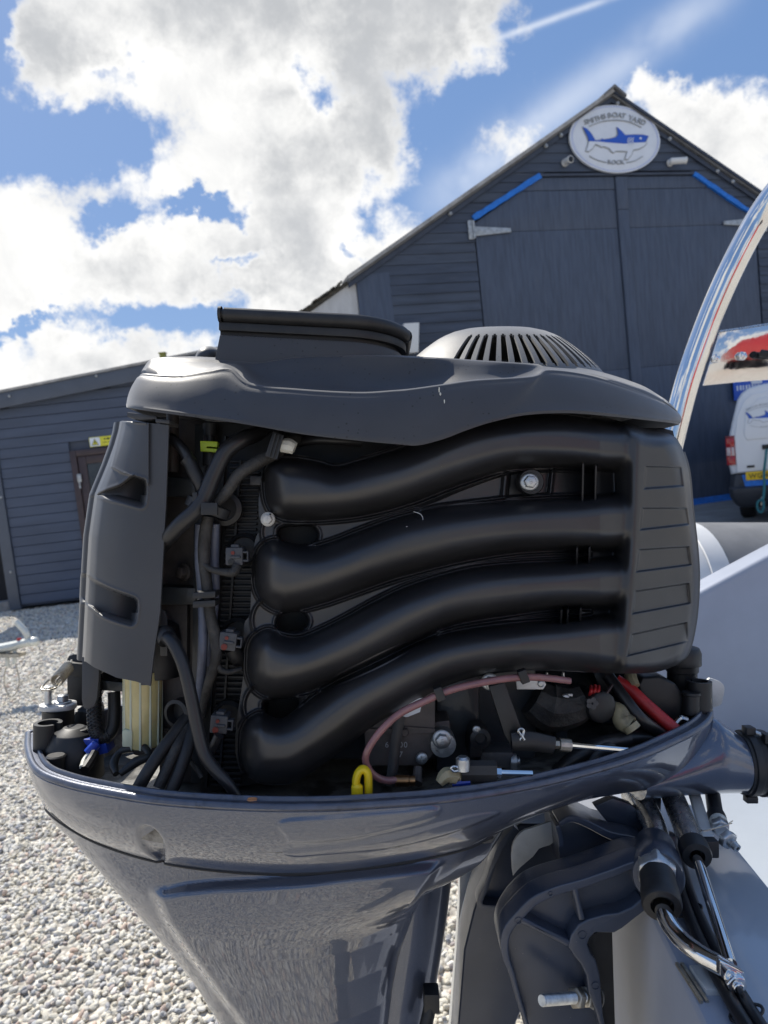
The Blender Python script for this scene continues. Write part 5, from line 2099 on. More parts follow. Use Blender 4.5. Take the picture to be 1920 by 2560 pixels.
# ============ engine block behind
def engine():
    b = MB()
    b.pxprism([(396, 1040), (520, 1052), (520, 1960), (396, 1960)], .745, .93)
    blk = b.build('cylinder_block', M['engine'], P_, bevel=.004)
    b = MB()
    b.pxprism([(330, 1500), (470, 1500), (466, 1905), (330, 1890)], .735, .86)
    b.build('exhaust_cover', M['engine'], blk, bevel=.004)
    # cast joints and cross straps
    for q, d in (([(405, 1192), (505, 1196), (505, 1242), (405, 1242)], .715), ([(395, 1466), (490, 1470), (490, 1512), (395, 1512)], .72)):
        s = MB()
        s.pxprism(q, d, d + .03)
        s.build('cross_strap', M['engine_dark'], blk, bevel=.002)
    s = MB()
    s.pxprism([(486, 1060), (520, 1060), (508, 1960), (476, 1960)], .722, .75)
    s.build('gasket_flange', M['engine_dark'], blk, bevel=.002)
    # black ribbed head cover between block and manifold
    b = MB()
    b.pxprism([(512, 1052), (700, 1060), (690, 1300), (650, 1960), (500, 1985)], .712, .90)
    hd = b.build('head_cover', M['black_soft'], P_, bevel=.003)
    y = 1150
    i = 0
    while y < 1960:
        xr = np.interp(y, [1150, 1960], [652, 602])
        x0 = xr - 78
        r = MB()
        r.pxprism([(x0, y), (xr, y), (xr, y + 7), (x0, y + 7)], .7075, .715)
        r.build('cooling_rib', M['black_soft'], hd, bevel=.0006, seg=1)
        y += 14.2
    for x0, y0, x1, y1 in ((598, 1150, 545, 1960), (560, 1090, 512, 1970)):
        r = MB()
        r.pxprism([(x0, y0), (x0 + 5, y0), (x1 + 5, y1), (x1, y1)], .704, .715)
        r.build('seam_bead', M['black_soft'], hd)
    # main crankcase mass under the manifold and right to the front end
    b = MB()
    b.mbox(-.16, .16, .74, .93, -.26, .13)
    b.build('crankcase', M['engine_dark'], P_, bevel=.01)
    b = MB()
    b.mbox(.16, .285, .81, .95, -.235, .10)
    b.build('front_housing', M['engine_dark'], P_, bevel=.01)
    b = MB()
    b.mbox(.19, .310, .748, .93, -.02, .090)
    b.build('dark_filler', M['rubber'], P_, bevel=.012)  # added black filler, stands in for the shade under the cover's right end
    # panel with the cast number
    b = MB()
    b.pxprism([(905, 1740), (990, 1700), (1088, 1690), (1088, 1880), (1060, 1915), (915, 1915)], .685, .74)
    pn = b.build('balancer_cover', M['engine'], P_, bevel=.002)
    b = MB()
    b.pxprism([(915, 1822), (1000, 1822), (1003, 1816), (1088, 1822), (1088, 1832), (1003, 1834), (915, 1830)], .6825, .686)
    b.lathe(W(1011, 1828, .684), TOW, [(.0042, 0), (.0042, .004), (.003, .006)], 14)
    b.build('cast_line', M['engine'], pn)
    tx = MB()
    sz = 20 / F * .684

    def pl(x, y, o):
        return L3(x, .6848 - o, y)
    zz = lambda yy: (CY - yy) / F * .684
    xx = lambda x_: (x_ - CX) / F * .684
    for s_, x_, y_ in (('6', 963, 1862), ('00', 998, 1862), ('7', 998, 1886)):
        t, _ = line_text(s_, xx(x_), zz(y_), sz, gap=.14)
        add_text(tx, t, pl, sz, .0006)
    tx.build('cast_number', M['mark'], pn, smooth=False)
    g = MB()
    g.pxprism([(985, 1785), (1040, 1745), (1058, 1745), (1050, 1780), (1020, 1792), (985, 1796)], .680, .684)
    g.build('sticker', M['signwhite'], pn)
    # the strap that crosses the number
    s = MB()
    s.tube([W(1000, 1790, .668), W(990, 1850, .666), W(984, 1905, .664), W(976, 1965, .66)], .0052, 10, flat=.5)
    s.build('strap', M['black_soft'], P_)
    # bolts
    bb = MB()
    bb.lathe(W(1104, 1846, .70), TOW, [(.0125, 0), (.0125, .018), (.012, .02)], 24)
    bb.build('washer', M['zinc'], P_)
    bolt(P_, W(1104, 1847, .680), TOW, .0092)
    bb = MB()
    bb.pxprism([(1085, 1805), (1125, 1800), (1128, 1850), (1085, 1850)], .700, .74)
    bb.build('lug', M['engine'], P_, bevel=.003)
    bolt(P_, W(1054, 1895, .680), TOW, .0058, 'screw', M['zinc'], 'screw')
    bb = MB()
    bb.lathe(W(1191, 1823, .72), TOW, [(.010, 0), (.010, .030), (.006, .032), (.005, .028)], 20)
    bb.build('sensor_boss', M['black_soft'], P_)
    bolt(P_, W(1191, 1823, .690), TOW, .0040, 'screw', M['zinc'], 'screw')
    # starter motor: grey upright cylinder
    b = MB()
    b.lathe(W(1262, 1900, .775), UPV, [(.030, 0), (.033, .004), (.033, .105), (.030, .110)], 32)
    b.build('starter_motor', M['enginegrey'], P_)
    b = MB()
    b.pxprism([(1200, 1880), (1286, 1880), (1286, 1925), (1200, 1920)], .71, .76)
    b.build('mounting_foot', M['enginegrey'], P_, bevel=.004)
    bolt(P_, W(1274, 1903, .715), RGT, .0085, 'nut', M['zinc'], 'nut')
    b = MB()
    b.pxprism([(1090, 1690), (1200, 1690), (1200, 1960), (1090, 1960)], .735, .80)
    b.build('oil_pump_housing', M['engine_dark'], P_, bevel=.006)
    b = MB()
    b.pxprism([(1176, 1850), (1206, 1850), (1206, 1895), (1172, 1895)], .70, .74)
    b.build('relay', M['black_soft'], P_, bevel=.003)
    # bracket plate under the plenum
    b = MB()
    b.pxprism([(1290, 1700), (1340, 1694), (1360, 1700), (1366, 1712), (1358, 1724), (1292, 1724)], .70, .703)
    b.build('bracket_plate', M['alu'], P_, bevel=.001)
    bolt(P_, W(1352, 1709, .70), TOW, .0034, 'screw', M['zinc'], 'screw')
    bolt(P_, W(1224, 1704, .682), TOW, .0085, 'flange', M['zinc'])
    b = MB()
    b.pxprism([(1400, 1735), (1433, 1735), (1430, 1760), (1398, 1758)], .72, .723)
    b.build('tab_plate', M['alu'], P_, bevel=.001)
    bolt(P_, W(1413, 1746, .72), TOW, .0048, 'screw', M['zinc'], 'screw')
    # throttle arm, linkage and rods
    b = MB()
    b.pxprism([(1222, 1716), (1262, 1706), (1304, 1822), (1300, 1860), (1280, 1868), (1262, 1840)], .664, .672)
    arm = b.build('throttle_arm', M['black_soft'], P_, bevel=.0015)
    b = MB()
    b.tube([W(1278, 1854, .66), W(1320, 1852, .66), W(1384, 1862, .662)], [.009, .0095, .008], 10, flat=.7)
    b.build('rod_end', M['black_soft'], arm)
    b = MB()
    b.tube([W(1382, 1860, .662), W(1398, 1861, .662)], .0042, 6)
    b.tube([W(1398, 1861, .662), W(1426, 1863, .663)], .0060, 10)
    b.build('lock_nut', M['stain'], arm)
    b = MB()
    b.tube([W(1424, 1863, .663), W(1580, 1877, .69)], .0030, 10)
    b.build('control_rod', M['chrome'], arm)
    b = MB()
    b.tube([W(1303, 1838, .655), W(1296, 1828, .655), W(1301, 1822, .655), W(1309, 1826, .655), W(1306, 1842, .655), W(1300, 1850, .655), W(1308, 1862, .655)], .0012, 6)
    b.tube([W(1303, 1838, .654), W(1311, 1850, .654)], .0012, 6)
    b.build('retaining_clip', M['steel'], arm)
    b = MB()
    b.tube([W(1152, 1930, .635), W(1240, 1930, .635)], .0105, 8, flat=.7)
    le = b.build('lower_rod_end', M['black_soft'], P_, bevel=0)
    b = MB()
    b.tube([W(1238, 1930, .635), W(1252, 1931, .635)], .0050, 6)
    b.tube([W(1250, 1931, .636), W(1330, 1933, .64)], .0026, 10)
    b.build('control_rod', M['chrome'], le)
    b = MB()
    b.lathe(W(1157, 1925, .627), UPV, [(.0062, 0), (.0062, .010), (.004, .012)], 12)
    b.build('ball_stud', M['zinc'], le)
    b = MB()
    b.tube([W(1150, 1926, .624), W(1135, 1928, .624), W(1128, 1921, .624), W(1136, 1916, .624), W(1150, 1921, .624)], .0012, 6)
    b.build('retaining_clip', M['steel'], le)
    # bundled wrapping and blue wire
    b = MB()
    b.tube([W(1098, 1958, .63), W(1115, 1940, .632), W(1140, 1942, .634), W(1146, 1952, .634)], [.004, .0075, .0075, .004], 8)
    b.build('cable_wrap', M['cream'], P_)
    b = MB()
    b.tube([W(1130, 1958, .632), W(1175, 1953, .632)], .0032, 8)
    b.build('wire', M['blue'], P_, label='short bright blue wire')
    # the dark clutter at the front: looms, plug and connectors
    b = MB()
    b.tube([W(1330, 1742, .735), W(1370, 1765, .735), W(1420, 1766, .735), W(1460, 1752, .735)], [.02, .026, .022, .018], 10)
    b.build('taped_loom', M['tape'], P_)
    b = MB()
    b.lathe(W(1478, 1756, .735), TOW + RGT * .3, [(.014, -.03), (.014, .0), (.016, .002), (.016, .02), (.012, .022)], 14)
    cn = b.build('round_connector', M['black_soft'], P_, bevel=.001)
    b = MB()
    for k in range(5):
        a = k * 1.25
        b.lathe(W(1478 + 9 * math.cos(a), 1756 + 9 * math.sin(a), .712), TOW, [(.0028, 0), (.0028, .004)], 8)
    b.build('socket', M['connector'], cn)
    for k, (x0, y0, x1, y1) in enumerate(((1474, 1738, 1478, 1716), (1482, 1738, 1488, 1714), (1490, 1740, 1497, 1716))):
        b = MB()
        b.tube([W(x0, y0, .72), W((x0 + x1) / 2 + 2, (y0 + y1) / 2, .718), W(x1, y1, .725)], .0019, 7)
        b.build('wire', M['red'], P_, label='thin red wire at the round connector')
    b = MB()
    b.tube([W(1496, 1750, .72), W(1512, 1738, .718), W(1524, 1722, .72), W(1530, 1712, .725)], .0015, 7)
    b.build('wire', M['brown'], P_)
    b = MB()
    b.tube([W(1521, 1760, .73), W(1545, 1775, .725), W(1558, 1802, .72), W(1578, 1815, .715)], [.004, .008, .0105, .0095], 12)
    b.lathe(W(1574, 1812, .712), (RGT * .5 - UPV * .7 - FWD * .3), [(.0085, 0), (.0085, .006), (.005, .0062)], 12)
    b.build('cream_plug', M['cream'], P_)
    b = MB()
    b.tube([W(1520, 1690, .75), W(1560, 1745, .735), W(1600, 1795, .725), W(1640, 1826, .735), W(1672, 1850, .74)], .0065, 12)
    b.build('battery_cable', M['hose'], P_)
    b = MB()
    b.tube([W(1540, 1698, .765), W(1576, 1724, .76), W(1612, 1759, .753), W(1654, 1796, .746), W(1698, 1834, .738)], [.0058, .0066, .0070, .0070, .0068], 12)
    b.build('battery_cable', M['red'], P_, label='fat red battery cable')
    b = MB()
    b.tube([W(1586, 1716, .76), W(1579, 1700, .765), W(1576, 1690, .77)], [.006, .0065, .007], 10)
    b.build('cable_boot', M['cream'], P_)
    b = MB()
    b.tube([W(1470, 1925, .70), W(1500, 1880, .705), W(1550, 1850, .725), W(1600, 1846, .735), W(1650, 1852, .742)], .0095, 12)
    b.build('control_cable', M['hose'], P_)
    b = MB()
    b.tube([W(1395, 1935, .70), W(1440, 1895, .70), W(1500, 1862, .71), W(1570, 1848, .72)], .0085, 12)
    b.build('control_cable', M['hose'], P_)
    b = MB()
    b.pxprism([(1380, 1740), (1426, 1745), (1420, 1850), (1390, 1850)], .745, .78)
    b.build('shift_bracket', M['engine_dark'], P_, bevel=.004)
    b = MB()
    b.pxprism([(1480, 1680), (1530, 1680), (1560, 1740), (1500, 1730)], .76, .80)
    b.build('wiring_box', M['black_soft'], P_, bevel=.006)
    for x, y in ((1367, 1686), (1408, 1686)):
        b = MB()
        b.pxprism([(x, y - 4), (x + 3, y - 4), (x + 3, y + 10), (x, y + 10)], .715, .72)
        b.build('wire_tag', M['alu'], P_)


engine()


# ============ hoses and looms on the near side
def hoses():
    def tube(name, pts, r, m, label=None, **k):
        b = MB()
        b.tube([W(*p) for p in pts], r, k.pop('n', 14), **k)
        return b.build(name, M[m], P_, label=label)
    tube('thick_hose', [(675, 1060, .70), (640, 1086, .675), (608, 1098, .662), (566, 1128, .656), (535, 1186, .654), (512, 1240, .652), (490, 1276, .65), (452, 1310, .652), (420, 1346, .662), (400, 1370, .69)], [.0065, .0074, .0078, .0078, .0078, .0078, .008, .0078, .0074, .007], 'hose')
    h2 = tube('taped_hose', [(760, 1096, .70), (720, 1106, .672), (690, 1130, .660), (650, 1152, .657), (600, 1184, .657), (570, 1226, .657), (545, 1256, .66)], [.006, .0062, .0066, .0064, .0058, .0055, .005], 'tape')
    b = MB()
    b.obox(W(690, 1116, .652), (RGT * .87 - UPV * .30) * .0058, FWD * .009, (RGT * .3 + UPV * .9) * .0125)
    c = b.build('hose_clip', M['black_soft'], P_, bevel=.001)
    for k in range(3):
        b = MB()
        o = W(681 + k * 9, 1113 + k * 3, .6425)
        b.obox(o, RGT * .0008, FWD * .0012, (RGT * .25 + UPV * .9) * .0115)
        b.build('grip_ridge', M['black_soft'], c)
    b = MB()
    b.tube([W(703, 1113, .65), W(722, 1115, .65), W(737, 1121, .65)], [.0066, .0072, .0058], 10)
    b.build('hose_end', M['white_cap'], P_, label='dirty white end cap on the taped hose')
    tube('upper_hose', [(740, 1108, .69), (790, 1100, .68), (850, 1102, .68), (900, 1108, .69)], .0045, 'hose')
    tube('side_hose', [(400, 1092, .69), (430, 1098, .674), (462, 1130, .666), (482, 1170, .664), (500, 1210, .664), (512, 1250, .668)], [.0048, .0052, .0052, .0056, .006, .006], 'hose')
    b = MB()
    pts = [W(466, 1146, .6655), W(476, 1158, .6655), W(486, 1180, .6645), W(500, 1206, .6645)]
    b.tube(pts, .0068, 12)
    b.build('hose_sleeve', M['rubber'], P_)
    # strap round the thick hose
    b = MB()
    ring = []
    c0 = W(520, 1268, .660)
    for k in range(28):
        a = 2 * math.pi * k / 28
        ring.append(c0 + (RGT * .92 - UPV * .36) * (math.cos(a) * .0195) + FWD * (math.sin(a) * .0145))
    up = (UPV * .92 + RGT * .36)
    b.loft([[p - up * .0045 for p in ring], [p + up * .0045 for p in ring]], True, False, False)
    b.loft([[c0 + (p - c0) * 1.10 - up * .0045 for p in ring], [c0 + (p - c0) * 1.10 + up * .0045 for p in ring]], True, False, False)
    for s_ in (-1, 1):
        b.loft([[p + up * .0045 * s_ for p in ring], [c0 + (p - c0) * 1.10 + up * .0045 * s_ for p in ring]], True, False, False)
    tie = b.build('hose_strap', M['black_soft'], P_)
    b = MB()
    b.obox(W(524, 1272, .6405), RGT * .0075, FWD * .002, UPV * .0055)
    b.obox(W(489, 1246, .648), RGT * .0022, FWD * .003, UPV * .0055)
    b.build('strap_buckle', M['black_soft'], tie, bevel=.0006)
    b = MB()
    b.lathe(W(566, 1272, .69), TOW, [(.0165, 0), (.0165, .008), (.012, .010), (.012, .002)], 24)
    b.build('rubber_grommet', M['rubber'], P_)
    # lime clip on its stem
    b = MB()
    b.pxprism([(500, 1102), (544, 1104), (543, 1118), (517, 1116), (516, 1120), (548, 1122), (547, 1131), (501, 1128)], .682, .690)
    cl = b.build('lime_clip', M['lime'], P_, bevel=.0006, label='bright lime green plastic clip')
    b = MB()
    b.lathe(W(526, 1165, .70), UPV, [(.0075, 0), (.0075, .016), (.0045, .020), (.0045, .030), (.0065, .0302), (.0065, .042)], 14)
    b.build('injector_stem', M['black_soft'], P_)
    b = MB()
    b.lathe(W(526, 1110, .705), UPV, [(.007, 0), (.007, .008), (.0055, .009), (.0055, .014), (.0075, .0145), (.0075, .02)], 14)
    b.build('upper_fitting', M['engine'], P_)
    b = MB()
    b.lathe(W(432, 1180, .715), UPV, [(.006, 0), (.006, .10)], 14)
    b.build('fuel_pipe', M['engine'], P_)
    # pale tubes and loom running down
    tube('fuel_tube', [(500, 1310, .672), (499, 1400, .676), (505, 1470, .678), (508, 1550, .676), (506, 1640, .676), (500, 1735, .69), (494, 1800, .70)], .0046, 'greytube')
    tube('fuel_tube', [(537, 1310, .676), (536, 1400, .68), (537, 1480, .682), (528, 1580, .69), (520, 1660, .70)], .0046, 'greytube')
    tube('wiring_loom', [(520, 1290, .664), (513, 1340, .666), (510, 1390, .667), (517, 1460, .667), (526, 1540, .667), (540, 1600, .667), (540, 1650, .667), (524, 1700, .672), (512, 1745, .68), (505, 1790, .69)], [.0056, .0060, .0056, .0052, .0052, .0056, .005, .0046, .004, .004], 'tape')
    tube('loom_branch', [(508, 1410, .664), (530, 1424, .662), (560, 1430, .661), (584, 1430, .662), (594, 1414, .664)], [.0026, .003, .0036, .0048, .005], 'tape')
    tube('loom_branch', [(538, 1650, .667), (552, 1675, .668), (575, 1680, .67), (604, 1672, .675)], [.003, .003, .0026, .0022], 'tape')
    tube('connector_lead', [(578, 1618, .675), (590, 1640, .68), (600, 1652, .69)], .0075, 'rubber')
    tube('connector_lead', [(548, 1838, .66), (534, 1866, .662), (520, 1890, .67)], .0048, 'hose')
    for y in (1485, 1507):
        b = MB()
        b.obox(W(516, y, .664), (RGT * 1.0 + UPV * .06) * .0105, FWD * .009, UPV * .0030)
        b.build('loom_clip', M['black_soft'], P_, bevel=.001)
    # three grey injector plugs
    for x, y, turn in ((590, 1390, 0.0), (574, 1600, .12), (552, 1805, .08)):
        u_ = (RGT * math.cos(turn) - UPV * math.sin(turn))
        v_ = (UPV * math.cos(turn) + RGT * math.sin(turn))
        o = W(x, y, .672)
        b = MB()
        b.obox(o, u_ * .0082, FWD * .009, v_ * .0085)
        b.obox(o + v_ * .0085 - TOW * 0, u_ * .0040, FWD * .006, v_ * .003)
        p = b.build('plug_connector', M['connector'], P_, bevel=.0018, seg=2)
        b = MB()
        for s_ in (-1, 1):
            b.obox(o + u_ * (.0098) + TOW * .004 + v_ * .004 * s_, u_ * .003, FWD * .004, v_ * .0010)
        b.obox(o + u_ * .0125 + TOW * .004, u_ * .0008, FWD * .004, v_ * .0050)
        b.obox(o + TOW * .0098 + u_ * .0015 - v_ * .0005, u_ * .0050, FWD * .0012, v_ * .0012)
        b.build('latch', M['connector'], p, bevel=.0005, seg=1)
        b = MB()
        b.lathe(o + TOW * .0092 + v_ * .0035 - u_ * .001, TOW, [(.0018, 0), (.0018, .001)], 10)
        b.build('seal_dot', M['orange'], p)
        b = MB()
        b.lathe(o + TOW * .0092 - v_ * .0050 - u_ * .0025, TOW, [(.0030, -.001), (.0030, .0006), (.0018, .0008)], 12)
        b.build('lead_socket', M['orange'] if y > 1500 else M['black_soft'], p)
        # injector cup behind
        b = MB()
        b.lathe(W(x + 22, y - 16, .70), TOW + RGT * .0, [(.0165, 0), (.0165, .006), (.0135, .010), (.0120, .002)], 22)
        b.build('injector_cup', M['black_soft'], P_)
    b = MB()
    b.obox(W(644, 1202, .690), RGT * .0065, FWD * .006, UPV * .0045)
    b.build('plug_connector', M['connector'], P_, bevel=.0015)
    # big hose from the filter down and across
    tube('filter_hose', [(398, 1580, .69), (410, 1590, .665), (432, 1606, .652), (458, 1662, .645), (478, 1742, .642), (494, 1822, .640), (510, 1882, .638), (536, 1922, .636), (568, 1956, .634), (592, 1990, .635)], [.0060, .0066, .0064, .0060, .0060, .0060, .0060, .0058, .0052, .0050], 'hose')
    b = MB()
    b.lathe(W(412, 1590, .664), (RGT * .6 - UPV * .6 + TOW * .5), [(.0085, -.006), (.0095, -.004), (.0095, .004), (.0085, .006)], 14)
    b.build('hose_clamp', M['black_soft'], P_)
    # filter
    b = MB()
    b.lathe(W(398, 1690, .725), UPV, [(.021, 0), (.0215, .003), (.0215, .040), (.019, .052), (.012, .056)], 28)
    fc = b.build('filter_head', M['black_soft'], P_)
    b = MB()
    b.pxprism([(396, 1520), (412, 1528), (418, 1545), (418, 1640), (400, 1640), (396, 1540)], .70, .703)
    b.build('filter_bracket', M['enginegrey'], P_, bevel=.001)
    ring0, ring1 = [], []
    b = MB()
    c0 = W(357, 1862, .715)
    b.lathe(c0, UPV, [(.0165, 0), (.0178, .003), (.0186, .030), (.0192, .075)], 28)
    cup = b.build('filter_cup', M['cup'], P_)
    for k in range(12):
        a = 2 * math.pi * k / 12 + .2
        r = MB()
        q = c0 + RGT * (.0182 * math.cos(a)) + FWD * (.0182 * math.sin(a))
        r.obox(q + UPV * .036, RGT * .0011, FWD * .0011, UPV * .036)
        r.build('cup_rib', M['cuprib'], cup, bevel=.0004, seg=1)
    r = MB()
    r.obox(W(323, 1842, .702), RGT * .0052, FWD * .006, UPV * .0085)
    r.build('cup_tab', M['cuprib'], cup, bevel=.002)
    # lower looms dropping behind the rim
    tube('lower_loom', [(470, 1790, .69), (440, 1830, .675), (402, 1880, .66), (366, 1935, .648), (338, 1985, .645)], .0060, 'rubber')
    tube('lower_loom', [(478, 1800, .69), (452, 1850, .67), (425, 1905, .655), (396, 1970, .645)], .0052, 'tape')
    tube('lower_loom', [(488, 1790, .69), (472, 1860, .668), (452, 1920, .655), (425, 1985, .645)], .0060, 'rubber')
    b = MB()
    b.lathe(W(458, 1776, .70), TOW - RGT * .35, [(.0135, 0), (.0135, .012), (.0100, .013), (.0100, .002)], 24)
    b.build('rubber_grommet', M['rubber'], P_)
    bolt(P_, W(418, 1830, .735), TOW, .006, 'nut', M['engine'], 'nut')
    bolt(P_, W(462, 1430, .73), TOW - RGT * .7, .009, 'flange', M['engine'])
    tube('thin_lead', [(330, 1870, .70), (300, 1880, .70), (284, 1910, .69), (290, 1935, .68)], [.004, .003, .0045, .003], 'rubber')
    tube('thin_lead', [(360, 1868, .70), (372, 1890, .69), (340, 1905, .685), (300, 1935, .675)], [.004, .0035, .005, .003], 'rubber')
    tube('thin_lead', [(470, 1895, .68), (490, 1920, .67), (505, 1945, .665)], .0022, 'tape')
    # pink drain tube with its clips
    pt = [(1000, 1950, .648), (960, 1950, .642), (928, 1932, .637), (914, 1900, .634), (923, 1868, .632), (953, 1826, .632), (999, 1784, .634), (1062, 1753, .638), (1130, 1724, .642), (1222, 1703, .648), (1303, 1693, .654), (1366, 1695, .66), (1424, 1702, .668)]
    tube('drain_tube', pt, .00335, 'pinktube', label='pink see-through drain tube')
    tube('drain_tube_core', [(x, y, d + .0012) for x, y, d in pt], .0016, 'pinktube')
    for x, y in ((1098, 1736), (1308, 1693)):
        b = MB()
        dd = np.interp(x, [1062, 1303], [.638, .654])
        b.obox(W(x, y - 3, dd - .001), (RGT * .93 + UPV * .35) * .0040, FWD * .005, (UPV * .93 - RGT * .35) * .0062)
        b.build('tube_clip', M['black_soft'], P_, bevel=.0012)
    b = MB()
    b.lathe(W(988, 1952, .648), RGT, [(.0052, 0), (.0052, .012), (.0044, .013), (.0044, .018)], 14)
    b.build('tube_nipple', M['brass'], P_)
    b = MB()
    b.tube([W(1045, 1918, .665), W(1043, 1940, .66), W(1040, 1958, .655)], [.004, .0045, .006], 10)
    b.build('drain_elbow', M['engine'], P_)
    # yellow dipstick ring
    b = MB()
    b.tube([W(892, 1992, .622), W(890, 1956, .622), W(896, 1932, .622), (W(908, 1923, .622)), W(919, 1934, .622), W(921, 1960, .622), W(921, 1995, .622)], .0036, 12, flat=1.4)
    ds = b.build('dipstick_ring', M['yellow'], P_, label='yellow dipstick pull ring')
    b = MB()
    b.lathe(W(893, 1985, .620), UPV, [(.0052, 0), (.0052, .007), (.003, .009)], 12)
    b.build('dipstick_knob', M['yellow'], ds)


hoses()
# ============ lower cowling: bowl, rim, apron and neck
DC = .787


def resample(P, n):
    P = np.array(P, float)
    s = np.concatenate([[0], np.cumsum(np.linalg.norm(np.diff(P, axis=0), axis=1))])
    t = np.linspace(0, s[-1], n)
    return np.stack([np.interp(t, s, P[:, k]) for k in range(3)], 1)


def local(px, py, d):
    return ((px - CX) / F * d, d, (CY - py) / F * d)


def lower_cowl():
    rim_px = [(61, 1832), (60, 1870), (72, 1909), (97, 1934), (145, 1953), (217, 1971), (386, 2000), (603, 2015), (800, 2017), (960, 2009), (1113, 1997), (1282, 1973), (1451, 1935), (1599, 1891), (1696, 1849), (1751, 1821), (1782, 1793), (1788, 1768)]
    zr = lambda X: -.245 + .030 * max(0, X / .365) ** 2
    out = []
    for x, y in rim_px:
        d = .7
        for _ in range(30):
            z = zr((x - CX) / F * d)
            d = .5 * d + .5 * (z * F / (CY - y))
        out.append(local(x, y, min(d, DC)))
    out[0] = (out[0][0], DC, out[0][2])
    out[-1] = (out[-1][0], DC, out[-1][2])
    NP = 420
    rim = resample(cr(out, 10), NP)
    seam_px = [(110, 2008, DC), (118, 2028, .745), (160, 2062, .715), (250, 2110, .688), (400, 2155, .658), (600, 2180, .643), (800, 2182, .640), (1000, 2157, .648), (1150, 2125, .660), (1215, 2098, .668), (1290, 2060, .678), (1370, 2030, .688), (1460, 2001, .700), (1560, 1983, .715), (1660, 1966, .735), (1725, 1930, .76), (1740, 1905, DC)]
    seam = resample(cr([local(*p) for p in seam_px], 10), NP)
    # plan normals of the rim, inward
    T = np.gradient(rim, axis=0)
    nin = np.stack([-T[:, 1] * -1, T[:, 0], 0 * T[:, 0]], 1)
    nin = np.stack([-T[:, 1], T[:, 0], 0 * T[:, 0]], 1)
    nin /= np.linalg.norm(nin, axis=1, keepdims=True)
    if nin[NP // 2, 1] < 0:
        nin = -nin
    nin[0], nin[-1] = (1, 0, 0), (-1, 0, 0)

    def off(o, dz):
        q = rim + nin * o
        q[:, 2] += dz
        q[:, 1] = np.minimum(q[:, 1], DC)
        return q
    rings_rim = [off(o, z) for o, z in ((.0185, -.030), (.0165, -.010), (.0150, .0022), (.0142, .0036), (.0122, .0038), (.0112, .0030), (.0104, .0004), (.0068, -.0002), (.0060, .0016), (.0040, .0022), (.0016, .0014), (.0004, -.0004), (.0, -.0022), (.0012, -.0036), (.0020, -.0046))]
    body = []
    LV = 46
    r0 = off(.0016, -.0052)
    for k in range(LV + 1):
        t = k / LV
        f = .22 * t + .78 * t ** 2.0
        q = r0 * (1 - f) + seam * f
        q[:, 2] = r0[:, 2] * (1 - t) + seam[:, 2] * t
        body.append(q)
    Bd = np.array(body)                       # LV+1, NP, 3
    # shallow mouldings pressed into the flank
    X, D, Z = Bd[..., 0], Bd[..., 1], Bd[..., 2]
    px, py = CX + X / D * F, CY - Z / D * F
    sm = lambda p, n=4: [tuple(q) for q in cr(p, n, True)]
    # long raised wing moulding
    s = sdf(px, py, sm([(700, 2052), (830, 2040), (1000, 2026), (1085, 2018), (1100, 2026), (1080, 2046), (980, 2074), (860, 2098), (735, 2106), (715, 2090)]))
    disp = .0024 * sstep(s, -4, 6)
    s = sdf(px, py, sm([(716, 2128), (860, 2112), (1000, 2086), (1120, 2052), (1180, 2036), (1250, 2030), (1180, 2064), (1080, 2096), (960, 2122), (800, 2136), (735, 2140)]))
    disp += .0020 * sstep(s, -4, 6)
    # thumb recess at the left
    s = sdf(px, py, sm([(343, 2084), (352, 2066), (372, 2064), (394, 2080), (408, 2106), (412, 2136), (408, 2160), (372, 2140), (350, 2116)]))
    disp -= (.011 * sstep(s, -1, 9)) * (.25 + .75 * np.clip((px - 340) / 60, 0, 1))
    Bd[..., 1] -= disp
    lower = Bd[-1]
    roll = []
    for o, dz in ((.004, -.0016), (.008, -.0008), (.02, .004)):
        q = lower.copy()
        q[:, 1] = np.minimum(q[:, 1] + o, DC)
        q[:, 2] += dz
        roll.append(q)

    def full(r):
        m = r[::-1][1:-1].copy()
        m[:, 1] = 2 * DC - m[:, 1]
        return [L3(*p) for p in np.concatenate([r, m])]
    b = MB()
    b.loft([full(r) for r in list(Bd) + roll], True, False, True)
    cowl = b.build('lower_cowl', M['paint'], P_, angle=60)
    b = MB()
    b.loft([full(r) for r in rings_rim + [Bd[0]]], True, False, False)
    b.build('cowl_rim', M['rim'], cowl, angle=40)
    # dark line where the cowl meets the apron
    b = MB()
    q = [(lower[i] + np.array([0, .0010, -.0012])) for i in range(0, 277)]
    b.tube([L3(*p) for p in q], .0013, 6, raw=True)
    b.build('seam_gasket', M['rubber'], cowl)
    # floor of the bowl
    inner = rings_rim[0].copy()
    fl = inner.copy()
    fl[:, 2] = -.292 + .036 * sstep(fl[:, 0], .0, .17)
    fl[:, 0] *= .96
    b = MB()
    mid = fl.copy()
    mid[:, 0] *= .86
    mid[:, 1] = DC - (DC - mid[:, 1]) * .72
    mid[:, 2] = fl[:, 2] + .003
    lowc = mid.copy()
    lowc[:, 0] *= .4
    lowc[:, 1] = DC - (DC - lowc[:, 1]) * .4
    lowc[:, 2] = fl[:, 2] * .4 - .284 * .6 + .002
    b.loft([full(inner), full(fl), full(mid), full(lowc)], True, False, True)
    b.build('bowl_floor', M['pan_floor'], cowl, angle=50)

    # ---- apron below the seam
    zs = [-.322, -.332, -.350, -.365, -.392, -.418, -.455, -.498, -.535, -.575, -.65, -.78, -1.02]
    xl = [-.380, -.374, -.364, -.354, -.334, -.316, -.283, -.249, -.215, -.187, -.15, -.12, -.10]
    xr = [.125, .112, .090, .074, .052, .040, .028, .020, .016, .014, .014, .014, .014]
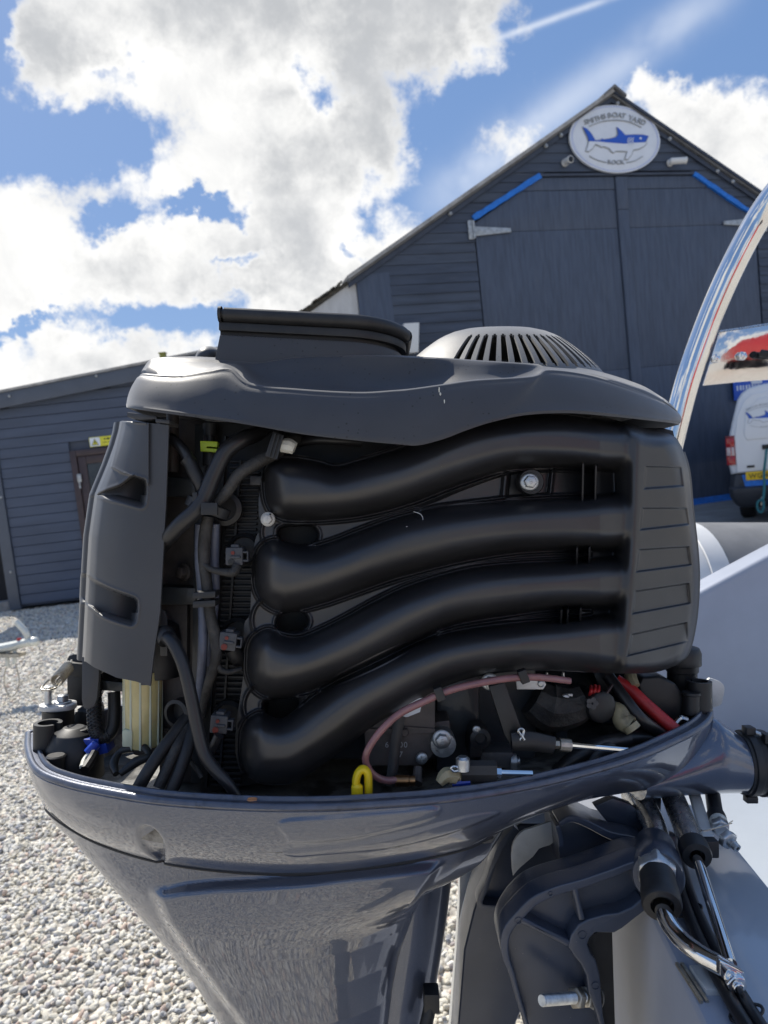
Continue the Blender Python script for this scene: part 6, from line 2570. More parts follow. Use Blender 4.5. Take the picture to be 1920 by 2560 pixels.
    hw = [.145, .143, .139, .134, .124, .114, .101, .088, .080, .074, .066, .055, .045]
    NL, NA = 170, 300
    zz = np.concatenate([np.linspace(-.322, -.60, NL), np.linspace(-.62, -1.02, 14)])
    rev = lambda a: np.interp(-zz, [-q for q in zs], a)
    XL, XR, HW = rev(xl), rev(xr), rev(hw)
    th = np.linspace(0, math.pi, NA)
    e = 2 / 2.35
    cxx = np.where(np.cos(th) < 0, np.cos(th), np.abs(np.cos(th)) ** e)
    syy = np.where(np.cos(th) < 0, np.sin(th), np.abs(np.sin(th)) ** (2 / 2.1))
    A = np.zeros((len(zz), NA, 3))
    # the top of the apron takes the plan of the seam above it
    k0 = int(np.argmin(np.abs((CX + seam[:, 0] / seam[:, 1] * F) - 1185)))
    sr_ = [tuple(p) for p in seam[:k0]] + [(.108, .690, -.322), (.126, .728, -.320), (.132, DC, -.318)]
    top_ring = resample(sr_, NA)[::-1]
    top_ring[:, 0] = -.12 + (top_ring[:, 0] + .12) * .992
    top_ring[:, 1] = DC + (top_ring[:, 1] - DC) * .985
    for i in range(len(zz)):
        c, a = (XL[i] + XR[i]) / 2 - .02, None
        ctr = XL[i] * .45 + XR[i] * .55
        A[i, :, 0] = ctr + np.where(cxx < 0, (ctr - XL[i]) * cxx, (XR[i] - ctr) * cxx)
        A[i, :, 1] = DC - HW[i] * syy
        A[i, :, 2] = zz[i]
        A[i] = resample(A[i], NA)
        wt = float(sstep(np.array(-zz[i]), .318, .405))
        A[i, :, 0] = A[i, :, 0] * wt + (top_ring[:, 0] * (1 - (-.322 - zz[i]) * .9)) * (1 - wt)
        A[i, :, 1] = A[i, :, 1] * wt + (DC + (top_ring[:, 1] - DC) * (1 - (-.322 - zz[i]) * 1.6)) * (1 - wt)
        A[i, :, 2] = zz[i] + (top_ring[:, 2] + .322) * (1 - wt)
        A[i, 0, 1] = A[i, -1, 1] = DC
    X, D, Z = A[..., 0], A[..., 1], A[..., 2]
    px, py = CX + X / D * F, CY - Z / D * F
    ledge = np.interp(px, [360, 420, 500, 620, 760, 900, 1120], [2216, 2206, 2199, 2194, 2186, 2170, 2147])
    lft = np.interp(py, [2200, 2230, 2290, 2390, 2510, 2640], [372, 376, 400, 470, 560, 660])
    rgt = np.interp(py, [2140, 2210, 2300, 2400, 2600], [1125, 1080, 1042, 1008, 985])
    # hold the left edge of the apron to its raked line
    tp = np.array([(2006, 100), (2086, 166), (2232, 286), (2338, 378), (2451, 471), (2560, 538), (2760, 640), (3400, 760)])
    nz_ = len(np.linspace(-.322, -.60, NL))
    ybin = np.arange(2000, 2900, 12)
    env = np.array([px[(py > y - 14) & (py < y + 14)].min() if ((py > y - 14) & (py < y + 14)).any() else np.nan for y in ybin])
    ok = ~np.isnan(env)
    e_ = np.interp(py, ybin[ok], env[ok])
    t_ = np.interp(py, tp[:, 0], tp[:, 1])
    wgt = np.clip((820 - px) / np.maximum(820 - e_, 1), 0, 1) ** 1.3 * sstep(py, 2015, 2110)
    npx = px + (t_ - e_) * wgt
    A[..., 0] += (npx - px) / F * D
    px = npx
    A[..., 1] -= .0120 * sstep(py - ledge, -4, 18) * sstep(px - lft, -10, 46) * sstep(rgt - px, -4, 40)
    A[..., 1] = np.minimum(A[..., 1], DC)
    b = MB()
    b.loft([full(r[::-1]) for r in A], True, True, True)
    ap = b.build('apron', M['paint'], P_, angle=60)
    return cowl


COWL = lower_cowl()


def neck():
    b = MB()
    rings = []
    for px, t, u, rd in ((1575, 1868, 1984, .050), (1640, 1846, 1982, .046), (1700, 1822, 1980, .042), (1745, 1797, 1979.5, .040), (1775, 1790, 1979, .0385), (1800, 1802, 1978.5, .036), (1822, 1817, 1978, .034), (1843, 1833, 1977, .0325), (1852, 1839, 1976, .0318), (1855, 1845, 1971, .030)):
        d = .772
        zt, zb = (CY - t) / F * d, (CY - u) / F * d
        x = (px - CX) / F * d
        rings.append([L3(x, d + rd * math.sin(a), (zt + zb) / 2 + (zt - zb) / 2 * math.cos(a)) for a in np.linspace(0, 2 * math.pi, 41)[:-1]])
    q = []
    for i in range(len(rings) - 1):
        q.append(rings[i])
    q.append(rings[-1])
    sm = np.array(cr([[c for p in r for c in p] for r in q], 5))
    b.loft([[Vector(r[3 * i:3 * i + 3]) for i in range(40)] for r in sm], True, True, True)
    nk = b.build('cable_neck', M['paint'], COWL, angle=60)
    o = W(1846, 1907, .772)
    b = MB()
    k = .0318
    b.lathe(o, RGT, [(k * .97, 0), (k * 1.03, .001), (k * 1.03, .026), (k * .98, .027)], 40)
    b.build('clamp_sleeve', M['rubber'], P_)
    for x0, w, r in ((.004, .008, 1.09), (.0195, .009, 1.10)):
        b = MB()
        b.lathe(o + RGT * x0, RGT, [(k * 1.03, 0), (k * r, .0006), (k * r, w), (k * 1.03, w + .0006)], 40, cap=False)
        t = b.build('cable_tie', M['black_soft'], P_, bevel=.0004, seg=1)
    b = MB()
    b.obox(o + RGT * .008 + UPV * (k * 1.18) + TOW * .006, RGT * .005, FWD * .006, UPV * .004)
    b.obox(o + RGT * .008 - UPV * (k * 1.10) + TOW * .010, RGT * .006, FWD * .005, UPV * .0035)
    b.obox(o + RGT * .024 + UPV * (k * 1.00) + TOW * .016, RGT * .006, FWD * .005, UPV * .005)
    b.build('tie_head', M['black_soft'], P_, bevel=.001)
    b = MB()
    b.tube([o + RGT * .008 + UPV * (k * 1.19) + TOW * .004, o + RGT * .020 + UPV * (k * 1.06) + TOW * .012], .0022, 10)
    b.build('clamp_screw', M['zinc'], P_)
    b = MB()
    b.tube([o + RGT * .026 + UPV * (k * .98) + TOW * .018, o + RGT * .06 + UPV * (k * 1.35) + TOW * .018], .0022, 8)
    b.build('tie_tail', M['connector'], P_)
    b = MB()
    prof = []
    for i in range(60):
        prof.append((k * (.93 + .07 * math.sin(i * math.pi / 2)), .027 + i * .0035))
    b.lathe(o, RGT, prof, 36)
    b.build('corrugated_hose', M['rubber'], P_, angle=60)


neck()


# ============ bits standing in the bowl
def bowl_bits():
    # aft end, at the left
    def ctube(px, py, d, r, h, m='black_soft', name='pipe_holder', gap0=.35, gap1=5.6):
        b = MB()
        o = W(px, py, d)
        ai = r * .70
        n = 30
        a0, a1 = gap0, 2 * math.pi + gap0 - .55
        rings = []
        for z, ri in ((-h, r * 1.02), (0, r)):
            rings.append([o + UPV * z + RGT * (ri * math.cos(a0 + (a1 - a0) * k / n)) + FWD * (ri * math.sin(a0 + (a1 - a0) * k / n)) for k in range(n + 1)])
        inn = [[o + UPV * z + RGT * (ai * math.cos(a0 + (a1 - a0) * k / n)) + FWD * (ai * math.sin(a0 + (a1 - a0) * k / n)) for k in range(n + 1)] for z in (0, -h)]
        b.loft(rings + inn + [rings[0]], False, False, False)
        for k in (0, n):
            b.add([rings[0][k], rings[1][k], inn[0][k], inn[1][k]], [(0, 1, 2, 3)])
        return b.build(name, M[m], P_, bevel=0, angle=40)
    ctube(120, 1806, .735, .0140, .050, gap0=-.15)
    b = MB()
    b.lathe(W(140, 1890, .700), UPV, [(.0075, -.02), (.0085, -.004), (.0095, 0), (.0080, .0012)], 20)
    b.build('bowl_plug', M['black_soft'], P_)
    b = MB()
    b.lathe(W(146, 1850, .775), UPV, [(.0185, -.02), (.0165, .0), (.0165, .033), (.0180, .035)], 24)
    b.build('bolt_post', M['black_soft'], P_, bevel=.001)
    b = MB()
    b.pxprism([(110, 1795), (112, 1770), (122, 1752), (150, 1746), (176, 1752), (181, 1766), (176, 1786), (150, 1806), (126, 1808)], .745, .785)
    lp = []
    # a lobed plate lying flat on the post
    c0 = W(146, 1758, .775)
    pl = [(-.0165, -.010), (-.006, -.016), (.008, -.014), (.0175, -.008), (.0185, .004), (.012, .014), (0, .017), (-.013, .012), (-.0185, .002)]
    pl = cr(pl, 4, True)
    b = MB()
    b.prism([c0 + RGT * x + FWD * y + UPV * .0 for x, y in pl], [c0 + RGT * x + FWD * y - UPV * .0055 for x, y in pl])
    b.build('lobed_plate', M['alu'], P_, bevel=.0010)
    bolt(P_, c0 + RGT * .004 + FWD * .002, UPV, .0092, 'flange', M['zinc'])
    b = MB()
    b.lathe(c0 - RGT * .0095 - FWD * .003, UPV, [(.0040, 0), (.0040, .016), (.0052, .0165), (.0052, .019), (.003, .020)], 14)
    b.build('spring_peg', M['zinc'], P_)
    # coil spring
    b = MB()
    s0, s1 = W(141, 1703, .765), W(171, 1668, .80)
    ax = (s1 - s0).normalized()
    n1 = ax.orthogonal().normalized()
    n2 = ax.cross(n1)
    L_ = (s1 - s0).length
    pts = []
    for k in range(11 * 12 + 1):
        a = 2 * math.pi * k / 12
        pts.append(s0 + ax * (L_ * k / 132) + n1 * (.0062 * math.cos(a)) + n2 * (.0062 * math.sin(a)))
    b.tube(pts, .00085, 6, raw=True)
    pg = c0 - RGT * .0095 - FWD * .003 + UPV * .0165
    b.tube([s0 + n1 * .006, s0 + n1 * .004 - ax * .006, pg + RGT * .009 + UPV * .002, pg + RGT * .004 - FWD * .006, pg - RGT * .006 - FWD * .003, pg - RGT * .006 + UPV * .004 + FWD * .003, pg - RGT * .001 + UPV * .009 + FWD * .003], .0011, 8)
    b.tube([s1 + n1 * .006, s1 + ax * .004 + n1 * .002, s1 + ax * .010 + UPV * .004], .0011, 6)
    b.build('coil_spring', M['stain'], P_)
    b = MB()
    b.pxprism([(163, 1650), (168, 1638), (182, 1633), (214, 1636), (214, 1768), (165, 1768)], .83, .89)
    b.build('latch_housing', M['black_soft'], P_, bevel=.006)
    b = MB()
    b.pxprism([(156, 1654), (214, 1660), (214, 1696), (164, 1690)], .822, .895)
    b.build('latch_lip', M['black_soft'], P_, bevel=.003)
    b = MB()
    b.lathe(W(185, 1918, .735), UPV, [(.030, -.01), (.0275, .022), (.020, .036), (.010, .042)], 26)
    b.lathe(W(203, 1822, .735), UPV, [(.0095, -.012), (.0095, .0), (.0080, .001)], 20)
    b.build('mounting_boss', M['black_soft'], P_, bevel=.001)
    b = MB()
    b.pxprism([(180, 1775), (222, 1778), (226, 1860), (180, 1860)], .80, .85)
    b.build('rear_boss', M['black_soft'], P_, bevel=.008)
    # blue connector and white lead
    b = MB()
    b.obox(W(250, 1862, .735), (RGT * .8 + UPV * .2) * .013, FWD * .010, (UPV * .9 - RGT * .25) * .0085)
    bl = b.build('blue_connector', M['blue'], P_, bevel=.0015, label='bright blue plastic connector')
    b = MB()
    b.obox(W(231, 1856, .724), RGT * .0075, FWD * .004, UPV * .0045)
    b.tube([W(243, 1858, .72), W(228, 1874, .716), W(219, 1884, .714)], .0052, 10)
    b.build('latch', M['blue'], bl, bevel=.0008)
    b = MB()
    b.tube([W(222, 1884, .712), W(210, 1900, .705), W(204, 1918, .69)], .0022, 8)
    b.build('lead', M['white_cap'], P_)
    b = MB()
    b.tube([W(238, 1882, .712), W(228, 1900, .704), W(212, 1925, .69)], .0046, 8)
    b.build('lead', M['hose'], P_)
    # braided hose loop
    b = MB()
    pth = [W(236, 1662, .74), W(236, 1720, .735), W(236, 1790, .73), (W(242, 1830, .728)), W(262, 1842, .73), W(281, 1822, .735), W(286, 1780, .74), W(285, 1730, .745)]
    b.tube(pth, .0064, 12)
    br = b.build('braided_hose', M['rubber'], P_)
    c = V3(cr(pth, 14))
    for sgn in (1, -1):
        b = MB()
        for ph in range(6):
            hp = []
            for i, p in enumerate(c[:62]):
                T = (c[min(i + 1, len(c) - 1)] - c[max(i - 1, 0)]).normalized()
                N = (FWD - T * T.dot(FWD)).normalized()
                B2 = T.cross(N)
                a = sgn * i * .42 + ph * math.pi / 3
                hp.append(p + (N * math.cos(a) + B2 * math.sin(a)) * .0066)
            b.tube(hp, .0011, 5, raw=True)
        b.build('braid', M['black_soft'], br)
    b = MB()
    b.tube([W(300, 1712, .75), W(262, 1700, .752), (W(250, 1690, .752))], .008, 12)
    b.build('hose_elbow', M['black_soft'], P_)
    b = MB()
    b.pxprism([(252, 1700), (318, 1708), (318, 1730), (252, 1726)], .74, .75)
    b.build('filter_bracket', M['engine_dark'], P_, bevel=.001)
    # front end, at the right
    b = MB()
    b.lathe(W(1705, 1742, .80), UPV, [(.0165, -.02), (.0160, .028), (.0175, .029), (.0178, .036), (.0205, .0365), (.0205, .050), (.0180, .056), (.010, .057)], 28)
    b.build('filler_neck', M['black_soft'], P_, bevel=.0006, seg=1, angle=50)
    b = MB()
    b.pxprism([(1594, 1712), (1606, 1692), (1650, 1690), (1690, 1708), (1712, 1740), (1718, 1810), (1680, 1815), (1640, 1800), (1606, 1770)], .77, .84)
    b.build('oil_reservoir', M['black_soft'], P_, bevel=.008, seg=3)
    ctube(1748, 1702, .775, .0130, .034, gap0=2.6)
    b = MB()
    b.pxprism([(1720, 1706), (1770, 1706), (1764, 1775), (1712, 1775)], .785, .80)
    b.build('holder_web', M['black_soft'], P_, bevel=.004)
    b = MB()
    b.lathe(W(1728, 1775, .765), UPV, [(.0090, -.004), (.0085, .016), (.0100, .017), (.0095, .0195)], 18)
    b.build('bowl_plug', M['black_soft'], P_)
    b = MB()
    q = cr([(1768, 1700), (1790, 1700), (1806, 1708), (1812, 1722), (1808, 1745), (1800, 1764), (1768, 1764)], 3, True)
    b.pxprism([tuple(p) for p in q], .86, .864)
    b.build('front_plate', M['alu'], P_, bevel=.001)
    b = MB()
    b.tube([W(1690, 1808, .745), W(1702, 1796, .745), W(1718, 1800, .745)], .003, 8)
    b.build('cable_eye', M['steel'], P_)


bowl_bits()

# the dried scrap of leaf on the rim
root = empty('leaf_scrap', W(630, 1999, .598), 'small dried brown scrap of leaf lying on the cowl rim', 'leaf')
b = MB()
o = W(630, 1999, .5955)
q = [(-.0042, -.0008), (-.003, .0016), (0, .0021), (.0028, .0016), (.0044, .0002), (.0036, -.0014), (.0006, -.0018), (-.0026, -.0016)]
mid = [o + RGT * x + UPV * (y + .0004) - FWD * (.0016 * math.sin(i)) for i, (x, y) in enumerate(q)]
b.prism(mid, [p + FWD * .0004 for p in mid])
b.build('blade', M['leaf'], root, bevel=0)
b = MB()
b.tube([o - RGT * .004 - FWD * .0012, o - FWD * .0026, o + RGT * .0042 - FWD * .0014], .0003, 5)
b.build('vein', M['leaf'], root)


# ============ clamp bracket, swivel bracket and steering gear
def ribbon(pts, hw, per=6, closed=False):
    c = [np.array(p) for p in cr(pts, per, closed)]
    n = len(c)
    l, r = [], []
    for i in range(n):
        t = c[min(i + 1, n - 1)] - c[max(i - 1, 0)]
        t = t / (np.hypot(*t) + 1e-9)
        w = hw if not hasattr(hw, '__len__') else np.interp(i / (n - 1), np.linspace(0, 1, len(hw)), hw)
        nn = np.array([-t[1], t[0]]) * w
        l.append(tuple(c[i] + nn))
        r.append(tuple(c[i] - nn))
    return l + r[::-1]


def brackets():
    arc = [(1640, 2150), (1602, 2150), (1578, 2155), (1544, 2168), (1512, 2180), (1457, 2199), (1400, 2215), (1360, 2228), (1324, 2247), (1289, 2282), (1264, 2322), (1254, 2357), (1258, 2396), (1274, 2440), (1292, 2505), (1316, 2580)]
    arc_s = [tuple(p) for p in cr(arc, 4)]
    outl = arc_s + [(1330, 2640), (1530, 2640), (1508, 2540), (1500, 2440), (1490, 2405), (1474, 2385), (1468, 2362), (1474, 2345), (1487, 2333), (1535, 2334), (1556, 2320), (1617, 2274), (1690, 2210), (1692, 2160), (1672, 2146)]
    b = MB()
    b.pxprism(outl, .655, .703)
    br = b.build('clamp_bracket', M['bracket'], P_, bevel=.0035, seg=3, angle=40)
    outl_in = [(x + (1420 - x) * .0, y) for x, y in arc]
    # raised frame on the near face
    inset = ribbon([(x + 8 * (1 if x < 1400 else .2), y + 10 * (1 if y < 2300 else 0)) for x, y in arc], [8, 9, 10, 11, 12, 12, 10, 6, 4], 4)
    for poly, nm in ((inset, 'frame_rib'),
                     (ribbon([(1300, 2300), (1350, 2324), (1425, 2362)], [9, 7, 9]), 'frame_rib'),
                     (ribbon([(1436, 2212), (1444, 2250), (1456, 2302)], [9, 6.5, 8]), 'frame_rib'),
                     ([(1420, 2366), (1428, 2338), (1446, 2312), (1470, 2299), (1512, 2287), (1546, 2283), (1580, 2268), (1606, 2246), (1618, 2262), (1614, 2276), (1556, 2321), (1536, 2333), (1488, 2332), (1474, 2346), (1469, 2362), (1476, 2384), (1490, 2402), (1500, 2440), (1508, 2540), (1530, 2640), (1520, 2640), (1490, 2530), (1470, 2480), (1466, 2440), (1452, 2410), (1434, 2388)], 'frame_rib'),
                     ):
        b = MB()
        b.pxprism(poly, .6385, .664)
        b.build(nm, M['bracket'], br, bevel=.0028, seg=3, angle=45)
    b = MB()
    b.pxprism([(1455, 2345), (1530, 2318), (1534, 2450), (1540, 2640), (1492, 2640), (1476, 2440)], .672, .70)
    b.build('dark_gap_block', M['rubber'], br)  # added black block, paints in the dark gap between bracket and transom
    # boss at the tube end
    b = MB()
    a0, a1 = W(1636, 2120, .70), W(1645, 2190, .632)
    ax = (a1 - a0).normalized()
    b.lathe(a0, ax, [(.0195, 0), (.0200, .030), (.0222, .038), (.0226, (a1 - a0).length), (.0212, (a1 - a0).length + .003)], 36)
    b.build('tube_boss', M['bracket'], br, angle=50)
    b = MB()
    b.ball(W(1512, 2262, .668), RGT * .018, FWD * .020, UPV * .012, 20, 12)
    b.build('inner_boss', M['bracket'], br)
    b = MB()
    b.pxprism(ribbon([(1350, 2262), (1404, 2290), (1430, 2268), (1440, 2256)], 2.5), .6555, .662)
    b.pxprism(ribbon([(1408, 2290), (1412, 2345)], 2.5), .6560, .663)
    b.build('web_crease', M['bracket'], br, bevel=.0008)
    for x, y, r in ((1376, 2235, 5), (1296, 2302, 8), (1456, 2338, 10), (1489, 2465, 9), (1597, 2163, 7)):
        c = MB()
        ring = [W(x + r * math.cos(a), y + r * math.sin(a), .6380) for a in np.linspace(0, 6.2832, 21)[:-1]]
        c.tube(ring, .0005, 5, per=1, closed=True)
        c.build('ejector_mark', M['bracket'], br)
    # swivel bracket arms above
    b = MB()
    b.pxprism([(1392, 2066), (1429, 2046), (1467, 2058), (1520, 2084), (1600, 2104), (1620, 2118), (1560, 2150), (1480, 2160), (1400, 2170)], .735, .80)
    sw = b.build('swivel_bracket', M['bracket'], P_, bevel=.003)
    b = MB()
    b.pxprism(ribbon([(1398, 2062), (1429, 2048), (1470, 2062), (1522, 2088), (1570, 2102), (1616, 2110)], [7, 9, 9, 10, 14, 10]), .712, .74)
    b.build('frame_rib', M['bracket'], sw, bevel=.003, seg=3)
    b = MB()
    b.pxprism(ribbon([(1394, 2064), (1402, 2096), (1404, 2118)], 6), .712, .74)
    b.build('frame_rib', M['bracket'], sw, bevel=.002)
    # far clamp bracket
    b = MB()
    b.pxprism([(1300, 2060), (1279, 2076), (1244, 2112), (1222, 2160), (1200, 2225), (1183, 2280), (1160, 2375), (1145, 2560), (1140, 2640), (1280, 2640), (1290, 2560), (1316, 2500), (1420, 2300), (1420, 2060)], .80, .86)
    fb = b.build('clamp_bracket', M['bracket'], P_, bevel=.004, seg=3)
    b = MB()
    b.pxprism(ribbon([(1292, 2072), (1256, 2112), (1238, 2150), (1216, 2215), (1200, 2262), (1240, 2270), (1300, 2272)], [8, 8, 6, 6, 7, 6, 6]), .782, .802)
    b.build('frame_rib', M['bracket'], fb, bevel=.003)
    # pale crescent plate
    z = lambda x, y: (1230 + x / 4.2545, 2040 + y / 4.2545)
    pl = [z(*p) for p in [(640, 55), (700, 70), (752, 122), (725, 170), (690, 232), (655, 280), (615, 312), (545, 332), (500, 350), (462, 400), (440, 430), (370, 490), (300, 550), (262, 590), (225, 640), (212, 560), (205, 420), (212, 340), (230, 280), (262, 225), (305, 178), (350, 150), (400, 135), (520, 96)]]
    b = MB()
    b.pxprism(pl, .762, .766)
    b.build('crescent_plate', M['alu'], P_, bevel=.0008)
    # pale support bar and glossy swivel column
    b = MB()
    b.pxprism([(1150, 2128), (1192, 2122), (1186, 2240), (1172, 2360), (1158, 2560), (1154, 2640), (1122, 2640), (1126, 2560), (1138, 2420), (1148, 2260)], .885, .905)
    b.build('support_bar', M['alu'], P_, bevel=.002)
    b = MB()
    rings = []
    for z_, xr_, r in ((-.36, .079, .050), (-.40, .077, .050), (-.45, .071, .050), (-.52, .060, .050), (-.60, .048, .048), (-1.0, .02, .046)):
        rings.append([L3(xr_ - r + r * math.cos(a), .80 + .062 * math.sin(a), z_) for a in np.linspace(0, 2 * math.pi, 49)[:-1]])
    b.loft(rings)
    b.build('swivel_column', M['paint'], P_, angle=50)
    b = MB()
    b.obox(W(1078, 2495, .74), RGT * .008, FWD * .01, UPV * .010)
    b.tube([W(1080, 2480, .74), W(1072, 2530, .735), W(1060, 2580, .73)], .007, 10)
    b.build('hose_joint', M['rubber'], P_, bevel=.002)
    # grey steering arm
    b = MB()
    b.pxprism([(1486, 2016), (1532, 1996), (1579, 2012), (1634, 2069), (1628, 2080), (1593, 2096), (1543, 2086)], .745, .757)
    b.build('steering_arm', M['bracket'], P_, bevel=.0015)
    b = MB()
    b.pxprism([(1590, 1975), (1656, 1975), (1652, 2040), (1626, 2042), (1600, 2010)], .765, .80)
    b.build('pivot_block', M['black_soft'], P_, bevel=.002)
    b = MB()
    b.tube([W(1580, 1985, .80), W(1606, 2010, .76), W(1632, 2060, .73), W(1650, 2120, .70)], .0125, 20)
    b.build('tilt_tube', M['steel'], P_)
    # threaded stud with two nuts
    s0, s1 = W(1354, 2501, .615), W(1490, 2490, .655)
    ax = (s1 - s0).normalized()
    Ls = (s1 - s0).length
    b = MB()
    prof = [(.0042, 0), (.0048, .0008)]
    t = .0012
    while t < Ls:
        prof += [(.0049, t), (.0043, t + .0007)]
        t += .0014
    b.lathe(s0, ax, prof, 18)
    st = b.build('threaded_stud', M['zinc'], P_, angle=20)
    for q in (.58, .76):
        b = MB()
        b.lathe(s0 + ax * (Ls * q), ax, [(.0082, 0), (.0092, .0008), (.0092, .0068), (.0082, .0076)], 6)
        b.build('nut', M['stain'], P_, bevel=.0004, seg=1)
    b = MB()
    b.lathe(s0 + ax * (Ls * .95), ax, [(.0108, 0), (.0108, .0018)], 24)
    b.build('washer', M['stain'], P_)
    # nut, bush and the bent stainless steering link
    n0, n1 = W(1638, 2160, .640), W(1655, 2262, .594)
    ax = (n1 - n0).normalized()
    L_ = (n1 - n0).length
    b = MB()
    b.lathe(n0, ax, [(.0165, 0), (.0180, .002), (.0180, .014), (.0165, .016)], 6)
    b.build('nut', M['zinc'], P_, bevel=.001, seg=1)
    b = MB()
    b.lathe(n0 + ax * .010, ax, [(.0120, 0), (.0150, .001), (.0152, L_ * .45), (.0158, L_ * .46), (.0163, L_ * .62), (.0163, L_ - .010), (.0150, L_ - .008), (.0095, L_ - .008), (.0085, L_ - .014)], 32)
    b.build('end_bush', M['rubber'], P_, angle=40)
    pth = [W(1646, 2225, .615), W(1653, 2256, .598), W(1667, 2299, .580), W(1699, 2344, .562), W(1747, 2383, .543), W(1800, 2414, .527), W(1822, 2428, .521)]
    b = MB()
    b.tube(pth, .0070, 20, per=10)
    lk = b.build('steering_link', M['chrome'], P_)
    b = MB()
    q = [(1800, 2402), (1862, 2432), (1858, 2452), (1842, 2468), (1822, 2462), (1800, 2440)]
    b.pxprism(q, .513, .520)
    b.build('flattened_end', M['chrome'], lk, bevel=.0012)
    bolt(lk, W(1834, 2450, .514), TOW + UPV * -.1, .0075, 'nut', M['chrome'], 'nut')
    # hydraulic steering ram
    r0, r1 = W(1655, 1925, .82), W(1735, 2122, .668)
    ax = (r1 - r0).normalized()
    L_ = (r1 - r0).length
    b = MB()
    b.lathe(r0, ax, [(.0118, 0), (.0118, L_)], 32)
    ram = b.build('steering_ram', M['steel'], P_, angle=40)
    b = MB()
    b.lathe(r1 - ax * .006, ax, [(.0118, 0), (.0136, .001), (.0138, .016), (.0128, .0185), (.0070, .0190), (.0065, .012)], 32)
    b.build('end_cap', M['black_soft'], ram, angle=40)
    e1 = W(1826, 2410, .527)
    b = MB()
    b.tube([r1, e1], .0047, 18)
    b.build('ram_rod', M['chrome'], ram)
    b = MB()
    u0, u1 = W(1728, 1960, .78), W(1774, 2112, .690)
    axx = (u1 - u0)
    b.obox((u0 + u1) / 2, axx / 2, RGT * .0058, FWD * .004)
    b.build('ram_plate', M['alu'], ram, bevel=.001)
    b = MB()
    b.obox(W(1768, 2118, .683), RGT * .009, FWD * .006, UPV * .0080)
    b.build('ram_clamp', M['black_soft'], ram, bevel=.0015)
    b = MB()
    b.pxprism([(1662, 2082), (1692, 2088), (1690, 2150), (1668, 2140)], .71, .72)
    b.build('ram_ear', M['bracket'], ram, bevel=.002)
    # hydraulic hose and fitting
    b = MB()
    b.tube([W(1775, 1930, .80), W(1782, 1990, .765), W(1790, 2040, .735), W(1798, 2060, .72)], .0078, 16)
    b.build('hydraulic_hose', M['hose'], P_)
    f0, f1 = W(1792, 2044, .728), W(1812, 2098, .69)
    ax = (f1 - f0).normalized()
    b = MB()
    b.lathe(f0, ax, [(.0088, -.006), (.0092, 0), (.0088, .006)], 24)
    b.build('hose_collar', M['black_soft'], P_)
    b = MB()
    b.lathe(f0 + ax * .004, ax, [(.0078, 0), (.0086, .003), (.0086, .009)], 24)
    b.build('sealant_ring', M['white_cap'], P_)
    b = MB()
    b.lathe(f0 + ax * .012, ax, [(.0084, 0), (.0090, .001), (.0090, .008), (.0084, .009)], 6)
    b.lathe(f0 + ax * .021, ax, [(.0066, 0), (.0066, .005)], 18)
    b.build('union', M['zinc'], P_, bevel=.0005, seg=1)
    b = MB()
    o = W(1812, 2092, .684)
    b.lathe(o, TOW + RGT * .35 - UPV * .3, [(.0084, 0), (.0092, .001), (.0092, .006), (.0085, .007)], 6)
    b.build('nut', M['zinc'], P_, bevel=.0005, seg=1)
    b = MB()
    b.lathe(o, TOW + RGT * .35 - UPV * .3, [(.0046, .004), (.0046, .011), (.0038, .0112), (.0038, .016), (.0018, .0162), (.0018, .010)], 16)
    b.build('bleed_nipple', M['zinc'], P_)
    b = MB()
    b.tube([W(1752, 2074, .675), W(1762, 2078, .672), W(1790, 2070, .675), W(1812, 2064, .68), W(1832, 2052, .685)], .0005, 5)
    b.tube([W(1750, 2078, .675), W(1765, 2075, .672), W(1800, 2066, .675), W(1830, 2058, .685)], .0005, 5)
    b.build('locking_wire', M['stain'], P_)
    # black cables running down the transom
    for dx, r in ((0, .0050), (27, .0048)):
        b = MB()
        b.tube([W(1668 + dx * .3, 2090, .755), W(1690 + dx * .6, 2170, .693), W(1706 + dx * .8, 2240, .643), W(1735 + dx, 2320, .594), W(1775 + dx * 1.1, 2405, .549), W(1835 + dx * 1.3, 2515, .501), W(1905 + dx * 1.4, 2625, .461), W(1990 + dx * 1.4, 2740, .425)], r, 14)
        b.build('steering_cable', M['hose'], P_)
    for x, y, d in ((1722, 2276, .620), (1866, 2533, .494)):
        b = MB()
        ring = [W(x, y, d) + (RGT * .92 + UPV * .35) * (.0118 * math.cos(a)) + FWD * (.0068 * math.sin(a)) + (UPV * .3) * 0 for a in np.linspace(0, 6.2832, 25)[:-1]]
        b.tube(ring, .0012, 6, per=2, closed=True)
        b.build('cable_tie', M['black_soft'], P_)


brackets()


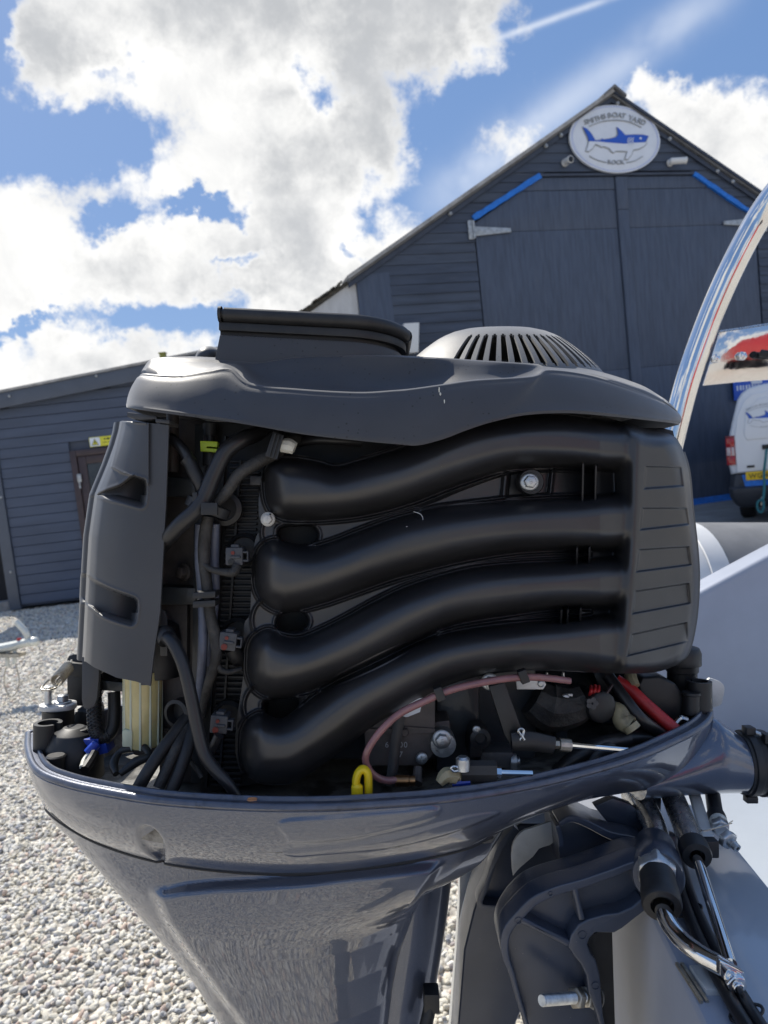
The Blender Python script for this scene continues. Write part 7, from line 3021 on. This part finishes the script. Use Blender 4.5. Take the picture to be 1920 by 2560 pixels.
# ============ the inflatable boat the motor hangs on
def boat():
    root = empty('inflatable_boat', L3(.7, 1.0, -.9), 'grey and white rigid inflatable boat the motor is mounted on', 'boat')
    E1 = Vector((.2375, .6195, -.356))
    sl = .11

    def T(dx, d, z):
        return L3(E1.x + (d - E1.y) * sl + dx, d, z)
    b = MB()
    b.box8([T(0, .30, -1.0), T(.075, .30, -1.0), T(.075, 1.75, -1.0), T(0, 1.75, -1.0), T(0, .30, -.356), T(.075, .30, -.356), T(.075, 1.75, -.356), T(0, 1.75, -.356)])
    b.build('transom', M['greygel'], root, bevel=.009, seg=4)
    # cap rail of pale gelcoat let into the top
    b = MB()
    b.box8([T(.030, .30, -.36), T(.12, .30, -.36), T(.12, 1.75, -.36), T(.030, 1.75, -.36), T(.030, .30, -.3535), T(.12, .30, -.3535), T(.12, 1.75, -.3535), T(.030, 1.75, -.3535)])
    b.build('transom_cap', M['gelcoat'], root, bevel=.004, seg=3)
    b = MB()
    q = T(.016, .537, -.3545)
    b.obox(q, RGT * .0075, FWD * .0145, UPV * .003)
    b.build('stamped_plate', M['alu'], root, bevel=.001)
    for dx in (.002, .006):
        b = MB()
        b.obox(T(dx, .537, -.3555), RGT * .0012, FWD * .022, UPV * .0012)
        b.build('sealant_strip', M['stain'], root)
    # splash well floor and far wall
    b = MB()
    rings = []
    for d in np.linspace(.30, 1.26, 20):
        row = []
        for x, z in ((.12, -.362), (.135, -.40), (.16, -.47), (.20, -.505), (.40, -.512), (.60, -.50), (.78, -.44), (.84, -.30), (.86, -.14)):
            bow = -.02 * sstep(np.array(d), .5, 1.2)
            row.append(T(x, d, z + (bow if x > .15 else 0) + .03 * max(0, (d - 1.08) / .18) ** 2 * (1 if .15 < x < .8 else 0)))
        rings.append(row)
    b.loft(rings, False, False, False)
    b.build('splash_well', M['gelcoat'], root, angle=70)
    b = MB()
    pol = [(1690, 1514), (1741, 1484), (1920, 1388), (2140, 1272), (2400, 1250), (2400, 2200), (1500, 2200), (1500, 1900), (1640, 1560)]
    b.pxprism(pol, 1.26, 1.33)
    b.build('well_side', M['greygel'], root, bevel=.012, seg=4, angle=50)
    # far buoyancy tube with its cone end
    r = .225
    c0 = L3((1690 - CX) / F * 1.75, 1.95, -.255)
    ax = (RGT * 1.0 + FWD * .10 + UPV * .0).normalized()
    b = MB()
    b.lathe(c0, ax, [(.02, -.14), (.10, -.12), (.16, -.06), (.205, .0), (.222, .05), (r, .085)], 48)
    b.build('tube_cone', M['tubeend'], root, angle=60)
    b = MB()
    b.lathe(c0, ax, [(r * 1.004, .075), (r * 1.004, 3.4), (.15, 3.9), (.02, 4.1)], 48)
    b.build('buoyancy_tube', M['tubefab'], root, angle=60)
    b = MB()
    b.lathe(c0, ax, [(r * 1.0, .072), (r * 1.012, .074), (r * 1.012, .125), (r * 1.0, .127)], 48, cap=False)
    b.build('seam_tape', M['tubeend'], root)
    # hull below
    b = MB()
    rings = []
    for x, w, k in ((.30, .75, -1.12), (1.5, .80, -1.14), (3.0, .62, -1.05), (4.2, .06, -.62)):
        rings.append([L3(x, 1.0 - w, -.42), L3(x, 1.0 - w * .9, -.72), L3(x, 1.0, k), L3(x, 1.0 + w * .9, -.72), L3(x, 1.0 + w, -.42)])
    b.loft(rings, True, True, True)
    b.build('hull', M['gelcoat'], root, bevel=.01)
    # stainless arch
    cl = [(1652, 1262), (1668, 1160), (1690, 1060), (1722, 940), (1772, 800), (1828, 672), (1892, 552), (1956, 462), (2040, 372), (2160, 290), (2330, 240), (2550, 230)]
    dp = [1.78, 1.77, 1.76, 1.75, 1.74, 1.72, 1.70, 1.66, 1.60, 1.48, 1.30, 1.1]
    b = MB()
    b.tube([W(x, y, d) for (x, y), d in zip(cl[:-1], dp)] + [L3(1.06, .90, .80), L3(1.05, .45, .74), L3(.98, .12, .45), L3(.92, .0, -.1), L3(.90, -.02, -.5)], .0290, 28, per=10)
    b.build('stainless_arch', M['chrome'], root)
    # polished plate between the arch legs, leaning a little forward
    pol = [(1799, 831), (1860, 822), (1925, 812), (2200, 775), (2200, 935), (1925, 949), (1846, 955), (1757, 964)]
    b = MB()
    fr = []
    for x, y in pol:
        dd = 1.86 + (890 - y) * -.00012 * 1.2
        fr.append(W(x, y, dd))
    b.prism(fr, [p + FWD * .004 for p in fr])
    b.build('polished_plate', M['mirror'], root, bevel=.0012, seg=2)
    b = MB()
    e = [W(1799, 831, 1.866), W(1860, 822, 1.867), W(1925, 812, 1.868), W(2200, 775, 1.872)]
    b.tube(e, .005, 8)
    b.build('plate_edge', M['steel'], root)
    for x, y in ((1853, 891), (1787, 897)):
        bolt(root, W(x, y, 1.857), TOW, .012, 'nut', M['chrome'], 'dome_bolt')
    b = MB()
    b.tube([W(1901, 883, 1.84), W(1916, 885, 1.835), W(1990, 890, 1.835)], .010, 10)
    b.build('grab_handle', M['black_soft'], root)
    return root


boat()

# scrap of leaf in the well
o = W(1896, 2161, .98)
b = MB()
q = [(-.006, -.002), (-.002, .005), (.004, .004), (.007, -.001), (.002, -.005)]
m_ = [o + RGT * x + UPV * y * .7 + FWD * (y * .6) for x, y in q]
b.prism(m_, [p + UPV * .0015 for p in m_])
tag(b.build('leaf_scrap', M['leaf']), 'tiny rust brown leaf scrap in the white splash well', 'leaf')

# the red hull standing behind the photographer, seen only in the polished plate
root = empty('red_boat', (5.6, -8.0, 0), 'red boat hull ashore, mirrored in the polished plate at right', 'boat')
b = MB()
rings = []
for y, w, s_, k in ((-9.0, .9, 2.3, .9), (-6.5, 1.25, 2.35, .8), (-3.2, 1.15, 2.5, .8), (-1.4, .7, 2.7, 1.0), (-.2, .06, 2.95, 1.7)):
    x = 5.2 + (y + 4) * -.12
    y -= 4
    rings.append([Vector((x - w, y, s_)), Vector((x - w * .85, y, 1.5)), Vector((x, y, k)), Vector((x + w * .85, y, 1.5)), Vector((x + w, y, s_))])
b.loft(rings)
b.build('hull', M['hullred'], root, angle=40)
b = MB()
for y in (-7.5, -5.0, -2.8):
    b.obox(Vector((5.2 + (y + 4) * -.12, y - 4, .43)), Vector((.35, 0, 0)), Vector((0, .2, 0)), Vector((0, 0, .43)))
b.build('keel_block', M['fence'], root)
